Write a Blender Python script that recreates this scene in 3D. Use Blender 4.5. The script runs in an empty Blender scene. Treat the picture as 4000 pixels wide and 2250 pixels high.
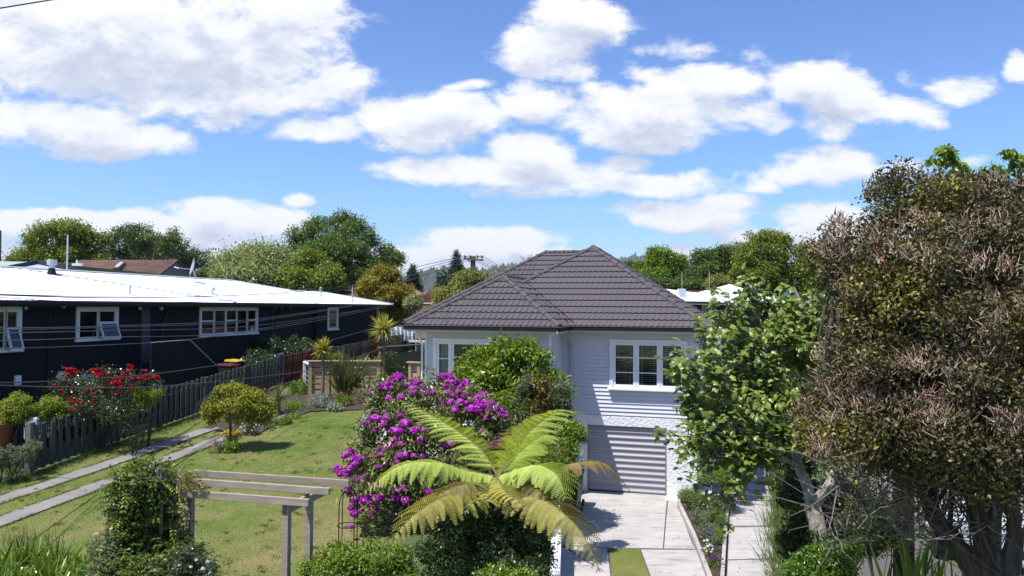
import bpy, bmesh, math, random
import numpy as np
from mathutils import Vector, Matrix, Euler

R = math.radians
scene = bpy.context.scene
COL = scene.collection

# ------------------------------------------------------------------ camera
CAM_Z, PITCH, ROLL, FOC = 5.7, 1.394, 0.384, 3000.0
cam_data = bpy.data.cameras.new("camera")
cam = bpy.data.objects.new("camera", cam_data)
COL.objects.link(cam)
cam.location = (0, 0, CAM_Z)
CR = Matrix.Rotation(R(90 + PITCH), 3, 'X') @ Matrix.Rotation(R(ROLL), 3, 'Z')
cam.rotation_euler = CR.to_euler()
cam_data.sensor_width = 36.0
cam_data.lens = 36.0 * FOC / 4000.0
cam_data.clip_start = 0.1
cam_data.clip_end = 20000
scene.camera = cam

# ------------------------------------------------------------------ exposure
scene.view_settings.view_transform = 'Standard'
scene.view_settings.look = 'None'
scene.view_settings.exposure = 0.53
scene.view_settings.gamma = 1.0
scene.view_settings.use_curve_mapping = False
scene.cycles.max_bounces = 8
scene.cycles.transparent_max_bounces = 8
scene.cycles.sample_clamp_indirect = 6.0
scene.cycles.volume_bounces = 0
scene.cycles.volume_max_steps = 32

# ------------------------------------------------------------------ sun
TOSUN = Vector((-1.038, -0.750, 2.70)).normalized()
sun_d = bpy.data.lights.new("sun", 'SUN')
sun_d.energy = 5.0
sun_d.angle = R(0.53)
sun_d.color = (1.0, 0.965, 0.91)
sun = bpy.data.objects.new("sun", sun_d)
COL.objects.link(sun)
sun.rotation_euler = TOSUN.to_track_quat('Z', 'Y').to_euler()
SUN_EL = math.asin(TOSUN.z)
SUN_ROT = math.atan2(TOSUN.x, TOSUN.y)


# ------------------------------------------------------------------ node helper
class NT:
    def __init__(self, tree):
        self.t = tree
        self.n = tree.nodes
        self.l = tree.links

    def set(self, sock, v):
        if hasattr(v, 'is_linked') or isinstance(v, bpy.types.NodeSocket):
            self.l.new(v, sock)
        elif v is not None:
            sock.default_value = v

    def node(self, typ, **props):
        nd = self.n.new(typ)
        for k, v in props.items():
            setattr(nd, k, v)
        return nd

    def math(self, op, a, b=None, c=None, clamp=False):
        nd = self.node('ShaderNodeMath', operation=op, use_clamp=clamp)
        self.set(nd.inputs[0], a)
        if b is not None:
            self.set(nd.inputs[1], b)
        if c is not None:
            self.set(nd.inputs[2], c)
        return nd.outputs[0]

    def vmath(self, op, a, b=None, c=None):
        nd = self.node('ShaderNodeVectorMath', operation=op)
        self.set(nd.inputs[0], a)
        if b is not None:
            self.set(nd.inputs[1], b)
        if c is not None:
            self.set(nd.inputs[2], c)
        return nd.outputs['Value'] if op in ('LENGTH', 'DOT_PRODUCT') else nd.outputs[0]

    def noise(self, vec, scale, detail=4, rough=0.5, dist=0.0, out='Fac'):
        nd = self.node('ShaderNodeTexNoise')
        self.set(nd.inputs['Vector'], vec)
        self.set(nd.inputs['Scale'], scale)
        self.set(nd.inputs['Detail'], detail)
        self.set(nd.inputs['Roughness'], rough)
        self.set(nd.inputs['Distortion'], dist)
        return nd.outputs[out]

    def smooth(self, v, a, b, lo=0.0, hi=1.0):
        nd = self.node('ShaderNodeMapRange', interpolation_type='SMOOTHSTEP')
        self.set(nd.inputs['Value'], v)
        self.set(nd.inputs['From Min'], a)
        self.set(nd.inputs['From Max'], b)
        self.set(nd.inputs['To Min'], lo)
        self.set(nd.inputs['To Max'], hi)
        return nd.outputs['Result']

    def mix(self, f, a, b, blend='MIX'):
        nd = self.node('ShaderNodeMix', data_type='RGBA', blend_type=blend)
        self.set(nd.inputs[0], f)
        self.set(nd.inputs[6], a if not isinstance(a, tuple) else (*a, 1.0)[:4])
        self.set(nd.inputs[7], b if not isinstance(b, tuple) else (*b, 1.0)[:4])
        return nd.outputs[2]

    def ramp(self, f, stops):
        nd = self.node('ShaderNodeValToRGB')
        self.set(nd.inputs[0], f)
        el = nd.color_ramp.elements
        while len(el) < len(stops):
            el.new(0.5)
        for e, (p, c) in zip(el, stops):
            e.position = p
            e.color = (*c, 1.0)
        return nd.outputs[0]


# ------------------------------------------------------------------ world: daylight sky with cumulus clouds
world = bpy.data.worlds.new("World")
scene.world = world
world.use_nodes = True
wt = world.node_tree
wt.nodes.clear()
W = NT(wt)
sky = W.node('ShaderNodeTexSky', sky_type='NISHITA')
sky.sun_disc = False
sky.sun_elevation = SUN_EL
sky.sun_rotation = SUN_ROT % (2 * math.pi)
sky.altitude = 50
sky.air_density = 1.0
sky.dust_density = 0.35
sky.ozone_density = 2.2
tc = W.node('ShaderNodeTexCoord')
sep = W.node('ShaderNodeSeparateXYZ')
wt.links.new(tc.outputs['Generated'], sep.inputs[0])
ay = W.math('MAXIMUM', W.math('ABSOLUTE', sep.outputs[1]), 0.12)
U = W.math('DIVIDE', sep.outputs[0], ay)
V = W.math('DIVIDE', sep.outputs[2], ay)
# seed the hemisphere behind with a shifted copy of the same cloud field
behind = W.math('LESS_THAN', sep.outputs[1], 0.0)
U = W.math('ADD', U, W.math('MULTIPLY', behind, 0.37))
comb = W.node('ShaderNodeCombineXYZ')
wt.links.new(U, comb.inputs[0])
wt.links.new(V, comb.inputs[1])
UV = comb.outputs[0]
# clouds: centre and radii in tangent-plane units (x/y, z/y) of the direction
CL = []
for (cx, cy, rx, ry, w) in [
    (170, 110, 300, 150, 1.15), (420, 150, 420, 125, 1.15), (700, 55, 230, 95, 1.0), (560, 235, 360, 75, 1.0),
    (860, 190, 110, 55, .9), (330, 60, 380, 110, 1.15), (560, 300, 130, 48, .8), (700, 140, 210, 80, .8),
    (120, 320, 230, 75, 1.0), (280, 365, 210, 50, 1.0), (780, 325, 125, 42, .85),
    (1370, 100, 165, 70, 1.0), (1440, 50, 180, 65, 1.0), (1390, 165, 130, 45, .85), (1540, 40, 75, 50, .7),
    (1250, 90, 50, 40, .6), (1685, 125, 125, 35, .62), (1620, 150, 90, 40, .55), (1900, 120, 60, 60, .35),
    (1080, 300, 200, 78, 1.05), (1040, 345, 130, 50, .9), (1180, 215, 85, 22, .75), (1340, 255, 120, 62, 1.0),
    (1660, 285, 300, 85, 1.1), (1770, 220, 170, 60, 1.05), (1880, 300, 150, 50, .95), (1560, 340, 150, 45, .9),
    (1250, 435, 310, 48, 1.0), (1330, 385, 130, 58, 1.0), (1320, 480, 200, 28, .8), (1450, 450, 140, 40, .85),
    (1690, 465, 200, 38, .9), (1850, 450, 70, 30, .6), (1580, 410, 60, 18, .5),
    (1720, 545, 220, 42, 1.0), (1820, 520, 110, 36, .85), (1440, 535, 70, 18, .5),
    (2070, 215, 160, 68, .95), (2200, 265, 180, 40, .95), (2430, 215, 100, 45, .8), (2080, 310, 110, 42, .7),
    (2110, 125, 60, 40, .35), (2310, 190, 80, 40, .5),
    (2110, 420, 195, 55, .95), (2000, 440, 90, 35, .8), (2060, 545, 170, 36, .85), (2150, 600, 240, 50, 1.05), (1950, 590, 130, 26, .8),
    (2565, 165, 50, 42, .8), (2470, 392, 55, 24, .7), (960, 120, 60, 40, .34), (1560, 410, 90, 26, .8), (1480, 225, 60, 30, .7), (1640, 180, 70, 30, .7), (1900, 470, 80, 26, .75), (2330, 300, 70, 24, .55), 
    (220, 575, 420, 42, 1.2), (530, 535, 130, 44, 1.1), (620, 570, 130, 44, 1.05), (350, 640, 540, 60, 1.2), (80, 560, 160, 30, 1.0), (700, 610, 90, 30, .9),
    (745, 515, 45, 20, .8), (560, 500, 90, 16, .5),
    (1220, 605, 220, 30, 1.0), (1180, 650, 340, 38, 1.1), (1210, 590, 50, 16, .7), (1080, 600, 100, 18, .55),
    (1720, 632, 75, 24, 1.0), (1860, 605, 90, 16, .6), (1900, 650, 260, 26, .7), (2350, 650, 300, 60, .8),
    # beyond the edges of the frame the same weather goes on
    (-300, 250, 320, 110, 1.0), (-500, 520, 420, 70, .9), (-250, -120, 380, 110, 1.0), (2900, 300, 280, 90, .9),
    (3000, 560, 420, 70, .9), (3300, 80, 380, 120, .9), (900, -260, 420, 130, .9), (1750, -330, 420, 120, .9),
    (300, -480, 520, 170, .9), (2600, -260, 360, 130, .8),
]:
    CL.append((((cx - 1288) * 1.5528) / FOC, (775 - cy) * 1.5528 / FOC + 0.0, rx * 1.5528 / FOC, ry * 1.5528 / FOC, w))


def cloud_field(vec):
    f = None
    for (cx, cy, rx, ry, w) in CL:
        d = W.vmath('MULTIPLY_ADD', vec, (1 / rx, 1 / ry, 0), (-cx / rx, -cy / ry, 0))
        ln = W.vmath('DOT_PRODUCT', d, d)
        v = W.math('MULTIPLY_ADD', ln, -0.55 * w, w)
        f = v if f is None else W.math('SMOOTH_MAX', f, v, 0.12)
    return f


wn = W.noise(UV, 9.0, 3, 0.5, out='Color')
warp = W.vmath('MULTIPLY_ADD', wn, (0.055, 0.032, 0), W.vmath('ADD', UV, (-0.0275, -0.016, 0)))
sq = W.vmath('MULTIPLY', UV, (1.0, 1.75, 1.0))
n1 = W.noise(sq, 8.5, 14, 0.66, 0.2)
n1b = W.noise(W.vmath('ADD', sq, (0.010, 0.040, 0)), 8.5, 9, 0.66, 0.2)
f1 = cloud_field(warp)
f2 = cloud_field(W.vmath('ADD', warp, (-0.008, 0.030, 0)))
den = W.math('MULTIPLY_ADD', W.math('SUBTRACT', n1, 0.5), 2.15, f1)
den2 = W.math('MULTIPLY_ADD', W.math('SUBTRACT', n1b, 0.5), 2.15, f2)
alpha = W.smooth(den, 0.33, 0.80)
above = W.smooth(V, -0.01, 0.03)
alpha = W.math('MULTIPLY', alpha, above)
# thickness towards the light dims the cloud: flat grey bases, bright heads
shade = W.smooth(W.math('SUBTRACT', den2, W.math('MULTIPLY', den, 0.35)), 0.10, 1.0)
fine = W.noise(sq, 26.0, 6, 0.55)
shade = W.math('ADD', W.math('MULTIPLY', shade, 0.95), W.math('MULTIPLY', W.math('SUBTRACT', fine, 0.5), 0.5), clamp=True)
ccol = W.ramp(shade, [(0.0, (1.06, 1.06, 1.08)), (0.35, (0.95, 0.97, 1.03)), (0.7, (0.74, 0.79, 0.92)), (1.0, (0.60, 0.66, 0.80))])
SKY_STR = 0.10
skyc = W.node('ShaderNodeHueSaturation')
skyc.inputs['Saturation'].default_value = 1.12
skyc.inputs['Value'].default_value = 1.0
wt.links.new(sky.outputs[0], skyc.inputs['Color'])
# the clear air of the place: a bluer tint high up, pale cyan low down
tint = W.ramp(W.smooth(V, 0.0, 0.45), [(0.0, (0.86, 0.99, 1.24)), (0.25, (0.90, 1.06, 1.26)), (0.6, (1.02, 1.12, 1.34)), (1.0, (1.04, 1.04, 1.34))])
skym = W.mix(1.0, skyc.outputs[0], tint, 'MULTIPLY')
cs = W.vmath('SCALE', ccol)
cs.node.inputs['Scale'].default_value = 0.69 / SKY_STR
mixc = W.mix(alpha, skym, cs)
bg = W.node('ShaderNodeBackground')
wt.links.new(mixc, bg.inputs[0])
bg.inputs[1].default_value = SKY_STR
wo = W.node('ShaderNodeOutputWorld')
wt.links.new(bg.outputs[0], wo.inputs[0])
world.cycles.sampling_method = 'MANUAL'
world.cycles.sample_map_resolution = 512

# ------------------------------------------------------------------ geometry of the view: a pixel of the 4000x2250 photo to a point
CRn = np.array(CR)


def ray(u, v):
    d = CRn @ np.array([(u - 2000) / FOC, -(v - 1125) / FOC, -1.0])
    return d / d[1]


def at(u, v, Y):
    d = ray(u, v)
    return Vector((d[0] * Y, Y, CAM_Z + d[2] * Y))


def atz(u, v, z):
    d = ray(u, v)
    Y = (z - CAM_Z) / d[2]
    return Vector((d[0] * Y, Y, z))


def av(x, y, Y):          # same from the 2576 wide overview
    return at(x * 1.55280, y * 1.55280, Y)


# ------------------------------------------------------------------ objects
def tag(o, label=None, cat=None, group=None, kind=None):
    if label:
        o['label'] = label
    if cat:
        o['category'] = cat
    if group:
        o['group'] = group
    if kind:
        o['kind'] = kind
    return o


def empty(name, loc=(0, 0, 0), rz=0.0, label=None, cat=None, group=None):
    o = bpy.data.objects.new(name, None)
    o.location = loc
    o.rotation_euler = (0, 0, rz)
    COL.objects.link(o)
    return tag(o, label, cat, group)


def link(name, me, mat, parent=None, loc=None, rot=None, smooth=False):
    if mat is not None and len(me.materials) == 0:
        if isinstance(mat, (list, tuple)):
            for m in mat:
                me.materials.append(m)
        else:
            me.materials.append(mat)
    o = bpy.data.objects.new(name, me)
    COL.objects.link(o)
    if parent is not None:
        o.parent = parent
    if loc is not None:
        o.location = loc
    if rot is not None:
        o.rotation_euler = rot
    if smooth:
        me.polygons.foreach_set('use_smooth', [True] * len(me.polygons))
    return o


class MB:
    """collects shapes, builds ONE mesh object"""
    def __init__(self):
        self.v = []
        self.f = []
        self.m = []
        self.cm = 0

    def add(self, vs, fs):
        b = len(self.v)
        self.v += [tuple(p) for p in vs]
        self.f += [tuple(i + b for i in f) for f in fs]
        self.m += [self.cm] * len(fs)
        return self

    def box(self, x0, x1, y0, y1, z0, z1):
        vs = [(x0, y0, z0), (x1, y0, z0), (x1, y1, z0), (x0, y1, z0), (x0, y0, z1), (x1, y0, z1), (x1, y1, z1), (x0, y1, z1)]
        fs = [(0, 3, 2, 1), (4, 5, 6, 7), (0, 1, 5, 4), (1, 2, 6, 5), (2, 3, 7, 6), (3, 0, 4, 7)]
        return self.add(vs, fs)

    def prism(self, prof, axis, a0, a1):
        """profile polygon (two coords) swept along an axis"""
        n = len(prof)
        vs = []
        for a in (a0, a1):
            for (p, q) in prof:
                vs.append({'x': (a, p, q), 'y': (p, a, q), 'z': (p, q, a)}[axis])
        fs = [tuple(range(n))[::-1], tuple(range(n, 2 * n))]
        fs += [(i, (i + 1) % n, n + (i + 1) % n, n + i) for i in range(n)]
        return self.add(vs, fs)

    def beam(self, p, q, w, h=None, up=(0, 0, 1)):
        """rectangular bar from p to q"""
        h = h or w
        p, q = Vector(p), Vector(q)
        d = (q - p).normalized()
        u = Vector(up)
        if abs(d.dot(u)) > 0.98:
            u = Vector((0, 1, 0))
        s = d.cross(u).normalized()
        t = s.cross(d).normalized()
        vs = []
        for c in (p, q):
            for (a, b) in ((-1, -1), (1, -1), (1, 1), (-1, 1)):
                vs.append(c + s * (a * w / 2) + t * (b * h / 2))
        fs = [(0, 1, 2, 3), (7, 6, 5, 4), (0, 4, 5, 1), (1, 5, 6, 2), (2, 6, 7, 3), (3, 7, 4, 0)]
        return self.add(vs, fs)

    def tube(self, pts, rad, n=6, cap=True):
        pts = [Vector(p) for p in pts]
        if not hasattr(rad, '__len__'):
            rad = [rad] * len(pts)
        vs, fs = [], []
        prev = None
        for i, p in enumerate(pts):
            a = pts[max(i - 1, 0)]
            b = pts[min(i + 1, len(pts) - 1)]
            d = (b - a)
            if d.length < 1e-9:
                d = Vector((0, 0, 1))
            d.normalize()
            if prev is None:
                u = d.orthogonal().normalized()
            else:
                u = (prev - d * prev.dot(d))
                u = u.normalized() if u.length > 1e-6 else d.orthogonal().normalized()
            prev = u
            w = d.cross(u)
            for k in range(n):
                t = 2 * math.pi * k / n
                vs.append(p + (u * math.cos(t) + w * math.sin(t)) * rad[i])
        for i in range(len(pts) - 1):
            for k in range(n):
                k2 = (k + 1) % n
                fs.append((i * n + k, i * n + k2, (i + 1) * n + k2, (i + 1) * n + k))
        if cap:
            fs.append(tuple(range(n))[::-1])
            fs.append(tuple((len(pts) - 1) * n + k for k in range(n)))
        return self.add(vs, fs)

    def lathe(self, prof, c=(0, 0, 0), n=16):
        """prof: (r, z) list around the z axis"""
        vs, fs = [], []
        for (r, z) in prof:
            for k in range(n):
                t = 2 * math.pi * k / n
                vs.append((c[0] + r * math.cos(t), c[1] + r * math.sin(t), c[2] + z))
        for i in range(len(prof) - 1):
            for k in range(n):
                k2 = (k + 1) % n
                fs.append((i * n + k, i * n + k2, (i + 1) * n + k2, (i + 1) * n + k))
        fs.append(tuple(range(n))[::-1])
        fs.append(tuple((len(prof) - 1) * n + k for k in range(n)))
        return self.add(vs, fs)

    def mesh(self, name='m'):
        me = bpy.data.meshes.new(name)
        me.from_pydata(self.v, [], self.f)
        if any(self.m):
            me.polygons.foreach_set('material_index', self.m)
        me.update()
        return me

    def build(self, name, mat, parent=None, loc=None, rot=None, smooth=False):
        return link(name, self.mesh(name), mat, parent, loc, rot, smooth)


def bevel(o, w=0.01, seg=2):
    m = o.modifiers.new('bevel', 'BEVEL')
    m.width = w
    m.segments = seg
    m.limit_method = 'ANGLE'
    return o


# ------------------------------------------------------------------ materials
def mat(name, col, rough=0.7, metal=0.0, spec=0.3, var=0.0, vscale=3.0, bump=0.0, bscale=20.0, stops=None, stretch=(1, 1, 1), detail=6, coord='Object', objvar=0.0, dirt=None):
    m = bpy.data.materials.new(name)
    m.use_nodes = True
    t = m.node_tree
    N = NT(t)
    b = t.nodes['Principled BSDF']
    b.inputs['Roughness'].default_value = rough
    b.inputs['Metallic'].default_value = metal
    b.inputs['Specular IOR Level'].default_value = spec
    tcn = N.node('ShaderNodeTexCoord')
    vec = N.vmath('MULTIPLY', tcn.outputs[coord], stretch)
    c = None
    if stops:
        f = N.noise(vec, vscale, detail, 0.6)
        f = N.smooth(f, 0.25, 0.75)
        c = N.ramp(f, stops)
    elif var > 0:
        f = N.noise(vec, vscale, detail, 0.6)
        lo = tuple(x * (1 - var) for x in col)
        hi = tuple(min(1, x * (1 + var)) for x in col)
        c = N.mix(N.smooth(f, 0.3, 0.7), lo, hi)
    if dirt:
        dc, dscale, amt = dirt
        f = N.smooth(N.noise(vec, dscale, 8, 0.65), 0.52, 0.72)
        f = N.math('MULTIPLY', f, amt)
        c = N.mix(f, c if c is not None else tuple(col), dc)
    if objvar > 0:
        oi = N.node('ShaderNodeObjectInfo')
        hs = N.node('ShaderNodeHueSaturation')
        N.set(hs.inputs['Value'], N.math('MULTIPLY_ADD', oi.outputs['Random'], 2 * objvar, 1 - objvar))
        N.set(hs.inputs['Saturation'], N.math('MULTIPLY_ADD', oi.outputs['Random'], -objvar, 1 + objvar / 2))
        if c is None:
            hs.inputs['Color'].default_value = (*col, 1)
        else:
            N.l.new(c, hs.inputs['Color'])
        c = hs.outputs[0]
    if c is None:
        b.inputs['Base Color'].default_value = (*col, 1)
    else:
        t.links.new(c, b.inputs['Base Color'])
    if bump > 0:
        bn = N.node('ShaderNodeBump')
        bn.inputs['Strength'].default_value = 1.0
        bn.inputs['Distance'].default_value = bump
        N.l.new(N.noise(vec, bscale, 6, 0.6), bn.inputs['Height'])
        N.l.new(bn.outputs[0], b.inputs['Normal'])
    return m


def leafmat(name, stops, rough=0.45, trans=0.35, tcol=None, spec=0.4):
    """leaf colour comes from a per-leaf random value 'tint'"""
    m = bpy.data.materials.new(name)
    m.use_nodes = True
    t = m.node_tree
    N = NT(t)
    b = t.nodes['Principled BSDF']
    a = N.node('ShaderNodeAttribute', attribute_name='tint')
    c = N.ramp(a.outputs['Fac'], stops)
    N.l.new(c, b.inputs['Base Color'])
    b.inputs['Roughness'].default_value = rough
    b.inputs['Specular IOR Level'].default_value = spec
    tr = N.node('ShaderNodeBsdfTranslucent')
    tc2 = N.mix(1.0, c, tcol or (1.35, 1.35, 0.55), 'MULTIPLY')
    N.l.new(tc2, tr.inputs['Color'])
    ms = N.node('ShaderNodeMixShader')
    ms.inputs[0].default_value = trans
    N.l.new(b.outputs[0], ms.inputs[1])
    N.l.new(tr.outputs[0], ms.inputs[2])
    N.l.new(ms.outputs[0], t.nodes['Material Output'].inputs[0])
    return m


def leafm(name, c, spread=0.35, **k):
    """three-stop ramp round one green"""
    d = tuple(x * (1 - spread) for x in c)
    h = (c[0] * (1 + spread * 1.3), c[1] * (1 + spread), c[2] * (1 + spread * 0.6))
    return leafmat(name, [(0.0, d), (0.5, c), (1.0, h)], **k)


M = {}
M['white'] = mat('white_paint', (0.72, 0.73, 0.76), 0.55, var=0.03, vscale=2)
M['board'] = mat('weatherboard_paint', (0.565, 0.585, 0.645), 0.6, var=0.03, vscale=1.5, objvar=0.015)
M['plaster'] = mat('rough_plaster', (0.76, 0.77, 0.78), 0.8, var=0.04, vscale=2.5, bump=0.05, bscale=11)
M['tile'] = mat('grey_roof_tile', (0.088, 0.077, 0.083), 0.85, var=0.10, vscale=30, bump=0.004, bscale=250, objvar=0.05, dirt=((0.12, 0.115, 0.11), 1.3, 0.18))
M['gutter'] = mat('dark_gutter', (0.014, 0.014, 0.017), 0.5, spec=.2)
M['gutterlip'] = mat('gutter_lip', (0.25, 0.25, 0.27), 0.35)
M['soffit'] = mat('soffit', (0.55, 0.56, 0.55), 0.7)
M['fascia'] = mat('fascia', (0.62, 0.64, 0.62), 0.6)
M['door'] = mat('roller_door', (0.30, 0.295, 0.33), 0.42, spec=0.5, var=0.03, vscale=4)
M['pipe'] = mat('downpipe_grey', (0.36, 0.36, 0.39), 0.45)
M['black'] = mat('black_metal', (0.012, 0.012, 0.014), 0.4)
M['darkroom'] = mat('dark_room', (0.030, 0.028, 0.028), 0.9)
M['blind'] = mat('blind_slat', (0.45, 0.44, 0.42), 0.5)
M['curtain'] = mat('curtain', (0.62, 0.60, 0.60), 0.9, var=0.08, vscale=2)


def glassmat():
    m = bpy.data.materials.new('window_glass')
    m.use_nodes = True
    t = m.node_tree
    N = NT(t)
    t.nodes.remove(t.nodes['Principled BSDF'])
    g = N.node('ShaderNodeBsdfGlossy')
    g.inputs['Roughness'].default_value = 0.02
    g.inputs['Color'].default_value = (0.9, 0.95, 1.0, 1)
    tr = N.node('ShaderNodeBsdfTransparent')
    tr.inputs['Color'].default_value = (0.78, 0.82, 0.84, 1)
    fr = N.node('ShaderNodeFresnel')
    fr.inputs['IOR'].default_value = 1.5
    ms = N.node('ShaderNodeMixShader')
    N.l.new(N.math('ADD', fr.outputs[0], 0.03), ms.inputs[0])
    N.l.new(tr.outputs[0], ms.inputs[1])
    N.l.new(g.outputs[0], ms.inputs[2])
    N.l.new(ms.outputs[0], t.nodes['Material Output'].inputs[0])
    return m


M['glass'] = glassmat()


# ------------------------------------------------------------------ ground heights
def lawnz(Y):
    return np.interp(Y, [0, 12, 18.4, 24, 29.8, 46, 60, 90, 200], [1.0, 1.22, 1.64, 2.1, 2.55, 3.1, 3.0, 2.6, 0.5])


def wallx(Y):
    return 0.80 + (np.clip(Y, 5, 22.5) - 14) * 0.072


def fencex(Y):
    return -15.38 + 0.2126 * Y


def sm(x, a, b):
    t = np.clip((x - a) / (b - a), 0, 1)
    return t * t * (3 - 2 * t)


def H(X, Y):
    X = np.asarray(X, float)
    Y = np.asarray(Y, float)
    lz = lawnz(Y)
    wx = wallx(Y)
    bank = 0.72 + (lz - 0.72) * (1 - sm(X, wx - 2.6, wx - 0.25))
    left = np.where(X < wx - 0.1, bank, 0.0)
    back = sm(Y, 32, 46) * lz
    z = np.where(X < wx - 0.1, left, back)
    z = np.where((X >= wx - 0.1) & (Y > 23.3) & (X < 3.0 + 0.25 * (Y - 23)), np.maximum(z, lz * sm(Y, 23.3, 24.5) * (X < 1.5)), z)
    neigh = lz - 0.30
    z = np.where(X < fencex(Y) - 0.25, neigh - sm(-X, -fencex(Y) + 0.5, -fencex(Y) + 4) * 0.9, z)
    far = sm(Y, 60, 140)
    return z * (1 - far) + far * 1.0


def Hf(x, y):
    return float(H(x, y))


def onlawn(u, v):
    """point where the sight line meets the sloping lawn"""
    d = ray(u, v)
    lo, hi = 4.0, 60.0
    for _ in range(50):
        m_ = (lo + hi) / 2
        if CAM_Z + d[2] * m_ > lawnz(m_):
            lo = m_
        else:
            hi = m_
    return Vector((d[0] * lo, lo, float(lawnz(lo))))


def grid_mesh(name, xs, ys, zf, mask=None):
    XX, YY = np.meshgrid(xs, ys)
    ZZ = zf(XX, YY)
    nx, ny = len(xs), len(ys)
    vs = np.stack([XX.ravel(), YY.ravel(), ZZ.ravel()], 1)
    i = np.arange(nx - 1)
    j = np.arange(ny - 1)
    I, J = np.meshgrid(i, j)
    a = (J * nx + I).ravel()
    q = np.stack([a, a + 1, a + nx + 1, a + nx], 1)
    if mask is not None:
        cx = (XX[:-1, :-1] + XX[1:, 1:]) / 2
        cy = (YY[:-1, :-1] + YY[1:, 1:]) / 2
        q = q[mask(cx, cy).ravel()]
        used = np.unique(q)
        remap = -np.ones(len(vs), int)
        remap[used] = np.arange(len(used))
        vs = vs[used]
        q = remap[q]
    return npmesh(name, vs, q)


def npmesh(name, vs, faces, tint=None, smooth=False):
    """vs (n,3), faces (m,k) numpy"""
    me = bpy.data.meshes.new(name)
    vs = np.asarray(vs, np.float32)
    faces = np.asarray(faces, np.int32)
    k = faces.shape[1]
    me.vertices.add(len(vs))
    me.vertices.foreach_set('co', vs.ravel())
    me.loops.add(faces.size)
    me.loops.foreach_set('vertex_index', faces.ravel())
    me.polygons.add(len(faces))
    me.polygons.foreach_set('loop_start', np.arange(0, faces.size, k, dtype=np.int32))
    if smooth:
        me.polygons.foreach_set('use_smooth', np.ones(len(faces), bool))
    if tint is not None:
        at_ = me.attributes.new('tint', 'FLOAT', 'POINT')
        at_.data.foreach_set('value', np.asarray(tint, np.float32))
    me.update(calc_edges=True)
    return me
# ================================================================== GROUND
def nonuni(a, b, lo, hi, st, far):
    xs = list(np.arange(a, b + 1e-6, st))
    o = []
    x = a
    g = st
    while x > lo:
        g *= 1.35
        x -= g
        o.append(x)
    xs = o[::-1] + xs
    x = b
    g = st
    while x < hi:
        g *= 1.35
        x += g
        xs.append(x)
    return np.array(xs)


def groundmat():
    m = bpy.data.materials.new('rough_ground')
    m.use_nodes = True
    t = m.node_tree
    N = NT(t)
    b = t.nodes['Principled BSDF']
    tcn = N.node('ShaderNodeTexCoord')
    f = N.noise(tcn.outputs['Object'], 0.35, 10, 0.65)
    c = N.ramp(f, [(0.3, (0.055, 0.075, 0.022)), (0.5, (0.075, 0.105, 0.030)), (0.7, (0.10, 0.105, 0.045))])
    N.l.new(c, b.inputs['Base Color'])
    b.inputs['Roughness'].default_value = 0.95
    bn = N.node('ShaderNodeBump')
    bn.inputs['Distance'].default_value = 0.06
    N.l.new(N.noise(tcn.outputs['Object'], 14, 6, 0.6), bn.inputs['Height'])
    N.l.new(bn.outputs[0], b.inputs['Normal'])
    return m


def lawnmat(name, dry=0.5, sc=1.0):
    m = bpy.data.materials.new(name)
    m.use_nodes = True
    t = m.node_tree
    N = NT(t)
    b = t.nodes['Principled BSDF']
    tcn = N.node('ShaderNodeTexCoord')
    P = tcn.outputs['Object']
    big = N.noise(P, 0.42, 6, 0.62, 0.4)
    mid = N.noise(P, 2.4, 8, 0.7)
    fine = N.noise(P, 55, 3, 0.7)
    clump = N.noise(P, 16, 4, 0.6)
    sepn = N.node('ShaderNodeSeparateXYZ')
    N.l.new(P, sepn.inputs[0])
    near = N.smooth(sepn.outputs[1], 22.0, 12.0)
    f = N.math('MULTIPLY_ADD', big, 1.0, N.math('MULTIPLY', N.math('SUBTRACT', mid, 0.5), 0.7))
    f = N.math('ADD', f, N.math('MULTIPLY', N.math('SUBTRACT', clump, 0.5), 0.35))
    f = N.math('ADD', f, N.math('MULTIPLY', near, 0.20 * dry))
    green = N.ramp(f, [(0.32, (0.100, 0.155, 0.026)), (0.47, (0.160, 0.205, 0.045)), (0.60, (0.225, 0.220, 0.075)), (0.74, (0.300, 0.240, 0.115))])
    c = N.mix(N.smooth(fine, 0.25, 0.75, 0.0, 0.55), green, (0.06, 0.095, 0.016))
    N.l.new(c, b.inputs['Base Color'])
    b.inputs['Roughness'].default_value = 0.9
    b.inputs['Specular IOR Level'].default_value = 0.15
    bn = N.node('ShaderNodeBump')
    bn.inputs['Distance'].default_value = 0.03
    N.l.new(N.math('ADD', fine, clump), bn.inputs['Height'])
    N.l.new(bn.outputs[0], b.inputs['Normal'])
    return m


def concretemat(name, c0, c1, dark, streak=0.5, sc=1.0):
    m = bpy.data.materials.new(name)
    m.use_nodes = True
    t = m.node_tree
    N = NT(t)
    b = t.nodes['Principled BSDF']
    tcn = N.node('ShaderNodeTexCoord')
    P = tcn.outputs['Object']
    base = N.mix(N.smooth(N.noise(P, 1.2 * sc, 8, 0.65), 0.3, 0.7), c0, c1)
    st = N.noise(N.vmath('MULTIPLY', P, (0.55, 3.2, 1)), 1.6 * sc, 9, 0.7)
    c = N.mix(N.math('MULTIPLY', N.smooth(st, 0.50, 0.72), streak), base, dark)
    sp = N.noise(P, 60 * sc, 3, 0.6)
    c = N.mix(N.smooth(sp, 0.58, 0.75, 0, 0.35), c, dark)
    N.l.new(c, b.inputs['Base Color'])
    b.inputs['Roughness'].default_value = 0.85
    bn = N.node('ShaderNodeBump')
    bn.inputs['Distance'].default_value = 0.004
    N.l.new(sp, bn.inputs['Height'])
    N.l.new(bn.outputs[0], b.inputs['Normal'])
    return m


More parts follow.
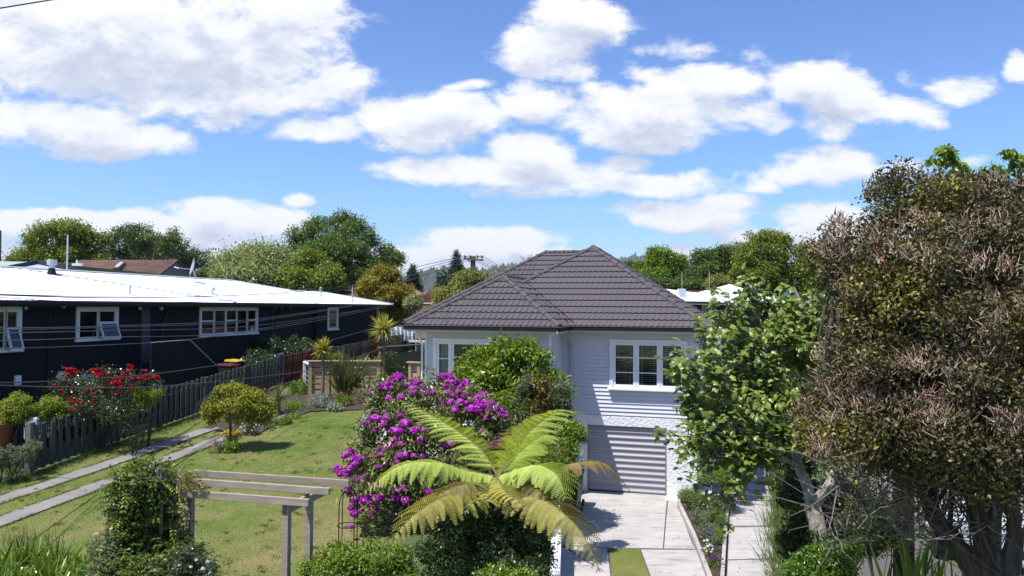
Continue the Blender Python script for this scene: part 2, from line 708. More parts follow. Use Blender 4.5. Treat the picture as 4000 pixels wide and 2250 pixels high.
M['ground'] = groundmat()
M['lawn'] = lawnmat('mown_lawn')
M['conc'] = concretemat('pale_concrete', (0.345, 0.325, 0.305), (0.425, 0.405, 0.385), (0.15, 0.135, 0.13), 0.85)
M['strip'] = concretemat('strip_concrete', (0.175, 0.162, 0.150), (0.235, 0.218, 0.205), (0.105, 0.095, 0.085), 0.6)
M['soil'] = mat('garden_soil', (0.055, 0.040, 0.028), 0.95, var=0.4, vscale=9, bump=0.03, bscale=22)

gx = nonuni(-26, 16, -6000, 6000, 0.25, 0)
gy = nonuni(6, 50, -3000, 9000, 0.25, 0)
me = grid_mesh('ground', gx, gy, H)
g = link('ground', me, M['ground'])
tag(g, 'rough grassy ground under the gardens reaching to the hills', kind='structure')


# lawn: a finer sheet lying just above the ground
def lawn_mask(x, y):
    left = x > fencex(y) + 0.10
    right = x < np.interp(y, [6, 12, 16, 19, 20.5, 22, 24, 26.5], [-0.8, -1.6, -2.7, -3.1, -3.75, -4.15, -4.75, -4.0])
    far = y < np.interp(x, [-13, -9.5, -8.6, -7.2, -6.4, -5.0, -3], [27.2, 26.6, 22.2, 24.2, 25.4, 26.1, 26.2])
    return left & right & far


lx = np.arange(-14, 0, 0.125)
ly = np.arange(7, 28, 0.125)
me = grid_mesh('lawn', lx, ly, lambda x, y: H(x, y) + 0.022, lawn_mask)
tag(link('lawn', me, M['lawn']), 'sloping mown lawn, green with dry patches', kind='structure')


def sheet(name, pts, z, mat_, th=0.0, kind='structure', label=None, parent=None):
    """flat polygon, optionally a slab of thickness th"""
    b = MB()
    n = len(pts)
    if th:
        vs = [(p[0], p[1], z) for p in pts] + [(p[0], p[1], z - th) for p in pts]
        fs = [tuple(range(n)), tuple(range(n, 2 * n))[::-1]] + [(i, n + i, n + (i + 1) % n, (i + 1) % n) for i in range(n)]
    else:
        vs = [(p[0], p[1], z) for p in pts]
        fs = [tuple(range(n))]
    b.add(vs, fs)
    o = b.build(name, mat_, parent)
    me_ = o.data
    bm_ = bmesh.new()
    bm_.from_mesh(me_)
    bmesh.ops.recalc_face_normals(bm_, faces=bm_.faces)
    bm_.to_mesh(me_)
    bm_.free()
    return tag(o, label, kind=kind)


# the two concrete wheel strips: draped slabs cut by joints, each slab its own piece
def strip(name, p0, p1, w, label):
    d = (p1 - p0)
    d.z = 0
    L = d.length
    d.normalize()
    nrm = Vector((d.y, -d.x, 0))
    root = empty(name, p0)
    tag(root, label, kind='structure')
    rr = random.Random(int(L * 100))
    s = -6.0
    while s < L + 3:
        ln = 2.1 + rr.random() * 0.9
        b = MB()
        k = 5
        jig = rr.uniform(-0.01, 0.01)
        vs = []
        for i in range(k):
            q = p0 + d * (s + ln * i / (k - 1))
            for side in (-1, 1):
                r_ = q + nrm * side * (w / 2 + rr.uniform(-0.012, 0.012))
                vs.append((r_.x - p0.x, r_.y - p0.y, Hf(q.x, q.y) + 0.045 + jig - p0.z))
        top = len(vs)
        vs += [(x, y, z - 0.12) for (x, y, z) in vs]
        fs = []
        for i in range(k - 1):
            a = 2 * i
            fs.append((a, a + 1, a + 3, a + 2))
            fs.append((a, a + 2, top + a + 2, top + a))
            fs.append((a + 1, top + a + 1, top + a + 3, a + 3))
        fs.append((0, top, top + 1, 1))
        fs.append((top - 2, top - 1, 2 * top - 1, 2 * top - 2))
        b.add(vs, fs)
        b.build('concrete_slab', M['strip'], root)
        s += ln + 0.015
    return root


strip('driveway_strip', onlawn(0, 1957), onlawn(877, 1660), 0.50, 'left concrete wheel strip nearest the picket fence')
strip('driveway_strip', onlawn(23, 2036), onlawn(873, 1712), 0.52, 'right concrete wheel strip beside the open lawn')

# ---- concrete court in front of the garage (z = 0) as separate pours with open joints
HA = R(15.5)
HO = Vector((0.15033 * 23.6, 23.6, 0))


def hl(s, t, z=0):        # house-local to world
    return Vector((HO.x + s * math.cos(HA) + t * math.sin(HA), HO.y - s * math.sin(HA) + t * math.cos(HA), z))


def poly_px(pts, z):
    return [atz(u, v, z) for (u, v) in pts]


def inset(pts, d=0.008):
    c = sum((Vector((p[0], p[1], 0)) for p in pts), Vector()) / len(pts)
    out = []
    n = len(pts)
    for i in range(n):
        a, b_, c_ = (Vector((pts[j % n][0], pts[j % n][1], 0)) for j in (i - 1, i, i + 1))
        e1 = (a - b_).normalized()
        e2 = (c_ - b_).normalized()
        bis = (e1 + e2)
        if bis.length < 1e-3:
            bis = (c - b_)
        q = b_ + bis.normalized() * d * 1.6 * (1 if (c - b_).dot(bis) > 0 else -1)
        out.append((q.x, q.y))
    return out


base = sheet('court_base', [(0.2, 8), (9.0, 8), (10.5, 24), (8.6, 24.4), (1.6, 25.2), (1.3, 22), (0.7, 14)], 0.012, mat('joint_grit', (0.10, 0.09, 0.08), 0.95), label='dark joints and grit under the concrete court')
bnd = MB()
court = empty('driveway', (0, 0, 0))
tag(court, 'pale stained concrete driveway slabs in front of the garage', kind='structure')
slabs = {
    'main': [(2282, 1915), (2607, 1934), (2590, 2142), (2372, 2138), (2180, 2128), (2232, 2022)],
    'left': [(2180, 1908), (2279, 1914), (2228, 2022), (2175, 2127), (2060, 2120), (2100, 2000)],
    'rightpanel': [(2611, 1936), (2640, 1938), (2650, 1975), (2700, 2110), (2716, 2143), (2593, 2142), (2600, 2060)],
    'near': [(2503, 2146), (2718, 2148), (2764, 2252), (2845, 2450), (2592, 2450), (2541, 2250)],
    'nearleft': [(2060, 2124), (2175, 2131), (2372, 2142), (2386, 2250), (2412, 2450), (2010, 2450)],
}
for k, px in slabs.items():
    pts = inset([(p.x, p.y) for p in poly_px(px, 0.03)], 0.006)
    if k in ('left', 'nearleft'):
        pts = [(max(x, wallx(y) + 0.10), y) for x, y in pts]
    o = sheet('concrete_slab', pts, 0.03 if k != 'left' else 0.028, M['conc'], 0.05, parent=court)
    o.pop('kind', None) if 'kind' in o else None
gp = inset([(p.x, p.y) for p in poly_px([(2374, 2142), (2501, 2146), (2539, 2250), (2590, 2450), (2414, 2450), (2388, 2250)], 0.03)], 0.01)
grassy = sheet('grass_strip', gp, 0.038, M['lawn'], 0.06, label='short mown grass rectangle let into the concrete driveway')

# right hand path beyond the planter
path = empty('path', (0, 0, 0))
tag(path, 'pale concrete path running past the right side of the house', kind='structure')
pp = [[(2852, 1950), (3016, 1960), (3030, 2052), (2848, 2055)], [(2848, 2060), (3030, 2056), (3050, 2180), (2842, 2185)],
      [(2842, 2189), (3050, 2184), (3090, 2450), (2828, 2450)], [(2856, 1880), (3010, 1890), (3016, 1955), (2852, 1946)],
      [(2868, 1790), (3008, 1796), (3010, 1886), (2857, 1876)], [(2700, 1930), (2840, 1936), (2852, 1880), (2760, 1872)]]
for q in pp:
    pts = inset([(p.x, p.y) for p in poly_px(q, 0.03)], 0.008)
    o = sheet('concrete_slab', pts, 0.03, M['conc'], 0.05, parent=path)
    if 'kind' in o:
        del o['kind']
# neighbour's concrete seen under the brown tree
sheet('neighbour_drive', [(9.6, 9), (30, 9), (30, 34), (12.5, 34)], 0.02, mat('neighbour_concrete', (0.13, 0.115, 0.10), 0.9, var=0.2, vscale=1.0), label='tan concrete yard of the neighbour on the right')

# curved paved path by the lawn: border band and pavers
bo = [(1470, 1592), (1440, 1606), (1423, 1622), (1406, 1657), (1406, 1689), (1415, 1720), (1440, 1755)]
bi = [(1508, 1585), (1478, 1600), (1458, 1607), (1433, 1638), (1427, 1670), (1438, 1716), (1470, 1760)]
M['paver_d'] = mat('grey_border_paver', (0.22, 0.225, 0.24), 0.85, var=0.1, vscale=8, objvar=0.06)
M['paver_l'] = mat('sand_paver', (0.46, 0.43, 0.40), 0.85, var=0.1, vscale=8, objvar=0.09)
pv = empty('paved_path', (0, 0, 0))
tag(pv, 'curved sand coloured paver path edged with grey border pavers', kind='structure')


def resample(pts, n):
    d = [0]
    for a, b_ in zip(pts, pts[1:]):
        d.append(d[-1] + (b_ - a).length)
    out = []
    for i in range(n):
        t = d[-1] * i / (n - 1)
        for j in range(len(pts) - 1):
            if t <= d[j + 1] + 1e-9:
                f = (t - d[j]) / max(1e-9, d[j + 1] - d[j])
                out.append(pts[j].lerp(pts[j + 1], f))
                break
    return out


BO = resample([onlawn(u, v) for u, v in bo], 30)
BI = resample([onlawn(u, v) for u, v in bi], 30)
for i in range(29):
    b = MB()
    a0, a1 = BO[i].lerp(BO[i + 1], 0.05), BO[i].lerp(BO[i + 1], 0.95)
    c0, c1 = BI[i].lerp(BI[i + 1], 0.05), BI[i].lerp(BI[i + 1], 0.95)
    up = Vector((0, 0, 0.075))
    vs = [a0, a1, c1, c0, a0 + up, a1 + up, c1 + up, c0 + up]
    b.add(vs, [(0, 1, 5, 4), (1, 2, 6, 5), (2, 3, 7, 6), (3, 0, 4, 7), (4, 5, 6, 7)])
    b.build('border_paver', M['paver_d'], pv)
rr = random.Random(5)
n_p = 0
for i in range(-3, 14):
    for j in range(0, 24):
        # pavers laid in rows behind the border, inside the curve
        x = -4.6 + i * 0.205 + (0.1 if j % 2 else 0)
        y = 19.6 + j * 0.205
        bx = np.interp(y, [p.y for p in BI][::-1], [p.x for p in BI][::-1])
        if x < bx + 0.12 or x > bx + 2.2:
            continue
        zz = float(lawnz(y)) + 0.055 + rr.uniform(-0.003, 0.003)
        b = MB()
        b.box(x, x + 0.195, y, y + 0.195, zz - 0.05, zz)
        b.build('paver', M['paver_l'], pv)
        n_p += 1

# ================================================================== MAIN HOUSE
house = empty('house', HO, -HA, 'pale grey weatherboard house with dark grey tiled hip roof over a white garage', 'house')
ZE, PP = 5.08, 0.652       # eaves height, roof pitch


def hp(b, name, m_, **k):
    return b.build(name, m_, house, **k)


# inner walls as boxes round the openings (s, t, z)
def wall_run(s0, s1, t, th, z0, z1, holes, name='wall', m_='white'):
    b = MB()
    xs = sorted([s0, s1] + [h[0] for h in holes] + [h[1] for h in holes])
    for a, c in zip(xs, xs[1:]):
        if c - a < 1e-6:
            continue
        mid = (a + c) / 2
        hh = [h for h in holes if h[0] < mid < h[1]]
        if not hh:
            b.box(a, c, t, t + th, z0, z1)
        else:
            h = hh[0]
            if h[2] > z0:
                b.box(a, c, t, t + th, z0, h[2])
            if h[3] < z1:
                b.box(a, c, t, t + th, h[3], z1)
    return hp(b, name, M[m_])


WIN1 = (-0.44, 1.70, 3.25, 4.62)        # bedroom window over the garage: s0, s1, z0, z1
WIN2 = (-5.66, -3.05, 3.05, 4.62)       # window of the left wing
GAR = (-1.224, 1.198, 0.0, 2.06)
wall_run(-2.05, 2.04, 0.03, 0.12, 2.38, 5.0, [WIN1])
wall_run(-5.98, -2.16, -1.47, 0.12, 1.9, 5.0, [WIN2])
b = MB(); b.box(-2.16, -2.06, -1.34, 0.03, 1.9, 5.0); hp(b, 'wall', M['white'])           # return wall
b = MB(); b.box(-6.0, -5.9, -1.34, 2.2, 1.9, 5.0); hp(b, 'wall', M['white'])
b = MB(); b.box(-7.4, -6.02, 2.13, 2.25, 1.9, 5.0); hp(b, 'wall', M['white'])
b = MB(); b.box(-7.5, -7.4, 2.1, 9.3, 1.9, 5.0); hp(b, 'wall', M['white'])
b = MB(); b.box(-7.4, 2.0, 9.2, 9.3, 0.0, 5.0); hp(b, 'wall', M['white'])
b = MB(); b.box(1.95, 2.07, 0.16, 9.2, 0.0, 5.0); hp(b, 'wall', M['white'])

# garage walls of rough plaster
def plaster_box(s0, s1, t0, t1, z0, z1, seed):
    """front face gridded and pushed about like trowelled plaster"""
    rr_ = np.random.default_rng(seed)
    nx = max(4, int((s1 - s0) / 0.045))
    nz = max(4, int((z1 - z0) / 0.045))
    X, Z = np.meshgrid(np.linspace(s0, s1, nx + 1), np.linspace(z0, z1, nz + 1))
    n = rr_.normal(0, 1, X.shape)
    for _ in range(1):
        n = (n + np.roll(n, 1, 0) + np.roll(n, -1, 0) + np.roll(n, 1, 1) + np.roll(n, -1, 1)) / 3
    n[0, :] = n[-1, :] = 0
    n[:, 0] = n[:, -1] = 0
    Y = t0 - 0.002 - np.abs(n) * 0.0028
    vs = np.stack([X.ravel(), Y.ravel(), Z.ravel()], 1)
    I, J = np.meshgrid(np.arange(nx), np.arange(nz))
    a = (J * (nx + 1) + I).ravel()
    q = np.stack([a, a + 1, a + nx + 2, a + nx + 1], 1)
    nb = len(vs)
    vs = np.vstack([vs, [(s0, t0, z0), (s1, t0, z0), (s1, t1, z0), (s0, t1, z0), (s0, t0, z1), (s1, t0, z1), (s1, t1, z1), (s0, t1, z1)]])
    bf = np.array([(0, 3, 2, 1), (4, 5, 6, 7), (1, 2, 6, 5), (2, 3, 7, 6), (3, 0, 4, 7)]) + nb
    return link('plaster_wall', npmesh('plaster', vs, np.vstack([q, bf]), smooth=False), M['plaster'], house)


plaster_box(-2.16, GAR[0], 0.0, 0.2, 0.0, 2.06, 1)
plaster_box(GAR[1], 2.09, 0.0, 0.2, 0.0, 2.06, 2)
plaster_box(-2.16, 2.09, 0.0, 0.2, 2.06, 2.37, 3)
b = MB(); b.box(1.96, 2.085, 0.2, 9.2, 0.0, 2.37); hp(b, 'plaster_wall', M['plaster'])
b = MB(); b.box(-6.0, -2.16, -1.47, -1.3, 1.0, 1.9); hp(b, 'plaster_wall', M['plaster'])
b = MB(); b.box(-2.30, -2.165, -1.30, 0.2, 0.0, 2.37); hp(b, 'plaster_wall', M['plaster'])
b = MB(); b.box(1.2, 2.35, -0.55, -0.02, 0.0, 0.06); b.box(2.1, 2.5, -0.3, 1.2, 0.0, 0.18); hp(b, 'plinth', M['plaster'])


# weatherboards: lapped planks, bottom edge proud
def board(s0, s1, t, z, h, facing='front', parent=house):
    b_ = MB()
    if facing == 'front':
        prof = [(t + 0.004, z + h + 0.012), (t - 0.004, z + h + 0.012), (t - 0.046, z), (t + 0.0, z)]
        b_.prism([(p, q) for p, q in prof], 'x', s0, s1)
    else:      # facing +s (right) : t is the s position, s0..s1 the t range
        prof = [(t - 0.004, z + h + 0.012), (t + 0.004, z + h + 0.012), (t + 0.028, z), (t - 0.0, z)]
        b_.prism([(p, q) for p, q in prof], 'y', s0, s1)
    return b_.build('weatherboard', M['board'], parent)


BH = 0.122


def boards(s0, s1, t, z0, z1, hole=None):
    z = z0
    while z < z1 - 0.02:
        h = min(BH, z1 - z)
        if hole and z + h > hole[2] - 0.06 and z < hole[3] + 0.05:
            board(s0, hole[0] - 0.02, t, z, h)
            board(hole[1] + 0.02, s1, t, z, h)
        else:
            board(s0, s1, t, z, h)
        z += BH


boards(-2.13, 2.075, 0.03, 2.39, 4.72, WIN1)
boards(-5.98, -2.14, -1.47, 1.95, 4.72, WIN2)
boards(-7.45, -6.03, 2.13, 2.0, 4.72)
z = 2.39
while z < 4.72:
    board(-1.30, 0.0, -2.055, z, BH, 'side')
    z += BH
z = 2.39
while z < 4.72:
    board(0.06, 9.2, 2.07, z, BH, 'side')
    z += BH
# frieze boards under the soffit and corner boards
b = MB()
b.box(-2.13, 2.09, -0.012, 0.03, 4.73, 4.96)
b.box(-6.02, -2.05, -1.512, -1.47, 4.73, 4.96)
hp(b, 'frieze_board', M['soffit'])
for (a0, a1, t0, t1, z0) in ((-2.125, -2.045, -1.515, -1.44, 1.9), (-6.045, -5.975, -1.515, -1.44, 1.9), (2.045, 2.115, -0.02, 0.05, 2.38)):
    b = MB(); b.box(a0, a1, t0, t1, z0, 4.97); hp(b, 'corner_board', M['white'])
# soffit
b = MB()
b.box(-1.80, 2.50, -0.50, 0.03, 4.965, 4.985)
b.box(-6.40, -1.74, -2.0, -1.47, 4.965, 4.985)
b.box(-2.05, -1.80, -1.47, 0.03, 4.965, 4.985)
b.box(2.09, 2.50, 0.03, 9.8, 4.965, 4.985)
b.box(-6.40, -5.98, -1.47, 2.1, 4.965, 4.985)
b.box(-8.0, -6.40, 1.55, 2.13, 4.965, 4.985)
b.box(-8.0, -7.5, 2.13, 9.8, 4.965, 4.985)
hp(b, 'soffit', M['soffit'])


# windows
def window(s0, s1, t, z0, z1, lights, name='window', rows=3, parent=house, fr=0.085, blinds=True, dark=False):
    """lights: list of widths fractions; frame proud of the boards; real glass, blinds and a dark room behind"""
    b_ = MB()
    o_ = 0.10   # outer facing width
    tf = t - 0.055
    b_.box(s0 - o_, s1 + o_, tf, t + 0.02, z1 - 0.005, z1 + o_)               # head
    b_.box(s0 - o_, s0 + 0.01, tf, t + 0.02, z0, z1 - 0.005)
    b_.box(s1 - 0.01, s1 + o_, tf, t + 0.02, z0, z1 - 0.005)
    w = b_.build(name, M['white'], parent)
    sl = MB()
    sl.add([(s0 - o_ - 0.04, t - 0.16, z0 - 0.075), (s1 + o_ + 0.04, t - 0.16, z0 - 0.075), (s1 + o_ + 0.04, t + 0.02, z0 - 0.05), (s0 - o_ - 0.04, t + 0.02, z0 - 0.05),
            (s0 - o_ - 0.04, t - 0.16, z0 - 0.035), (s1 + o_ + 0.04, t - 0.16, z0 - 0.035), (s1 + o_ + 0.04, t + 0.02, z0 + 0.0), (s0 - o_ - 0.04, t + 0.02, z0 + 0.0)],
           [(0, 3, 2, 1), (4, 5, 6, 7), (0, 1, 5, 4), (1, 2, 6, 5), (2, 3, 7, 6), (3, 0, 4, 7)])
    sl.build('sill', M['white'], w)
    tot = sum(lights)
    x = s0
    for li, lw in enumerate(lights):
        x2 = x + (s1 - s0) * lw / tot
        b_ = MB()
        f_ = fr * 0.8
        ta, tb = t - 0.030, t + 0.03
        xa, xb = x + 0.02, x2 - 0.02
        b_.box(xa, xa + f_, ta, tb, z0, z1 - 0.01)
        b_.box(xb - f_, xb, ta, tb, z0, z1 - 0.01)
        b_.box(xa + f_, xb - f_, ta, tb, z1 - 0.01 - f_, z1 - 0.01)
        b_.box(xa + f_, xb - f_, ta, tb, z0, z0 + f_ + 0.02)
        if rows > 1 and lw <= 1.01:
            for r_ in range(1, rows):
                zz = z0 + (z1 - z0) * r_ / rows
                b_.box(xa + f_, xb - f_, ta + 0.006, tb, zz - 0.014, zz + 0.014)
        b_.box(x - 0.018 if x > s0 else x + 0.0, x + 0.018, ta - 0.014, tb - 0.002, z0, z1 - 0.008)
        b_.build('sash', M['white'], w)
        gl = MB()
        gl.box(xa + f_ * 0.5, xb - f_ * 0.5, t + 0.008, t + 0.012, z0 + 0.02, z1 - 0.02)
        gl.build('pane', M['glass'], w)
        if blinds and lw <= 1.01:
            bl = MB()
            zz = z0 + 0.06
            while zz < z1 - 0.05:
                bl.add([(xa + 0.03, t + 0.05, zz), (xb - 0.03, t + 0.05, zz), (xb - 0.03, t + 0.092, zz + 0.020), (xa + 0.03, t + 0.092, zz + 0.020),
                        (xa + 0.03, t + 0.05, zz + 0.004), (xb - 0.03, t + 0.05, zz + 0.004), (xb - 0.03, t + 0.092, zz + 0.024), (xa + 0.03, t + 0.092, zz + 0.024)],
                       [(0, 3, 2, 1), (4, 5, 6, 7), (0, 1, 5, 4), (2, 3, 7, 6)])
                zz += 0.062
            for xx in (xa + 0.16, xb - 0.16):
                bl.box(xx - 0.012, xx + 0.012, t + 0.045, t + 0.05, z0 + 0.04, z1 - 0.04)
            bl.build('blind', M['blind'], w)
        x = x2
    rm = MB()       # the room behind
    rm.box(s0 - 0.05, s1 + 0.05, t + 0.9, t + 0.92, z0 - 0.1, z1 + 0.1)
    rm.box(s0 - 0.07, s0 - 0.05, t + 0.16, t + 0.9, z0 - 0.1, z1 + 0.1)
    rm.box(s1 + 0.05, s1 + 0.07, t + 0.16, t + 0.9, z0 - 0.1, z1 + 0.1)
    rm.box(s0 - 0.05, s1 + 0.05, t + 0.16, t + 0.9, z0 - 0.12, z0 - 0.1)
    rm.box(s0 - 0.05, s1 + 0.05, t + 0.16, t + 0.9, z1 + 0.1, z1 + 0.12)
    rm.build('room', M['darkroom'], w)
    return w


window(*WIN1[:2], 0.0, *WIN1[2:], [1, 1, 1])
w2 = window(*WIN2[:2], -1.5, *WIN2[2:], [1, 3.4, 1], blinds=False)
w2['label'] = 'wide window with pale curtains in the left wing'
# curtains in the side lights
for (c0, c1) in ((-5.58, -5.22), (-3.52, -3.14)):
    xs = np.linspace(c0, c1, 29)
    vs, fs = [], []
    for i, x in enumerate(xs):
        y = -1.36 + 0.022 * math.sin(i * 1.9) + 0.01 * math.sin(i * 0.7)
        vs += [(x, y, 3.08), (x, y, 4.6)]
    fs = [(2 * i, 2 * i + 2, 2 * i + 3, 2 * i + 1) for i in range(28)]
    b = MB().add(vs, fs)
    b.build('curtain', M['curtain'], w2, smooth=True)

# garage door: curved horizontal slats in a track
gd = MB()
gd.box(GAR[0] - 0.0, GAR[0] + 0.05, 0.02, 0.14, 0.035, 2.055)
gd.box(GAR[1] - 0.05, GAR[1] + 0.0, 0.02, 0.14, 0.035, 2.055)
gd.box(GAR[0] + 0.05, GAR[1] - 0.05, 0.05, 0.14, 2.0, 2.055)
gdo = hp(gd, 'garage_door', mat('door_track', (0.20, 0.20, 0.23), 0.5))
nsl = 11
for i in range(nsl):
    z0 = 0.04 + i * (2.0 - 0.04) / nsl
    hgt = (2.0 - 0.04) / nsl - 0.004
    prof = []
    for k in range(9):
        f = k / 8
        dpt = 0.030 * (math.sin(math.pi * min(1, f / 0.55)) ** 0.7 if f < 0.55 else 0)
        prof.append((0.085 - dpt, z0 + hgt * f))
    prof += [(0.11, z0 + hgt), (0.11, z0)]
    b = MB().prism(prof, 'x', GAR[0] + 0.052, GAR[1] - 0.052)
    b.build('slat', M['door'], gdo)
b = MB(); b.box(GAR[0], GAR[1], 0.6, 0.62, 0, 2.1); hp(b, 'garage_back', M['darkroom'])

# gutters, fascia, downpipe
gprof = lambda o_: [(o_, 5.0), (o_, 5.10), (o_ - 0.012, 5.115), (o_ + 0.005, 5.118), (o_ + 0.02, 5.10), (o_ + 0.11, 5.10), (o_ + 0.11, 5.0)]


def gutter(axis, a0, a1, pos, sgn):
    b_ = MB()
    pr = [(pos + sgn * (p - 0.0), q) for p, q in [(0.0, 4.995), (0.0, 5.10), (-0.012, 5.118), (0.012, 5.118), (0.016, 5.09), (0.105, 5.09), (0.105, 4.995)]]
    b_.prism(pr, axis, a0, a1)
    o_ = hp(b_, 'gutter', M['gutter'])
    b_ = MB()
    pr = [(pos + sgn * p, q) for p, q in [(-0.016, 5.118), (0.014, 5.118), (0.014, 5.128), (-0.016, 5.128)]]
    b_.prism(pr, axis, a0, a1)
    b_.build('gutter_lip', M['gutterlip'], o_)
    b_ = MB()
    b_.prism([(pos + sgn * p, q) for p, q in [(0.11, 4.93), (0.11, 5.09), (0.135, 5.09), (0.135, 4.93)]], axis, a0, a1)
    b_.build('fascia', M['fascia'], house)


gutter('x', -1.86, 2.62, -0.62, 1)
gutter('x', -6.52, -1.64, -2.12, 1)
gutter('y', -2.12, -0.62, -1.62, -1)
gutter('y', -0.62, 9.9, 2.60, -1)
gutter('x', -8.12, -6.5, 1.48, 1)
gutter('y', -2.1, 1.48, -6.50, 1)
gutter('y', 1.48, 9.9, -8.12, 1)
b = MB()
b.tube([(-1.72, -0.52, 5.0), (-1.72, -0.50, 4.86), (-1.74, -0.10, 4.66), (-1.74, -0.075, 4.55), (-1.74, -0.075, 0.1)], 0.04, 8)
for zz in (4.4, 3.3, 2.45):
    b.box(-1.80, -1.68, -0.125, -0.0, zz, zz + 0.03)
hp(b, 'downpipe', M['pipe'])
b = MB()
b.tube([(-6.20, -2.0, 5.0), (-6.15, -1.9, 4.85), (-6.09, -1.62, 4.55), (-6.09, -1.6, 2.2)], 0.032, 8)
b.box(-6.16, -6.02, -1.66, -1.56, 3.0, 3.06)
hp(b, 'downpipe', M['white'])
# wall lamp on the wing
b = MB()
b.lathe([(0.0, 0.10), (0.05, 0.10), (0.085, 0.05), (0.095, -0.01), (0.09, -0.03)], (-2.62, -1.63, 4.53), 12)
b.tube([(-2.62, -1.50, 4.44), (-2.62, -1.56, 4.62), (-2.62, -1.63, 4.63)], 0.015, 6)
b.box(-2.68, -2.56, -1.52, -1.50, 4.38, 4.52)
lamp = hp(b, 'wall_lamp', M['black'])
b = MB(); b.lathe([(0.02, -0.10), (0.055, -0.09), (0.06, -0.03), (0.05, 0.0)], (-2.62, -1.63, 4.50), 10)
b.build('lamp_glass', mat('frosted_glass', (0.35, 0.37, 0.40), 0.2), lamp)

# ---- roof: each pressed tile sheet is a piece, clipped to its slope
def slope(poly, eave_pt, eave_dir, up_dir):
    """poly in (s,t); eave_dir along the eave, up_dir up the slope (unit, plan)"""
    e = Vector((*eave_dir, 0)).normalized()
    g_ = Vector((*up_dir, 0)).normalized()
    P0 = Vector((*eave_pt, 0))
    us = [(Vector((*p, 0)) - P0).dot(e) for p in poly]
    ds = [(Vector((*p, 0)) - P0).dot(g_) for p in poly]
    umin, umax, dmax = min(us), max(us), max(ds)
    course, pan, per = 0.302, 0.178, 7
    nrm = (Vector((0, 0, 1)) - g_ * PP).normalized()
    n = len(poly)
    ctr = Vector((sum(p[0] for p in poly) / n, sum(p[1] for p in poly) / n, 0))
    i = 0
    while i * course < dmax - 0.03:
        d0, d1 = i * course, (i + 1) * course + 0.02
        off = (i % 2) * pan * 3.5
        u = umin - off - pan
        k0 = 0
        while u < umax:
            w = pan * per
            b_ = bmesh.new()
            ns = per * 4
            rows = []
            for (d, lift) in ((d0 - 0.012, 0.012), (d0 - 0.012, 0.046), ((d0 + d1) / 2, 0.028), (d1, 0.008)):
                row = []
                for k in range(ns + 1):
                    uu = u + w * k / ns
                    ph = (uu / pan) % 1.0
                    sc = 0.040 * (1 - abs(math.sin(math.pi * ph)) ** 0.8)
                    l2 = lift + sc * (1.0 if lift > 0.012 else 0.6) * (1 if lift != 0.012 else 0.9)
                    p = P0 + e * (uu + 0.0) + g_ * d
                    p.z = ZE + 0.03 + PP * max(d, -0.02)
                    row.append(b_.verts.new(p + nrm * l2))
                rows.append(row)
            for r0, r1 in zip(rows, rows[1:]):
                for k in range(ns):
                    b_.faces.new((r0[k], r0[k + 1], r1[k + 1], r1[k]))
            for a in range(n):
                p, q = Vector((*poly[a], 0)), Vector((*poly[(a + 1) % n], 0))
                nn = Vector((q.y - p.y, -(q.x - p.x), 0)).normalized()
                if (ctr - p).dot(nn) > 0:
                    nn = -nn
                along = abs((q - p).normalized().dot(e))
                if along > 0.999 and abs((p - P0).dot(g_)) < 0.01:
                    continue      # the eave edge overhangs
                geom = b_.verts[:] + b_.edges[:] + b_.faces[:]
                if not geom:
                    break
                bmesh.ops.bisect_plane(b_, geom=geom, plane_co=p, plane_no=nn, clear_outer=True, dist=1e-5)
            if len(b_.faces) > 2:
                bmesh.ops.recalc_face_normals(b_, faces=b_.faces)
                me_ = bpy.data.meshes.new('roof_tile')
                b_.to_mesh(me_)
                ob = link('roof_tile', me_, M['tile'], house)
            b_.free()
            u += w
        i += 1


def under(poly, eave_pt, up_dir):
    g_ = Vector((*up_dir, 0)).normalized()
    P0 = Vector((*eave_pt, 0))
    b_ = MB()
    vs = []
    for p in poly:
        q = Vector((*p, 0))
        vs.append((q.x, q.y, ZE - 0.02 + PP * (q - P0).dot(g_)))
    b_.add(vs, [tuple(range(len(vs)))])
    return b_


EL, ER, ET = -1.70, 2.46, -0.54
faces = [
    ([(EL, ET), (ER, ET), (-1.68, 3.6), (-3.76, 1.52)], (EL, ET), (1, 0), (0, 1)),
    ([(-3.76, 1.52), (-1.68, 3.6), (-1.68, 5.7), (-3.76, 3.62)], (-5.82, 0), (0, 1), (1, 0)),
    ([(-6.40, -2.04), (EL, -2.04), (-4.05, 0.305)], (-6.40, -2.04), (1, 0), (0, 1)),
    ([(EL, -2.04), (EL, ET), (-3.76, 1.52), (-4.05, 1.52), (-4.05, 0.305)], (EL, -2.04), (0, 1), (-1, 0)),
    ([(-3.76, 1.52), (-3.76, 3.62), (-4.05, 3.91), (-4.05, 1.52)], (EL, -2.04), (0, 1), (-1, 0)),
    ([(-6.40, -2.04), (-4.05, 0.305), (-4.05, 3.91), (-6.40, 1.56)], (-6.40, -2.04), (0, 1), (1, 0)),
    ([(-8.04, 1.56), (-6.40, 1.56), (-4.05, 3.91), (-4.05, 5.55)], (-8.04, 1.56), (1, 0), (0, 1)),
    ([(-4.05, 3.91), (-3.76, 3.62), (-1.68, 5.7), (-3.9, 5.7), (-4.05, 5.55)], (-8.04, 1.56), (1, 0), (0, 1)),
    ([(-8.04, 1.56), (-3.9, 5.7), (-8.04, 9.84)], (-8.04, 1.56), (0, 1), (1, 0)),
    ([(ER, 9.84), (-8.04, 9.84), (-3.9, 5.7), (-1.68, 5.7)], (ER, 9.84), (1, 0), (0, -1)),
    ([(ER, ET), (ER, 9.84), (-1.68, 5.7), (-1.68, 3.6)], (ER, ET), (0, 1), (-1, 0)),
]
ub = MB()
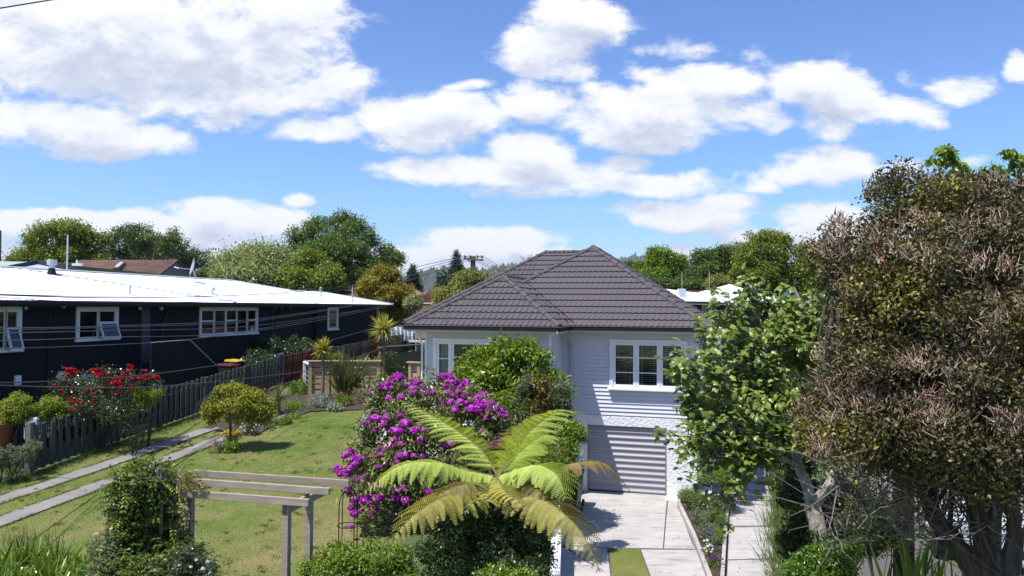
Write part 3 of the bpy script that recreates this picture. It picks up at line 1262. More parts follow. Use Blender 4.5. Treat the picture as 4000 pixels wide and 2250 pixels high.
for poly, ep, ed, ud in faces:
    slope(poly, ep, ed, ud)
    u_ = under(poly, ep, ud)
    ub.add(u_.v, u_.f)
hp(ub, 'roof_deck', M['gutter'])


def zroof(s, t):
    def hf(s0, s1, t0, t1):
        return max(0, min(s - s0, s1 - s, t - t0, t1 - t))
    return ZE + 0.03 + PP * max(hf(-8.04, ER, 1.56, 9.84), hf(-5.82, ER, ET, 9.84), hf(-6.40, EL, -2.04, 6.3))


def caps(p, q, r=0.088):
    """half round ridge caps, each its own piece, every one lapping the next"""
    A = Vector((p[0], p[1], zroof(*p) + 0.035))
    B_ = Vector((q[0], q[1], zroof(*q) + 0.035))
    d = B_ - A
    L = d.length
    n = max(1, int(round(L / 0.40)))
    dn = d.normalized()
    sd = dn.cross(Vector((0, 0, 1))).normalized()
    up = sd.cross(dn)
    for i in range(n):
        b_ = MB()
        vs, fs = [], []
        a = A + d * (i / n) - dn * 0.025
        c = A + d * ((i + 1) / n)
        secs = [(a, r * 1.10, 0.012), (a + dn * 0.035, r * 1.10, 0.012), (a + dn * 0.04, r, 0.004), (c, r * 0.95, 0)]
        K = 8
        for (pt, rr_, lf) in secs:
            for k in range(K + 1):
                th = math.pi * (k / K) * 1.1 - math.pi * 0.05
                vs.append(pt + sd * math.cos(th) * rr_ + up * (math.sin(th) * rr_ * 0.95 + lf - 0.01))
        for j in range(len(secs) - 1):
            for k in range(K):
                fs.append((j * (K + 1) + k, j * (K + 1) + k + 1, (j + 1) * (K + 1) + k + 1, (j + 1) * (K + 1) + k))
        fs.append(tuple(range(K + 1))[::-1])
        b_.add(vs, fs)
        b_.build('ridge_cap', M['tile'], house)


caps((ER, ET), (-1.68, 3.6))
caps((-3.76, 1.52), (-1.68, 3.6))
caps((-1.68, 3.6), (-1.68, 5.7))
caps((ER, 9.84), (-1.68, 5.7))
caps((EL, -2.04), (-4.05, 0.305))
caps((-6.40, -2.04), (-4.05, 0.305))
caps((-4.05, 0.305), (-4.05, 1.95))
caps((-4.05, 1.95), (-4.05, 3.91))
caps((-8.04, 1.56), (-3.9, 5.7))
caps((-3.9, 5.7), (-1.68, 5.7))
# valley trough with the raised edge seen on the front slope
b = MB()
vs = []
A0, A1 = (EL + 0.02, ET - 0.02), (-3.76, 1.52)
for (p, q) in ((A0, A1),):
    a = Vector((p[0], p[1], zroof(*p) + 0.045)); c = Vector((q[0], q[1], zroof(*q) + 0.045))
    b.beam(a + Vector((0.10, 0.10, 0.05)), c + Vector((0.10, 0.10, 0.05)), 0.02, 0.05)
    b.beam(a, c, 0.16, 0.02)
hp(b, 'valley_flashing', M['gutter'])

# sunroom bay of tall windows on the right side, further back
b = MB()
b.box(2.09, 2.75, 2.2, 7.5, 0.0, 2.9)
b.box(2.09, 2.75, 2.2, 7.5, 4.55, 4.95)
for t_ in (2.2, 3.2, 4.2, 5.2, 6.2, 7.4):
    b.box(2.66, 2.76, t_, t_ + 0.1, 2.9, 4.55)
b.box(2.09, 2.18, 2.2, 2.26, 2.9, 4.55)
b.box(2.40, 2.47, 2.2, 2.26, 2.9, 4.55)
bay = hp(b, 'sunroom', M['white'])
b = MB(); b.box(2.69, 2.70, 2.25, 7.45, 2.9, 4.55); b.box(2.2, 2.68, 2.215, 2.225, 2.9, 4.55); b.build('pane', M['glass'], bay)
b = MB(); b.box(2.11, 2.13, 2.3, 7.4, 2.9, 4.55); b.build('room', M['darkroom'], bay)
b = MB(); b.box(2.1, 2.13, 0.55, 1.45, 3.25, 4.62); wside = hp(b, 'window', M['white'])
b = MB(); b.box(2.13, 2.137, 0.63, 1.37, 3.33, 4.54); b.build('pane', mat('side_pane', (0.05, 0.06, 0.07), 0.05, spec=0.8), wside)
# ================================================================== DARK NEIGHBOUR HOUSE (left), long, white iron roof
M['dark'] = mat('black_painted_board', (0.011, 0.012, 0.017), 0.75, spec=0.15, var=0.15, vscale=1.5)
M['darktrim'] = mat('near_black_gutter', (0.012, 0.011, 0.020), 0.5, spec=0.25)
M['iron'] = mat('white_roofing_iron', (0.80, 0.81, 0.82), 0.6, spec=0.2, dirt=((0.45, 0.45, 0.44), 1.1, 0.16))
M['wframe'] = mat('window_white', (0.62, 0.64, 0.68), 0.5)
NA = R(14.0)
NO = Vector((-21.0, 0, 0))
nh = empty('neighbour_house', (NO.x, NO.y, 0), -NA, 'long black weatherboard house with bright white low iron roof on the left', 'house')
# local: y = along the facade (a), x = -b (towards the left is negative)


def NS(u):
    """distance along the facade where pixel column u meets it"""
    k = (u - 2000) / FOC
    # X = -21 + a sin, Y = a cos
    return -21.0 / (k * math.cos(NA) - math.sin(NA)) * 1.0


def nz(v, a, u):
    Y = a * math.cos(NA)
    Hh = 1198 + 0.0067 * (u - 2000)
    return CAM_Z - (v - Hh) / FOC * Y


EZ = 5.80
NP = 0.217


def nbld(b_, name, m_, parent=nh, **k):
    return b_.build(name, m_, parent, **k)


# walls set back 0.55 under the eaves, with window openings
WX = -0.55
wins = [  # u0, u1, v top, v bottom, kind
    (-90, 82, 1196, 1368, 'big'), (299, 460, 1202, 1322, 'open'), (780, 1006, 1204, 1304, 'four'), (1267, 1306, 1206, 1284, 'bath')]


def nwall_a(u):            # facade of the wall plane, offset by WX (further left)
    k = (u - 2000) / FOC
    s_, c_ = math.sin(NA), math.cos(NA)
    ox, oy = NO.x + WX * c_, NO.y - WX * s_
    return (ox - k * oy) / (k * c_ - s_)


def nwall_z(v, a, u):
    Y = NO.y - WX * math.sin(NA) + a * math.cos(NA)
    return CAM_Z - (v - (1198 + 0.0067 * (u - 2000))) / FOC * Y


W4 = []
for (u0, u1, v0, v1, kind) in wins:
    a0, a1 = nwall_a(u0), nwall_a(u1)
    am = (a0 + a1) / 2
    W4.append((a0, a1, nwall_z(v1, am, (u0 + u1) / 2), EZ - 0.20, kind))
AE = 53.0
b = MB()
cuts = sorted([6.0, nwall_a(1225)] + [w[0] for w in W4] + [w[1] for w in W4])
for a, c in zip(cuts, cuts[1:]):
    if c - a < 1e-4:
        continue
    mid = (a + c) / 2
    hh = [w for w in W4 if w[0] < mid < w[1]]
    if hh:
        b.box(WX - 0.15, WX, a, c, -1.0, hh[0][2])
        b.box(WX - 0.15, WX, a, c, hh[0][3], EZ - 0.12)
    else:
        b.box(WX - 0.15, WX, a, c, -1.0, EZ - 0.12)
nbld(b, 'wall', M['dark'])
# the far room stands a little proud
b = MB()
a_ = nwall_a(1225)
w = W4[3]
for (p, q) in ((a_, w[0]), (w[1], AE - 1.4)):
    b.box(WX - 0.3, WX + 0.22, p, q, -1, EZ - 0.12)
b.box(WX - 0.3, WX + 0.22, w[0], w[1], -1, w[2])
b.box(WX - 0.3, WX + 0.22, w[0], w[1], w[3], EZ - 0.12)
b.box(-11, WX - 0.3, AE - 1.6, AE - 1.4, -1, EZ - 0.12)
nbld(b, 'wall', M['dark'])
b = MB(); b.box(-11.5, -11.35, 6, AE - 1.6, -1, EZ - 0.12); b.box(-11.35, WX - .16, 6.0, 6.15, -1, EZ - .12); nbld(b, 'wall', M['dark'])
b = MB(); b.box(-12.0, 0.02, 5.0, AE, EZ - 0.13, EZ - 0.11); nbld(b, 'soffit', M['dark'])
# recessed porch with grey door, cover boards
pa, pb = nwall_a(553), nwall_a(586)
b = MB(); b.box(WX + 0.002, WX + 0.03, pa, pb, 3.4, EZ - 0.22); nbld(b, 'door', mat('blue_grey_door', (0.045, 0.05, 0.065), 0.5))
for u_ in (190, 1062):
    b = MB(); b.box(WX + 0.002, WX + 0.035, nwall_a(u_), nwall_a(u_ + 3.5), 1, EZ - .14); nbld(b, 'cover_board', M['darktrim'])
for (u0, u1) in ((646, 660), (1090, 1108)):
    b = MB(); b.tube([(WX + 0.10, nwall_a(u0), EZ - 0.2), (WX + 0.10, nwall_a(u0), EZ - .45), (WX + 0.08, nwall_a((u0 + u1) / 2 - 25), EZ - .9), (WX + 0.08, nwall_a((u0 + u1) / 2 - 25), 0.5)], 0.045, 6)
    nbld(b, 'downpipe', M['darktrim'])


def nwin(w, cols, open_=None, blinds=(), panels=None):
    a0, a1, z0, z1, kind = w
    xf = WX + (0.22 if kind == 'bath' else 0.0)
    f = MB()
    f.box(xf - 0.02, xf + 0.05, a0 - 0.02, a1 + 0.02, z1 - 0.10, z1 + 0.06)
    f.box(xf - 0.02, xf + 0.05, a0 - 0.02, a0 + 0.09, z0, z1 - 0.10)
    f.box(xf - 0.02, xf + 0.05, a1 - 0.09, a1 + 0.02, z0, z1 - 0.10)
    wo = f.build('window', M['wframe'], nh)
    s_ = MB(); s_.box(xf - 0.02, xf + 0.10, a0 - 0.06, a1 + 0.06, z0 - 0.08, z0); s_.build('sill', M['wframe'], wo)
    xs = [a0 + 0.09 + (a1 - a0 - 0.18) * c for c in cols]
    for i, (p, q) in enumerate(zip(xs, xs[1:])):
        f = MB()
        f.box(xf - 0.02, xf + 0.035, p - 0.03, p + 0.05, z0, z1 - 0.1)
        f.box(xf - 0.02, xf + 0.035, q - 0.05, q + 0.03, z0, z1 - 0.1)
        f.box(xf - 0.02, xf + 0.035, p + 0.05, q - 0.05, z1 - 0.17, z1 - 0.1)
        f.box(xf - 0.02, xf + 0.035, p + 0.05, q - 0.05, z0, z0 + 0.07)
        mid = z0 + (z1 - z0) * 0.50
        if panels and i in panels:
            f.box(xf - 0.02, xf + 0.035, p + 0.05, q - 0.05, mid - 0.03, mid + 0.03)
        f.build('sash', M['wframe'], wo)
        gl = MB(); gl.box(xf - 0.008, xf - 0.002, p, q, z0, z1 - 0.1); gl.build('pane', M['glass'], wo)
        if i in blinds:
            bl = MB()
            zz = z0 + 0.04 + (0 if kind != 'big' else (z1 - z0) * 0.5)
            while zz < z1 - 0.14:
                bl.box(xf - 0.09, xf - 0.06, p, q, zz, zz + 0.022)
                zz += 0.075
            bl.build('blind', M['blind'], wo)
        if open_ is not None and i == open_:
            # lower sash pushed out at the bottom
            f = MB()
            t_ = Vector((xf + 0.05, 0, mid - 0.02)); bt = Vector((xf + 0.24, 0, z0 + 0.02))
            d = bt - t_
            for yy in (p + 0.02, q - 0.02):
                f.beam((t_.x, yy, t_.z), (bt.x, yy, bt.z), 0.05, 0.07)
            f.beam((t_.x, p - 0.01, t_.z), (t_.x, q + 0.01, t_.z), 0.05, 0.06)
            f.beam((bt.x, p - 0.01, bt.z), (bt.x, q + 0.01, bt.z), 0.05, 0.09)
            so = f.build('awning_sash', M['wframe'], wo)
            gl = MB()
            gl.add([(t_.x, p + .03, t_.z), (t_.x, q - .03, t_.z), (bt.x, q - .03, bt.z), (bt.x, p + .03, bt.z)], [(0, 1, 2, 3)])
            gl.build('pane', mat('dim_pane', (0.03, 0.04, 0.07), 0.1, spec=0.5), wo)
    r_ = MB()
    r_.box(xf - 1.2, xf - 1.18, a0, a1, z0 - .1, z1)
    r_.box(xf - 1.18, xf - 0.31, a0 - .02, a0, z0 - .1, z1)
    r_.box(xf - 1.18, xf - 0.31, a1, a1 + .02, z0 - .1, z1)
    r_.box(xf - 1.18, xf - 0.31, a0, a1, z1, z1 + .02)
    r_.box(xf - 1.18, xf - 0.31, a0, a1, z0 - .12, z0 - .1)
    r_.build('room', M['darkroom'], wo)
    return wo


nwin(W4[0], [0, .33, .66, 1], open_=2, blinds=(0, 1, 2), panels=(2,))
nwin(W4[1], [0, .52, 1], open_=1, panels=(1,))
nwin(W4[2], [0, .22, .42, .62, .82, 1], blinds=(2,), panels=(0, 2, 4))
bw = nwin(W4[3], [0, 1])
b = MB()
for k in range(5):
    z_ = W4[3][2] + 0.05 + k * (W4[3][3] - W4[3][2] - 0.1) / 5
    b.add([(WX + .20, W4[3][0] + .1, z_), (WX + .20, W4[3][1] - .1, z_), (WX + 0.27, W4[3][1] - .1, z_ - .01 + 0.16), (WX + 0.27, W4[3][0] + .1, z_ - .01 + .16)], [(0, 1, 2, 3)])
b.build('louvre', mat('frosted_louvre', (0.16, 0.18, 0.17), 0.4), bw)

# roof: white corrugated sheets on the low hips
def corr(poly, zf, name='roof_sheet', pitch=0.076 * 3, amp=0.012, axis='x', parent=nh, m_=None, wdt=2.3):
    """roof plane made of long corrugated sheets, cut to the slope's outline"""
    n = len(poly)
    ctr = Vector((sum(p[0] for p in poly) / n, sum(p[1] for p in poly) / n, 0))
    ax = 1 if axis == 'x' else 0          # corrugations run along x: profile varies along y
    lo = min(p[ax] for p in poly)
    hi = max(p[ax] for p in poly)
    o0 = min(p[1 - ax] for p in poly)
    o1 = max(p[1 - ax] for p in poly)
    c = lo
    while c < hi:
        b_ = bmesh.new()
        ns = int(wdt / pitch) * 4
        r0, r1 = [], []
        for k in range(ns + 1):
            y = c + wdt * k / ns
            dz = amp * math.cos(2 * math.pi * k / 4)
            for row, o_ in ((r0, o0), (r1, o1)):
                p = (o_, y) if ax == 1 else (y, o_)
                row.append(b_.verts.new((p[0], p[1], dz)))
        for k in range(ns):
            b_.faces.new((r0[k], r0[k + 1], r1[k + 1], r1[k]))
        for a in range(n):
            p, q = Vector((*poly[a], 0)), Vector((*poly[(a + 1) % n], 0))
            nn = Vector((q.y - p.y, -(q.x - p.x), 0)).normalized()
            if (ctr - p).dot(nn) > 0:
                nn = -nn
            bmesh.ops.bisect_plane(b_, geom=b_.verts[:] + b_.edges[:] + b_.faces[:], plane_co=p, plane_no=nn, clear_outer=True, dist=1e-5)
        if b_.faces:
            for v_ in b_.verts:
                v_.co.z += zf(v_.co.x, v_.co.y)
            bmesh.ops.recalc_face_normals(b_, faces=b_.faces)
            me_ = bpy.data.meshes.new(name)
            b_.to_mesh(me_)
            link(name, me_, m_ or M['iron'], parent)
        b_.free()
        c += wdt + 0.001


A0_, A1_, BW = 5.0, 50.0, 12.0
zA = lambda x, y: EZ + NP * max(0, min(-x, x + BW, A1_ - y, y - A0_))
corr([(0, A0_), (0, A1_), (-6, A1_ - 6), (-6, A0_ + 6)], lambda x, y: EZ + NP * (-x))
corr([(-12, A1_), (-12, A0_), (-6, A0_ + 6), (-6, A1_ - 6)], lambda x, y: EZ + NP * (x + 12))
corr([(0, A1_), (-12, A1_), (-6, A1_ - 6)], lambda x, y: EZ + NP * (A1_ - y), axis='y')
corr([(0, A0_), (-12, A0_), (-6, A0_ + 6)], lambda x, y: EZ + NP * (y - A0_), axis='y')
B0_, B1_, BB = 43.0, 53.5, 7.0
corr([(0.06, B0_ + 0), (0.06, B1_), (-3.5, B1_ - 3.5), (-3.5, B0_)], lambda x, y: EZ + 0.012 + NP * (-x))
corr([(-7, B1_), (-7, B0_), (-3.5, B0_), (-3.5, B1_ - 3.5)], lambda x, y: EZ + 0.012 + NP * (x + 7))
corr([(0.06, B1_), (-7, B1_), (-3.5, B1_ - 3.5)], lambda x, y: EZ + 0.012 + NP * (B1_ - y), axis='y')


def fl(p, q, w_=0.16):
    b_ = MB()
    b_.beam(p, q, w_, 0.045)
    return nbld(b_, 'ridge_flashing', M['iron'])


fl((-6, A0_ + 6, EZ + 1.33), (-6, A1_ - 6, EZ + 1.33), 0.28)
fl((0, A1_, EZ + .03), (-6, A1_ - 6, EZ + 1.33))
fl((-12, A1_, EZ + .03), (-6, A1_ - 6, EZ + 1.33))
fl((0.06, B1_, EZ + .04), (-3.5, B1_ - 3.5, EZ + .79))
fl((-3.5, B0_ + 3, EZ + .79), (-3.5, B1_ - 3.5, EZ + .79))
fl((0.02, 35.6, EZ + .045), (-6, 29.6, EZ + 1.34), 0.12)
b = MB()
b.box(-0.03, 0.10, A0_, B1_, EZ - 0.13, EZ + 0.0)
b.box(-12.1, -11.97, A0_, A1_, EZ - 0.13, EZ)
b.box(-7, 0.1, B1_, B1_ + 0.12, EZ - .13, EZ)
nbld(b, 'gutter', M['darktrim'])
b = MB(); b.box(-0.06, -0.04, A0_, B1_, EZ - 0.20, EZ - 0.02); nbld(b, 'fascia', M['darktrim'])
b = MB(); b.box(-7, -0.1, B1_ - .2, B1_, EZ - 0.14, EZ - 0.12); nbld(b, 'soffit', M['dark'])
# screw rows and lap joints are on the sheets; vents and pipes on the roof


def on_roof(u, v, side=0):
    """point on the front slope of the neighbour's roof seen at this pixel"""
    d = ray(u, v)
    lo, hi = 15.0, 70.0
    f_ = lambda Y: (lambda X: CAM_Z + d[2] * Y - (EZ + NP * max(0, -((X - NO.x) * math.cos(NA) - (Y) * math.sin(NA)))))(d[0] * Y)
    best = None
    for i in range(600):
        Y = lo + (hi - lo) * i / 600
        if f_(Y) < 0.0 and (d[0] * Y - NO.x) * math.cos(NA) - Y * math.sin(NA) < 0:
            best = Y
            break
    Y = best or 35
    return Vector((d[0] * Y, Y, CAM_Z + d[2] * Y))


M['galv'] = mat('galvanised', (0.42, 0.46, 0.50), 0.4, metal=0.4)
fp = on_roof(202, 1073)
fl_ = empty('flue', fp, 0, 'galvanised chimney flue with black boot at the left of the white roof', 'flue')
b = MB(); b.lathe([(0.17, 0.42), (0.17, 0.62), (0.30, 0.64), (0.30, 0.80), (0.31, 0.82), (0.31, 0.95), (0.30, 0.96)], (0, 0, 0), 14); b.build('cowl', M['galv'], fl_, smooth=False)
b = MB(); b.lathe([(0.36, -0.14), (0.30, 0.0), (0.22, 0.28), (0.19, 0.42)], (0, 0, 0), 12); b.build('boot', M['black'], fl_)
fl_.scale = (.6, .6, .62)


def pipe(u, v0, v1, r, label, m_, cap_=None, name='vent_pipe'):
    p = on_roof(u, v0)
    h = (v0 - v1) / FOC * p.y
    e_ = empty(name, p, 0, label, 'vent pipe' if name == 'vent_pipe' else 'antenna mast')
    b_ = MB().tube([(0, 0, -0.06), (0, 0, h)], r, 8)
    b_.build('pipe', m_, e_)
    if cap_:
        b_ = MB().lathe([(r * 1.2, h - .10), (r * 1.9, h - .07), (r * 1.9, h + .05), (r * 1.0, h + 0.13)], (0, 0, 0), 10)
        b_.build('cap', cap_, e_)
    return e_


pipe(507, 1152, 1116, 0.035, 'thin grey vent pipe standing midway on the white roof', M['pipe'])
pipe(829, 1150, 1128, 0.07, 'short thick white vent pipe below the satellite dish', M['wframe'], M['wframe'])
pipe(1253, 1180, 1130, 0.05, 'tall white vent pipe with green cap near the far end of the roof', M['wframe'], mat('verdigris_cap', (0.18, 0.34, 0.32), 0.5))
mp = pipe(1376, 1186, 1120, 0.03, 'thin grey mast at the far eave carrying the wires', M['galv'], name='mast')

# satellite dish: reflector, arm, feed, tripod
sp = on_roof(748, 1100)
dish = empty('satellite_dish', sp, 0, 'pale satellite dish on struts on the white roof', 'satellite dish')
vs, fs = [], []
for i in range(6):
    r_ = 0.62 * i / 5
    for k in range(20):
        t = 2 * math.pi * k / 20
        vs.append((r_ * math.cos(t) * 0.88, r_ * math.sin(t), -0.16 + 0.16 * (i / 5) ** 2))
for i in range(5):
    for k in range(20):
        fs.append((i * 20 + k, i * 20 + (k + 1) % 20, (i + 1) * 20 + (k + 1) % 20, (i + 1) * 20 + k))
dm = MB().add(vs, fs)
me_ = dm.mesh('reflector')
rot = Vector((-0.90, -0.30, 0.25)).to_track_quat('Z', 'Y').to_matrix().to_4x4()
me_.transform(Matrix.Translation((0, 0, 1.10)) @ rot)
link('reflector', me_, M['wframe'], dish, smooth=True)
b = MB(); b.beam((0.05, 0, 0.85), (-0.85, -0.28, 0.95), 0.04); b.build('feed_arm', M['galv'], dish)
b = MB(); b.beam((-0.85, -0.28, 0.93), (-1.15, -0.38, 1.02), 0.10, 0.09); b.build('feed_horn', M['wframe'], dish)
for q in ((-0.25, 0.0, -0.1), (0.45, -0.2, -0.12), (0.35, 0.45, -0.05)):
    b = MB(); b.tube([(0.05, 0, 0.95), q], 0.024, 6); b.build('strut', M['galv'], dish)

# small fittings under the eaves and on the wall
dish.scale = (.68, .68, .72)


def bulb(u, v, r, label, sq=1.0):
    a = nwall_a(u)
    z = nwall_z(v, a, u)
    p = nh.matrix_basis @ Vector((WX + 0.14, a, z))
    p = Vector((NO.x + (WX + 0.14) * math.cos(NA) + a * math.sin(NA), -(WX + 0.14) * math.sin(NA) + a * math.cos(NA), z))
    e_ = empty('wall_light', p, 0, label, 'wall light')
    MB().lathe([(0.02, -r * sq), (r * .7, -r * .7 * sq), (r, 0), (r * .7, r * .7 * sq), (0.02, r * sq)], (0, 0, 0), 12).build('globe', M['wframe'], e_, smooth=True)
    MB().tube([(0, 0, 0), (-0.14, 0.03, r * .9)], 0.02, 6).build('bracket', M['darktrim'], e_)


bulb(536, 1203, 0.07, 'small round white light under the eave left of the porch')
bulb(620, 1204, 0.08, 'small round white light under the eave right of the porch')
bulb(1066, 1197, 0.08, 'round white lamp, left of the pair of spotlights under the eave')
bulb(1091, 1197, 0.11, 'larger white spotlight, middle one of three under the eave', .7)
bulb(1127, 1197, 0.11, 'white spotlight beside the tall louvre window, right one of three', .7)
bulb(237, 1195, 0.07, 'small white light under the eave near the leftmost windows')
bulb(90, 1203, 0.05, 'tiny white sensor light at the corner of the big left window')
bulb(233, 1467, 0.16, 'big round white globe lamp on the dark wall behind the red roses')


def wallbox(u, v, w_, h_, d_, label, name, cat, m_):
    a = nwall_a(u)
    z = nwall_z(v, a, u)
    p = Vector((NO.x + (WX + 0.02) * math.cos(NA) + a * math.sin(NA), -(WX + 0.02) * math.sin(NA) + a * math.cos(NA), z))
    e_ = empty(name, p, -NA, label, cat)
    b_ = MB(); b_.box(0, d_, -w_ / 2, w_ / 2, -h_ / 2, h_ / 2)
    bevel(b_.build('case', m_, e_), 0.02)
    return e_


e_ = wallbox(70, 1484, 0.20, 0.30, 0.10, 'small white meter box on the black wall at far left', 'meter_box', 'meter box', M['wframe'])
MB().box(0.10, 0.11, -0.07, 0.07, -0.10, 0.10).build('lid', M['wframe'], e_)
M['hpump'] = mat('heat_pump_case', (0.38, 0.42, 0.50), 0.5)
e_ = wallbox(322, 1490, 0.55, 0.50, 0.3, 'pale heat pump unit on the dark wall partly behind the roses', 'heat_pump', 'heat pump', M['hpump'])
MB().lathe([(0.17, 0), (0.17, 0.02), (0.05, 0.03)], (0, 0, 0), 14).build('fan_grille', M['black'], e_, loc=(0.30, 0.05, 0), rot=(0, R(90), 0))
pe = at(150, 1662, 22.0)
e_ = empty('gas_box', pe, -NA, 'low white utility box standing behind the fence under the round bushes', 'utility box')
bevel(MB().box(-.2, .25, -.3, .3, -.35, .22).build('case', M['hpump'], e_), .02)
MB().box(.25, .26, -.2, .0, -.1, .1).build('grille', M['black'], e_)

# entrance steps with a black panelled balustrade
def nloc(x, a, z):
    return Vector((NO.x + x * math.cos(NA) + a * math.sin(NA), -x * math.sin(NA) + a * math.cos(NA), z))


st = empty('stair', nloc(0, 0, 0), -NA, 'black panelled entrance stair descending along the dark house', 'stair')


def bal_a(u, x):
    k = (u - 2000) / FOC
    s_, c_ = math.sin(NA), math.cos(NA)
    ox, oy = NO.x + x * c_, -x * s_
    return (ox - k * oy) / (k * c_ - s_)


BX = 0.9
p0, p1, p2 = bal_a(596, BX), bal_a(745, BX), bal_a(885, BX)
zt = CAM_Z - (1341 - 1190) / FOC * (p0 * math.cos(NA))
b = MB()
b.prism([(p0, 0.6), (p0, zt), (p1, zt + 0.02), (p2, zt - 1.5), (p2, 0.6)], 'x', BX - 0.06, BX)
b.build('balustrade', M['dark'], st)
b = MB(); b.beam((BX - .03, p0, zt + .02), (BX - .03, p1, zt + .04), 0.09, 0.03); b.beam((BX - .03, p1, zt + .04), (BX - .03, p2, zt - 1.48), 0.09, 0.03)
b.build('handrail', M['pipe'], st)
b = MB(); b.box(WX + .01, BX - .06, p0, p1, zt - 1.1, zt - 1.0); b.build('landing', M['dark'], st)
for k in range(8):
    a = p1 + (p2 - p1) * k / 8
    b = MB(); b.box(WX + .01, BX - .07, a, a + (p2 - p1) / 8, 0.6, zt - 1.05 - (k + 1) * 0.18); b.build('step', M['dark'], st)

# ================================================================== PICKET FENCE along the boundary
M['oldwood'] = mat('weathered_paling', (0.062, 0.068, 0.060), 0.9, var=0.35, vscale=5, stretch=(6, 6, 1), bump=0.004, bscale=30, objvar=0.16)
M['redwood'] = mat('red_stained_paling', (0.095, 0.030, 0.016), 0.85, var=0.4, vscale=4, stretch=(5, 5, 1), objvar=0.3)
M['greywood'] = mat('silver_grey_timber', (0.13, 0.128, 0.118), 0.85, var=0.2, vscale=3, stretch=(1, 1, 6), objvar=0.1)
fa = math.atan(0.2126)


def picket_mesh(h, w_=0.088, th=0.02, thick=None):
    b_ = MB()
    b_.prism([(-w_ / 2, 0), (w_ / 2, 0), (w_ / 2, h), (-w_ / 2, h)], 'y', -th / 2, th / 2)
    # chamfered weathered top
    n0 = len(b_.v)
    b_.add([(-w_ / 2, -th / 2, h), (w_ / 2, -th / 2, h), (w_ / 2, th / 2, h + 0.015), (-w_ / 2, th / 2, h + 0.015)], [(0, 1, 2, 3)])
    return b_.mesh('picket')


def fence_ends(y0, y1):
    return Vector((fencex(y0), y0, 0)), Vector((fencex(y1), y1, 0))


YN, YJ1, YJ2, YF = 18.4, 30.0, 33.4, 48.0
fz = lambda y: float(np.interp(y, [10, 18.4, 29.8, 46, 60], [1.1, 1.64, 2.58, 3.14, 3.3]))


def picket_fence(y0, y1, h, mpick, label, sp, first_post=True, mixed=False, w_=0.10, group=None, redfrac=0.0):
    root = empty('picket_fence', (fencex(y0), y0, fz(y0)), 0, label, 'fence')
    base_ = Vector((fencex(y0), y0, fz(y0)))
    L = (y1 - y0) / math.cos(fa)
    rr_ = random.Random(int(y0 * 7))
    meshes = [picket_mesh(h + rr_.uniform(-.02, .02), w_) for _ in range(4)]
    rz = math.pi / 2 - fa
    s = 0.1
    i = 0
    while s < L:
        y = y0 + s * math.cos(fa)
        for side in (0, 1):
            ss = s + side * sp * 0.5
            if ss > L:
                break
            y = y0 + ss * math.cos(fa)
            off = 0.055 if side == 0 else -0.055
            x = fencex(y) + off * math.cos(fa)
            p = Vector((x, y - off * math.sin(fa), fz(y) + 0.06)) - base_
            me_ = meshes[rr_.randrange(4)]
            o = bpy.data.objects.new('picket', me_)
            if not me_.materials:
                me_.materials.append(mpick)
            COL.objects.link(o)
            o.parent = root
            o.location = p
            o.rotation_euler = (rr_.uniform(-.015, .015), rr_.uniform(-.02, .02), rz)
            if mixed:
                o.material_slots[0].link = 'OBJECT'
                o.material_slots[0].material = M['redwood'] if rr_.random() < redfrac else M['oldwood']
        s += sp
        i += 1
    for zz in (0.28, h - 0.22):
        b_ = MB()
        k = 8
        for j in range(k):
            ya, yb = y0 + (y1 - y0) * j / k, y0 + (y1 - y0) * (j + 1) / k
            b_.beam(Vector((fencex(ya), ya, fz(ya) + 0.06 + zz)) - base_, Vector((fencex(yb), yb, fz(yb) + 0.06 + zz)) - base_, 0.045, 0.07)
        b_.build('rail', mpick, root)
    s = 0.0
    while s < L + 0.1:
        y = y0 + s * math.cos(fa)
        b_ = MB()
        ph = h + (0.16 if s == 0 or s > L - 2.3 else 0.06)
        x = fencex(y)
        b_.box(-0.07, 0.07, -0.07, 0.07, -0.25, ph)
        o = b_.build('post', M['greywood'] if s == 0 else mpick, root, loc=Vector((x, y, fz(y))) - base_, rot=(0, 0, -fa))
        s += 2.35
    return root


picket_fence(YN, YJ1, 1.06, M['oldwood'], 'weathered dark grey paling fence running along the driveway', 0.255, w_=0.125)
picket_fence(YJ1 + 0.1, YJ2, 1.06, M['redwood'], 'short red stained paling fence behind the cabbage palm', 0.21, w_=0.11)
picket_fence(YJ2 + 0.1, YF, 1.0, M['oldwood'], 'far paling fence of mixed red and grey pickets behind the gate', 0.23, mixed=True, redfrac=0.45, w_=0.115)

# ================================================================== timber fence, gate, pool style gate near the house
M['pine'] = mat('new_pine', (0.36, 0.27, 0.165), 0.8, var=0.2, vscale=3, stretch=(1, 1, 8), objvar=0.12)
M['pineold'] = mat('aged_pine', (0.30, 0.26, 0.20), 0.8, var=0.2, vscale=3, stretch=(1, 1, 8), objvar=0.15)


def screen(pL, pR, z0, z1, nb, label, m_, name='timber_fence', cap_=True):
    d = pR - pL
    L = d.length
    ang = math.atan2(d.y, d.x)
    root = empty(name, (pL.x, pL.y, z0), ang, label, 'fence')
    hgt = z1 - z0
    for i in range(nb):
        bh = hgt / nb
        b_ = MB(); b_.box(0.05, L - 0.05, -0.012, 0.012, bh * i + 0.05 * bh, bh * (i + 1) - 0.18 * bh)
        b_.build('board', m_, root)
    for x in (0, L):
        b_ = MB(); b_.box(x - 0.06, x + 0.06, -0.08, 0.04, -0.3, hgt); b_.build('post', m_, root)
    if cap_:
        b_ = MB(); b_.box(-0.12, L + 0.12, -0.13, 0.08, hgt + 0.0, hgt + 0.045); b_.build('cap_rail', m_, root)
    return root


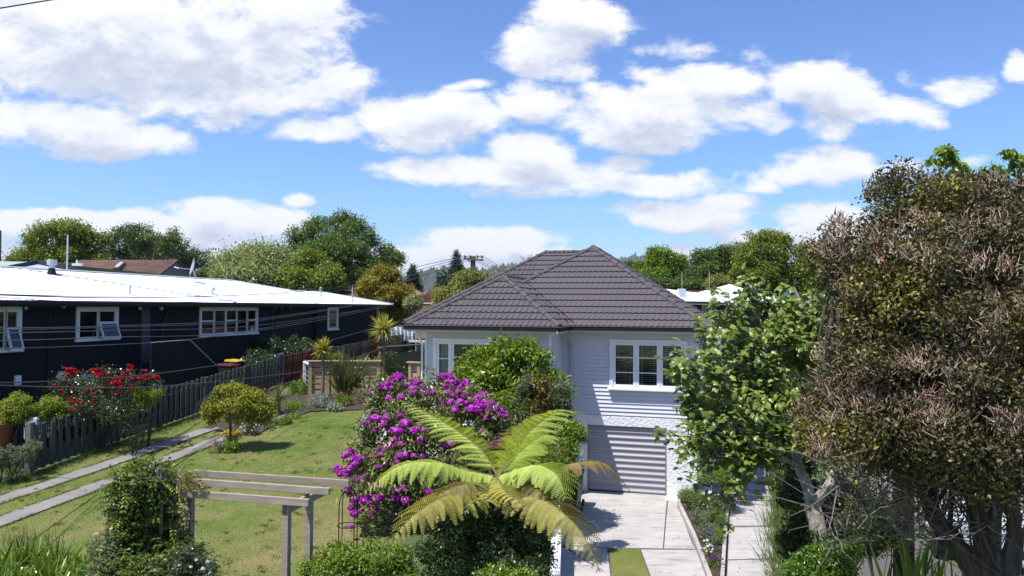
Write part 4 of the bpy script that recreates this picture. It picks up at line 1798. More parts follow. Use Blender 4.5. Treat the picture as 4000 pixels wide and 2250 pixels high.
gz = 2.50
screen(at(1213, 1412, 28.0), at(1478, 1412, 28.3), gz - .05, at(1350, 1412, 28.2).z, 6, 'horizontal timber board screen behind the big flax', M['pine'])
screen(at(1606, 1420, 27.2), at(1640, 1422, 27.0), gz, at(1620, 1418, 27.1).z, 4, 'short timber panel with cap against the house corner', M['pine'], name='gate_return')
screen(at(1484, 1430, 31.0), at(1665, 1366, 34.0), 2.6, 4.0, 1, 'plain brown board fence beyond the black gate', mat('brown_board', (0.14, 0.115, 0.085), 0.9, var=0.25, vscale=3, stretch=(8, 8, 1)), cap_=True)
# white framed trellis panel left of the screen
pL, pR = at(1190, 1416, 29.4), at(1212, 1410, 28.1)
tr = empty('trellis_frame', (pL.x, pL.y, 2.55), math.atan2(pR.y - pL.y, pR.x - pL.x), 'white painted post and wire frame at the fence end', 'trellis')
Lt = (pR - pL).length
for x in (0, Lt):
    MB().box(x - .05, x + .05, -.05, .05, -.2, pL.z - 2.55).build('post', M['white'], tr)
MB().box(-.05, Lt + .05, -.06, .06, pL.z - 2.55, pL.z - 2.50).build('top_rail', M['white'], tr)
for k in range(6):
    MB().box(0.05, Lt - .05, -.01, .01, .15 + k * .18, .165 + k * .18).build('wire', M['galv'], tr)
# black bar gate
pL, pR = at(1500, 1430, 28.3), at(1598, 1432, 27.3)
gt = empty('gate', (pL.x, pL.y, gz - .05), math.atan2(pR.y - pL.y, pR.x - pL.x), 'black metal bar gate between the timber screens', 'gate')
Lg = (pR - pL).length
hg = pL.z - gz
for z_ in (0.12, hg):
    MB().box(0, Lg, -.018, .018, z_, z_ + .035).build('rail', M['black'], gt)
n_ = int(Lg / .105)
for k in range(n_ + 1):
    MB().box(Lg * k / n_ - .009, Lg * k / n_ + .009, -.009, .009, .1, hg).build('bar', M['black'], gt)

# retaining wall between garden and garage court
rw = MB()
ys = np.linspace(9, 22.0, 14)
vs, fs = [], []
for y in ys:
    x = float(wallx(y))
    for dx, z in ((-0.10, -0.3), (0.10, -0.3), (0.10, 0.82), (-0.10, 0.82)):
        vs.append((x + dx, y, z))
for i in range(len(ys) - 1):
    for k in range(4):
        fs.append((4 * i + k, 4 * i + (k + 1) % 4, 4 * i + 4 + (k + 1) % 4, 4 * i + 4 + k))
fs += [(0, 1, 2, 3)[::-1], tuple(4 * (len(ys) - 1) + k for k in range(4))]
rw.add(vs, fs)
tag(rw.build('retaining_wall', M['plaster']), 'low white plastered retaining wall left of the driveway', 'wall')

# planter bed kerbs
def kerb(pts, h, w_, label, m_):
    b_ = MB()
    for p, q in zip(pts, pts[1:]):
        b_.beam((p[0], p[1], h / 2 + 0.0), (q[0], q[1], h / 2 + 0.0), w_, h + 0.04)
    return tag(b_.build('planter_kerb', m_), label, 'kerb')


kL = [atz(u, v, 0.1) for u, v in ((2652, 1938), (2652, 1972), (2712, 2100), (2768, 2250), (2800, 2330))]
kR = [atz(u, v, 0.1) for u, v in ((2846, 1940), (2832, 2090), (2822, 2250), (2815, 2330))]
kerb([(p.x, p.y) for p in kL], 0.16, 0.09, 'low concrete kerb on the garage side of the planter', M['conc'])
kerb([(p.x, p.y) for p in kR], 0.12, 0.08, 'thin concrete kerb between the planter and the side path', M['conc'])
sheet('garden_bed', [(p.x, p.y) for p in kL] + [(p.x, p.y) for p in kR[::-1]], 0.10, M['soil'], label='soil of the narrow planter bed')

# wheelie bins at the garage corner
M['bin'] = mat('dark_bin_plastic', (0.018, 0.022, 0.020), 0.5)


def wheelie(p, rz, label, body, lid, grp=None):
    e_ = empty('wheelie_bin', p, rz, label, 'wheelie bin', grp)
    b_ = MB()
    b_.add([(-.20, -.22, .06), (.20, -.22, .06), (.20, .22, .06), (-.20, .22, .06), (-.27, -.30, .95), (.27, -.30, .95), (.27, .32, .95), (-.27, .32, .95)],
           [(0, 3, 2, 1), (4, 5, 6, 7), (0, 1, 5, 4), (1, 2, 6, 5), (2, 3, 7, 6), (3, 0, 4, 7)])
    b_.box(-.29, .29, -.32, .34, .93, .97)
    bevel(b_.build('body', body, e_), .02)
    b_ = MB()
    b_.add([(-.30, -.36, .97), (.30, -.36, .97), (.30, .34, .97), (-.30, .34, .97), (-.27, -.32, 1.01), (.27, -.32, 1.01), (.27, .32, 1.05), (-.27, .32, 1.05)],
           [(0, 3, 2, 1), (4, 5, 6, 7), (0, 1, 5, 4), (1, 2, 6, 5), (2, 3, 7, 6), (3, 0, 4, 7)])
    bevel(b_.build('lid', lid, e_), .015)
    b_ = MB().tube([(-.24, .38, .99), (.24, .38, .99)], .018, 6)
    b_.build('handle', M['black'], e_)
    for sx in (-.27, .27):
        b_ = MB().lathe([(.02, -.03), (.1, -.03), (.1, .03), (.02, .03)], (0, 0, 0), 12)
        b_.build('wheel', M['black'], e_, loc=(sx, .25, .10), rot=(0, R(90), 0))
    return e_


wheelie((1.62, 21.0, 0.03), R(-15), 'dark green wheelie bin by the retaining wall, nearer of the two at the garage', M['bin'], M['bin'])
wheelie((1.75, 21.9, 0.03), R(-15), 'black wheelie bin tucked closest to the garage corner', M['black'], M['black'])
by = at(920, 1450, 31.5)
wheelie((by.x, by.y, 5.7 - (1450 - 1190) / 3000 * 31.5 - 0.2 - .35), R(70), 'wheelie bin with yellow lid beside the dark house stair', M['bin'], mat('yellow_lid', (0.42, 0.30, 0.02), 0.5))
by = at(893, 1462, 31.0)
wheelie((by.x, by.y, 5.7 - (1462 - 1190) / 3000 * 31.0 - .3 - .3), R(70), 'wheelie bin with dark red lid in front of the yellow-lidded one', M['bin'], mat('red_lid', (0.10, 0.012, 0.014), 0.5))

# ================================================================== houses beyond
M['brick_t'] = mat('brown_concrete_tile', (0.20, 0.125, 0.095), 0.9, var=0.22, vscale=1.2, objvar=0.08)
M['red_t'] = mat('rust_tile', (0.17, 0.085, 0.068), 0.9, var=0.2, vscale=1.2)
M['greyw'] = mat('mauve_wall', (0.20, 0.175, 0.165), 0.9)


def tiled(poly3, course, wave, m_, parent, name='roof', amp=0.03, run=None):
    """tiled plane: corners p0(eave left) p1(eave right) p2(ridge right) p3(ridge left); stepped courses with rolls"""
    p0, p1, p2, p3 = [Vector(p) for p in poly3]
    L = ((p3 - p0).length + (p2 - p1).length) / 2
    nc = max(2, int(L / course))
    nx = max(2, int((p1 - p0).length / wave) * 2)
    nx = min(nx, 260)
    nrm = (p1 - p0).cross(p3 - p0).normalized()
    if nrm.z < 0:
        nrm = -nrm
    vs, fs = [], []
    for j in range(nc):
        for (t, lift) in ((j / nc, amp * 1.3), ((j + 1) / nc, 0.0)):
            a, c = p0.lerp(p3, t), p1.lerp(p2, t)
            for i in range(nx + 1):
                q = a.lerp(c, i / nx)
                vs.append(q + nrm * (lift + (amp * 0.8 if i % 2 else 0)))
        b0 = j * 2 * (nx + 1)
        for i in range(nx):
            fs.append((b0 + i, b0 + i + 1, b0 + nx + 1 + i + 1, b0 + nx + 1 + i))
            if j:
                pb = b0 - (nx + 1)
                fs.append((pb + i, pb + i + 1, b0 + i + 1, b0 + i))
    return MB().add(vs, fs).build(name, m_, parent)


# brown tiled gable house with skylight
bh = empty('brown_roof_house', (0, 60, 0), 0, 'house with brown tiled gable roof and skylight beyond the white roof', 'house')
O60 = Vector((0, 60, 0))


def rel(u, v, Y, o):
    return at(u, v, Y) - o


r0, r1 = rel(314, 1018, 62, O60), rel(693, 1018, 60, O60)
e0, e1 = rel(120, 1108, 54, O60), rel(612, 1080, 52, O60)
tiled((e0, e1, r1, r0), 0.34, 0.30, M['brick_t'], bh)
bk0, bk1 = rel(314, 1018, 62, O60) + Vector((2, 8, -2.2)), rel(775, 1090, 64, O60)
MB().add([tuple(r0), tuple(r1), tuple(bk1 + Vector((0.4, 0, 0))), tuple(bk0)], [(0, 1, 2, 3)]).build('roof', M['brick_t'], bh)
MB().add([tuple(e1 + Vector((.15, 0, -.05))), tuple(r1 + Vector((-.05, 0, -.05))), tuple(bk1), tuple(bk1 + Vector((0, 0, -3))), tuple(e1 + Vector((.15, 0, -3)))], [(0, 1, 2, 3, 4)]).build('gable_wall', M['greyw'], bh)
MB().beam(e1, r1, 0.14, 0.16).beam(r1, bk1, .14, .16).build('barge_board', mat('barge', (0.10, 0.06, 0.05), 0.7), bh)
MB().beam(r0, r1, 0.2, 0.10).build('ridge', M['brick_t'], bh)
sk = [rel(u, v, Y, O60) for u, v, Y in ((440, 1054, 55.2), (462, 1054, 55.1), (491, 1027, 59.0), (470, 1027, 59.1))]
up = Vector((0, -.05, .12))
nb_ = MB(); nb_.add([tuple(p + up) for p in sk] + [tuple(p - up) for p in sk], [(0, 1, 2, 3), (0, 4, 5, 1), (1, 5, 6, 2), (2, 6, 7, 3), (3, 7, 4, 0)])
sko = nb_.build('skylight', mat('skylight_frame', (0.06, 0.055, 0.05), 0.5), bh)
c_ = sum(sk, Vector()) / 4
MB().add([tuple(c_ + (p - c_) * .72 + up * 1.15) for p in sk], [(0, 1, 2, 3)]).build('pane', mat('skylight_pane', (0.30, 0.38, 0.36), 0.15, spec=.6), sko)
lw = empty('low_brown_roof', (0, 66, 0), 0, 'lower brown tiled roof left of the skylight house', 'house')
O66 = Vector((0, 66, 0))
tiled((rel(150, 1075, 58, O66), rel(330, 1075, 58, O66), rel(318, 1027, 66, O66), rel(165, 1027, 66, O66)), 0.34, 0.32, M['brick_t'], lw)
MB().box(rel(160, 1060, 60, O66).x, rel(320, 1060, 60, O66).x, -4, 0, 2, 6.0).build('wall', M['greyw'], lw)
# ridge vent
MB().lathe([(0.18, 0), (0.18, .25), (.3, .27), (.28, .4)], tuple(at(305, 1030, 60.5)), 8)
# green iron roof house at far left
gh = empty('green_roof_house', (0, 46, 0), 0, 'pale house with green iron gable roof at the far left edge', 'house')
O46 = Vector((0, 46, 0))
M['green_i'] = mat('green_iron', (0.24, 0.34, 0.27), 0.6)
A_ = rel(145, 1023, 47, O46); B_ = rel(-160, 1018, 50, O46)
C_ = rel(292, 1056, 46, O46); D_ = rel(-60, 1062, 44, O46); E_ = rel(-200, 1070, 48, O46)
MB().add([tuple(A_), tuple(B_), tuple(E_), tuple(D_)], [(0, 1, 2, 3)]).build('roof', M['green_i'], gh)
MB().add([tuple(A_), tuple(B_), tuple(B_ + Vector((6, 6, -1.5))), tuple(C_ + Vector((3, 5, 0)))], [(0, 1, 2, 3)]).build('roof', M['green_i'], gh)
MB().add([tuple(A_ + Vector((0, .1, -.1))), tuple(C_ + Vector((0, .1, -.1))), tuple(C_ + Vector((0, .1, -3))), tuple(D_ + Vector((0, .1, -3))), tuple(D_ + Vector((0, .1, -.1)))], [(0, 1, 2, 3, 4)]).build('gable_wall', mat('pale_gable', (0.33, 0.35, 0.38), 0.8), gh)
MB().beam(A_, C_ + Vector((.8, 0, -.16)), .1, .22).beam(A_, D_, .1, .22).build('barge_board', mat('navy_barge', (0.03, 0.035, 0.05), 0.6), gh)
mm = at(262, 1048, 44)
e_ = empty('mast', (mm.x, mm.y, mm.z - 2), 0, 'tall thin white aerial mast rising behind the white roof', 'mast')
MB().tube([(0, 0, 0), (0, 0, 2 + (1048 - 917) / 3000 * 44)], [0.05, .035], 8).build('pole', M['wframe'], e_)
mm = at(302, 1033, 43)
e_ = empty('roof_vent', (mm.x, mm.y, mm.z - .3), 0, 'small white roof vent at the left end of the brown ridge', 'roof vent')
MB().box(-.25, .25, -.1, .1, .22, .36).build('base', M['wframe'], e_)
MB().tube([(-.02, 0, .3), (-.02, 0, .55)], .05, 6).build('spigot', M['wframe'], e_)


def far_house(name, label, corners, ridge, Y, m_, wall=None, wall_h=3.0, gable_v=None, course=0.36):
    """hip or gable roof from its visible corner pixels; corners/ridge are (u,v,Y)"""
    o = Vector((0, Y, 0))
    e_ = empty(name, o, 0, label, 'house')
    cs_ = [rel(*c, o) for c in corners]
    rs = [rel(*c, o) for c in ridge]
    tiled((cs_[0], cs_[1], rs[1], rs[0]), course, 0.4, m_, e_)
    bl, br = cs_[0] + Vector((0, 9, 0)), cs_[1] + Vector((0, 9, 0))
    MB().add([tuple(bl), tuple(br), tuple(rs[1]), tuple(rs[0])], [(0, 1, 2, 3)]).build('roof_back', m_, e_)
    MB().add([tuple(cs_[1]), tuple(br), tuple(rs[1])], [(0, 1, 2)]).build('roof_hip', m_, e_)
    MB().add([tuple(cs_[0]), tuple(bl), tuple(rs[0])], [(0, 1, 2)]).build('roof_hip', m_, e_)
    MB().beam(rs[0], rs[1], .22, .1).beam(cs_[1], rs[1], .2, .08).beam(cs_[0], rs[0], .2, .08).build('ridge_cap', m_, e_)
    z0 = min(cs_[0].z, cs_[1].z)
    x0, x1 = cs_[0].x + .4, cs_[1].x - .4
    yy = (cs_[0].y + cs_[1].y) / 2
    MB().box(x0, x1, yy + .5, yy + 8.5, z0 - wall_h, z0 - .05).build('wall', wall or M['greyw'], e_)
    MB().box(x0 - .3, x1 + .3, yy - .12, yy - .02, z0 - .12, z0).build('gutter', M['wframe'], e_)
    return e_


far_house('tiled_house', 'brown tiled roof low beside the golden tree, nearest of the small roofs', [(1600, 1325, 44), (1960, 1330, 42)], [(1610, 1196, 56), (1860, 1196, 56)], 50, M['brick_t'], course=.33)
far_house('tiled_house', 'red brown roof with white gutter behind the tiled roof', [(1570, 1180, 62), (1720, 1182, 62)], [(1612, 1151, 70), (1725, 1151, 70)], 64, M['red_t'])
far_house('tiled_house', 'pinkish gable roof in front of the small conifer', [(1585, 1152, 76), (1662, 1150, 76)], [(1603, 1139, 82), (1634, 1139, 82)], 78, M['brick_t'])
far_house('tiled_house', 'pale brown gable roof between the two conifers', [(1650, 1152, 78), (1712, 1152, 78)], [(1675, 1136, 86), (1712, 1136, 86)], 80, M['brick_t'])
far_house('tiled_house', 'red tiled hip roof seen left of the golden tree', [(1290, 1165, 66), (1480, 1185, 62)], [(1345, 1112, 74), (1398, 1114, 74)], 68, M['red_t'], course=.5)
far_house('tiled_house', 'steep red roof edge right of the golden tree', [(1500, 1154, 68), (1640, 1154, 66)], [(1530, 1108, 74), (1578, 1108, 74)], 70, M['brick_t'])
far_house('long_roof_house', 'long red brown tiled roof beyond the white roofed house', [(2540, 1160, 60), (2980, 1160, 58)], [(2570, 1117, 70), (2860, 1119, 70)], 64, M['red_t'], course=.4)

# white iron roofed house on the right
wh = empty('white_roof_house', (0, 48, 0), 0, 'dark walled house with white iron hip roof behind the main house', 'house')
O48 = Vector((0, 48, 0))
P_ = lambda u, v, Y: tuple(rel(u, v, Y, O48))
MB().add([P_(2640, 1180, 45), P_(3070, 1183, 43), P_(2851, 1110, 50), P_(2728, 1142, 50)], [(0, 1, 2, 3)]).build('roof_sheet', M['iron'], wh)
MB().add([P_(2480, 1178, 46), P_(2640, 1180, 45), P_(2728, 1142, 50), P_(2708, 1142, 50.2), P_(2597, 1128, 50.3), P_(2560, 1128, 50.4)], [(0, 1, 2, 3, 4, 5)]).build('roof_sheet', M['iron'], wh)
MB().add([P_(2851, 1110, 50), P_(3070, 1183, 43), P_(3080, 1183, 55)], [(0, 1, 2)]).build('roof_sheet', M['iron'], wh)
MB().beam(P_(2660, 1180, 44.6), P_(2728, 1143, 49.8), .12, .06).beam(P_(2646, 1180, 44.6), P_(2705, 1146, 49.8), .08, .05).build('valley', M['galv'], wh)
zz = rel(2700, 1183, 45, O48).z
x0, x1 = rel(2560, 1183, 45.6, O48).x, rel(3060, 1183, 45.0, O48).x
MB().box(x0, x1, -2.3, 5, zz - 3.2, zz - .02).build('wall', mat('charcoal_wall', (0.05, 0.05, 0.055), 0.8), wh)
MB().beam((x0 - .3, -3.2, zz + .04), (x1 + .3, -4.2, zz - .02), .1, .14).build('gutter', M['darktrim'], wh)
MB().box(x0 - .3, x1, -4.2, -2.3, zz - .09, zz - .07).build('soffit', M['fascia'], wh)
wx0, wx1 = rel(2742, 1200, 45.7, O48).x, rel(2794, 1200, 45.7, O48).x
wz0, wz1 = rel(2742, 1232, 45.7, O48).z, rel(2742, 1190, 45.7, O48).z
f = MB()
f.box(wx0, wx1, -2.36, -2.30, wz0, wz1)
wn_ = f.build('window', M['white'], wh)
dk = mat('dark_pane', (0.02, 0.03, 0.045), 0.1, spec=.6)
for i in range(4):
    for j in range(3):
        a = wx0 + .06 + (wx1 - wx0 - .1) * i / 4
        c = wz0 + .06 + (wz1 - wz0 - .1) * j / 3
        MB().box(a, a + (wx1 - wx0) / 4 - .07, -2.37, -2.35, c, c + (wz1 - wz0) / 3 - .06).build('pane', dk, wn_)
ch = MB(); ch.box(rel(2646, 1140, 49, O48).x, rel(2672, 1140, 49, O48).x, .6, 1.0, rel(2646, 1162, 49, O48).z, rel(2646, 1129, 49, O48).z); ch.build('chimney', M['iron'], wh)
MB().lathe([(.02, 0), (.2, .03), (.3, .09)], (0, 0, 0), 14).build('dish', M['hpump'], wh, loc=rel(2662, 1146, 47.5, O48), rot=(R(75), 0, R(20)))
# TV aerial on that roof
tp = at(2847, 1180, 44)
ta = empty('tv_aerial', tp, 0, 'tv aerial with many rods on a mast in front of the white roof', 'aerial')
sc_ = 44 / 3000
MB().tube([(0, 0, -.3), (0, 0, 40 * sc_)], .03, 6).build('mast', M['galv'], ta)
MB().beam((0, 0, 31 * sc_), (-60 * sc_, -.3, 31 * sc_), .03).build('boom', M['pipe'], ta)
for k in range(11):
    x = (-60 + k * 5.5) * sc_
    MB().beam((x, -.3, 31 * sc_ - .18), (x, -.3, 31 * sc_ + .18), .02).build('rod', M['pipe'], ta)
MB().box(-.35, -.02, -.1, .1, 28 * sc_, 34 * sc_).build('junction_box', M['black'], ta)
for (u, v0, v1, lab) in ((2771, 1112, 1060, 'thin far aerial mast among the right hand trees'), (2664, 1112, 1062, 'thin aerial mast left of the other in the right hand trees')):
    q = at(u, v0, 58)
    e_ = empty('mast', q, 0, lab, 'mast')
    MB().tube([(0, 0, -1), (0, 0, (v0 - v1) / 3000 * 58)], .03, 6).build('pole', M['galv'], e_)

# laundry / white cover beyond the fence
M['cloth'] = mat('white_cloth', (0.74, 0.75, 0.80), 0.9)
e_ = empty('washing_line', at(1570, 1330, 43), 0, 'white sheets hanging out beyond the red and grey pickets', 'washing line')
rr_ = random.Random(3)
for q, (u0, u1, vt, vb) in enumerate(((1500, 1545, 1282, 1330), (1540, 1580, 1276, 1330), (1572, 1612, 1284, 1330), (1608, 1622, 1292, 1330))):
    vs, fs = [], []
    for i in range(13):
        for j in range(5):
            p = at(u0 + (u1 - u0) * i / 12, vt + (vb - vt) * j / 4 + 3 * math.sin(i * 1.1 + q), 43 + 0.18 * math.sin(i * 1.3 + q) + q * .15) - Vector(e_.location)
            vs.append(tuple(p))
    for i in range(12):
        for j in range(4):
            fs.append((i * 5 + j, i * 5 + j + 1, i * 5 + 6 + j, i * 5 + 5 + j))
    MB().add(vs, fs).build('sheet', M['cloth'], e_, smooth=True)
q0, q1 = at(1495, 1282, 43.2) - Vector(e_.location), at(1625, 1284, 43.2) - Vector(e_.location)
MB().beam(q0, q1, .04).beam(q0, q0 - Vector((0, 0, 2.3)), .05).beam(q1, q1 - Vector((0, 0, 2.3)), .05).build('frame', M['galv'], e_)

# ================================================================== power pole and wires
pp_ = at(1846, 1140, 62)
top = at(1849, 1001, 62)
po = empty('power_pole', (pp_.x, pp_.y, 0), 0, 'weathered timber power pole with one crossarm and four insulators', 'power pole')
M['polewood'] = mat('pole_wood', (0.13, 0.10, 0.075), 0.9, var=.35, vscale=3, stretch=(5, 5, 1), bump=.02, bscale=9)
MB().tube([(0, 0, 0), (0, 0, top.z * .5), (.02, 0, top.z)], [.30, .25, .20], 10).build('pole', M['polewood'], po)
za = at(1848, 1012, 61.6).z
k_ = 61.6 / 3000
MB().beam((-36 * k_, -.25, za + .05), (42 * k_, -.25, za - .08), .13, .14).build('crossarm', M['polewood'], po)
MB().beam((-20 * k_, -.3, za - .05), (-3 * k_, -.2, za - 16 * k_), .06, .06).build('brace', M['polewood'], po)
ins = [(-30, 2), (-9, 2), (19, 2), (37, 2)]
for (dx, dz) in ins:
    MB().lathe([(.02, 0), (.03, .06), (.075, .09), (.075, .14), (.05, .16), (.08, .19), (.06, .26), (.02, .27)], (dx * k_, -.25, za + .04), 8).build('insulator', M['black'], po)


def wire(pts, r, label, grp=None, m_=None, sag=0.0, n=24, name='wire'):
    """catenary-like cable through 3D end points"""
    out = []
    for a, c in zip(pts, pts[1:]):
        for i in range(n):
            t = i / n
            p = a.lerp(c, t)
            p.z -= sag * 4 * t * (1 - t)
            out.append(p)
    out.append(pts[-1])
    b_ = MB().tube(out, r, 5)
    return tag(b_.build(name, m_ or M['wirem']), label, 'wire', grp)


M['wirem'] = mat('wire_grey', (0.07, 0.07, 0.075), 0.5)
M['wirel'] = mat('wire_pale', (0.09, 0.093, 0.105), 0.5)
T = lambda dx: Vector((pp_.x + dx * k_, pp_.y - .25, za + .28))
for i, ((dx, dz), (ul, vl)) in enumerate(zip(ins, ((1480, 1095), (1470, 1112), (1465, 1120), (1460, 1142)))):
    wire([T(dx), at(ul - 400, vl + 75 + 20 * i, 75)], .022, f'power line leaving the pole to the left, {["lowest slung outer", "inner left", "inner right", "far outer"][i]} one', 'power lines left of the pole')
for i, ((dx, dz), (ul, vl)) in enumerate(zip(ins, ((1960, 1070), (1975, 1072), (1985, 1073), (2000, 1068)))):
    a = T(dx)
    d = at(ul, vl, 56) - a
    wire([a, a + d * 1.7], .022, f'power line leaving the pole to the right, {["first", "second", "third", "fourth"][i]} insulator from the left', 'power lines right of the pole')
# service wires in front of the black house
hook = at(1376, 1195, 42)
far_r = at(1655, 1300, 23.2)
W_ = [([(-60, 1148, 15), (500, 1157, 22), (1000, 1144, 32), (1372, 1116, 40)], 'upper of the wires crossing in front of the white roof'),
      ([(-60, 1150, 15.5), (500, 1163, 22), (1000, 1150, 32), (1374, 1122, 40)], 'thick second wire crossing in front of the white roof'),
      ([(-60, 1158, 15.2), (400, 1180, 21), (900, 1172, 29), (1376, 1130, 40)], 'wire running just above the dark gutter'),
      ([(-60, 1280, 13), (400, 1274, 18), (1000, 1246, 27), (1376, 1192, 39)], 'top pale wire in front of the black wall'),
      ([(-60, 1288, 13), (400, 1279, 18), (1000, 1253, 27), (1376, 1196, 39)], 'second pale wire in front of the black wall'),
      ([(-60, 1301, 13), (400, 1292, 18), (1000, 1272, 27), (1400, 1212, 39)], 'third pale wire in front of the black wall'),
      ([(-60, 1333, 13), (400, 1318, 18), (1000, 1293, 27), (1465, 1208, 40)], 'fourth pale wire in front of the black wall'),
      ([(-60, 1364, 13), (400, 1348, 18), (750, 1325, 22), (1100, 1270, 28), (1528, 1190, 40)], 'lowest pale wire ending at the far eave'),
      ([(-60, 1496, 12), (300, 1484, 14), (700, 1448, 18), (1100, 1378, 24), (1500, 1270, 33), (1700, 1205, 50)], 'long dark cable passing the palms'),
      ([(-60, 1503, 12), (250, 1512, 13), (600, 1510, 16), (1000, 1474, 19), (1300, 1425, 21), (1655, 1300, 23.0)], 'service cable reaching the left corner of the main house')]


def smoothpts(P3, n=14):
    out = []
    m_ = len(P3)
    for i in range(m_ - 1):
        p0_, p1_, p2_, p3_ = P3[max(i - 1, 0)], P3[i], P3[i + 1], P3[min(i + 2, m_ - 1)]
        for k in range(n):
            t = k / n
            out.append(0.5 * ((2 * p1_) + (p2_ - p0_) * t + (2 * p0_ - 5 * p1_ + 4 * p2_ - p3_) * t * t + (3 * p1_ - p0_ - 3 * p2_ + p3_) * t ** 3))
    out.append(P3[-1])
    return out


for i, (pts, lab) in enumerate(W_):
    P3 = smoothpts([at(*p) for p in pts])
    d0_ = (P3[0] - P3[3]).normalized()
    P3 = [P3[0] + d0_ * 6] + P3
    tag(MB().tube(P3, 0.009 if i != 1 else 0.016, 5).build('wire', M['wirel'] if 2 < i < 8 else M['wirem']), lab, 'wire')
wa_, wb_ = at(-80, 45, 9), at(330, -22, 11)
wd_ = (wb_ - wa_).normalized()
P3 = [wa_ - wd_ * 14, wa_, wb_, wb_ + wd_ * 26]
tag(MB().tube(P3, 0.009, 5).build('wire', M['black']), 'short black wire across the top left corner of the sky', 'wire')
# far-left pole top at the edge of the view
lp = at(-6, 1010, 50)
e_ = empty('power_pole', (lp.x, lp.y, 0), 0, 'pole with stay just touching the left edge', 'power pole')
MB().tube([(0, 0, 0), (0, 0, at(-6, 900, 50).z)], [.2, .14], 8).build('pole', M['polewood'], e_)
MB().tube([(0, 0, at(-6, 968, 50).z), tuple(at(24, 1003, 50) - Vector((lp.x, lp.y, 0)))], .02, 5).build('stay', M['wirem'], e_)

# ================================================================== hills
def hillmat():
    m = bpy.data.materials.new('forested_hill')
    m.use_nodes = True
    t = m.node_tree
    N = NT(t)
    b = t.nodes['Principled BSDF']
    tcn = N.node('ShaderNodeTexCoord')
    f = N.noise(tcn.outputs['Object'], 0.012, 8, 0.65)
    c = N.ramp(f, [(0.3, (0.022, 0.040, 0.022)), (0.48, (0.035, 0.055, 0.026)), (0.6, (0.060, 0.058, 0.035)), (0.75, (0.085, 0.070, 0.045))])
    f2 = N.noise(tcn.outputs['Object'], 0.10, 5, 0.7)
    c = N.mix(N.smooth(f2, 0.3, 0.7, 0, .6), c, (0.012, 0.022, 0.012))
    N.l.new(c, b.inputs['Base Color'])
    b.inputs['Roughness'].default_value = 1.0
    return m


M['hill'] = hillmat()


def hill(ridge_px, Y, depth, seed, label, rough=1.0, trees=0):
    """ridge polyline in pixels at distance Y, a real sloping landform behind and before it"""
    rr2 = np.random.default_rng(seed)
    us = np.array([p[0] for p in ridge_px], float)
    vs_ = np.array([p[1] for p in ridge_px], float)
    nx = 420
    uu = np.linspace(us[0], us[-1], nx)
    vv = np.interp(uu, us, vs_)
    zt_ = np.array([at(u, v, Y).z for u, v in zip(uu, vv)])
    xs = (uu - 2000) / FOC * Y
    dx = xs[1] - xs[0]
    ny = 60
    prof = np.linspace(-1, 1, ny)
    n2 = rr2.normal(0, 1, (ny, nx))
    for _ in range(3):
        n2 = (n2 + np.roll(n2, 1, 0) + np.roll(n2, -1, 0) + np.roll(n2, 1, 1) + np.roll(n2, -1, 1)) / 5
    gul = rr2.normal(0, 1, (1, nx))
    for _ in range(12):
        gul = (gul + np.roll(gul, 1, 1) + np.roll(gul, -1, 1)) / 3
    gul /= gul.std() + 1e-6
    sh = np.clip(1 - np.abs(prof), 0, 1)[:, None]
    base_h = zt_[None, :] * (sh ** 0.8)
    ZZ = base_h + gul * 9 * (sh * (1 - sh) * 4) * (Y / 2500) + n2 * 14 * sh ** .3 * rough * (Y / 3000) - 2
    XX = np.repeat(xs[None, :], ny, 0) * (1 + prof[:, None] * depth / Y * 0.5)
    YY = Y + prof[:, None] * depth + 0 * XX
    vs2 = np.stack([XX.ravel(), YY.ravel(), ZZ.ravel()], 1)
    I, J = np.meshgrid(np.arange(nx - 1), np.arange(ny - 1))
    a = (J * nx + I).ravel()
    q = np.stack([a, a + 1, a + nx + 1, a + nx], 1)
    tag(link('hill', npmesh('hill', vs2, q), M['hill']), label, kind='structure')
    if trees:
        # conifers standing along the crest and down the near face: small cones, one mass
        iv = rr2.integers(0, nx, trees)
        jv = (ny // 2 - np.abs(rr2.normal(0, 5, trees))).astype(int)
        P = np.stack([XX[jv, iv], YY[jv, iv], ZZ[jv, iv]], 1)
        P[:, 0] += rr2.uniform(-1, 1, trees) * abs(dx)
        h_ = rr2.uniform(5, 13, trees) * (Y / 2600)
        w_ = h_ * rr2.uniform(.16, .34, trees)
        V_, F_ = [], []
        ang = np.array([0, 2.09, 4.19])
        base3 = P[:, None, :] + np.stack([np.cos(ang)[None] * w_[:, None], np.sin(ang)[None] * w_[:, None], np.zeros((trees, 3))], 2)
        tip = P + np.stack([np.zeros(trees), np.zeros(trees), h_], 1)
        Vn = np.concatenate([base3, tip[:, None, :]], 1).reshape(-1, 3)
        b0 = np.arange(trees)[:, None] * 4
        Fn = np.concatenate([b0 + np.array([0, 1, 3]), b0 + np.array([1, 2, 3]), b0 + np.array([2, 0, 3])], 0)
        tag(link('hill_forest', npmesh('hill_forest', Vn, Fn), M['hill']), label.replace('hill', 'hill') + ', its pine forest', kind='stuff')


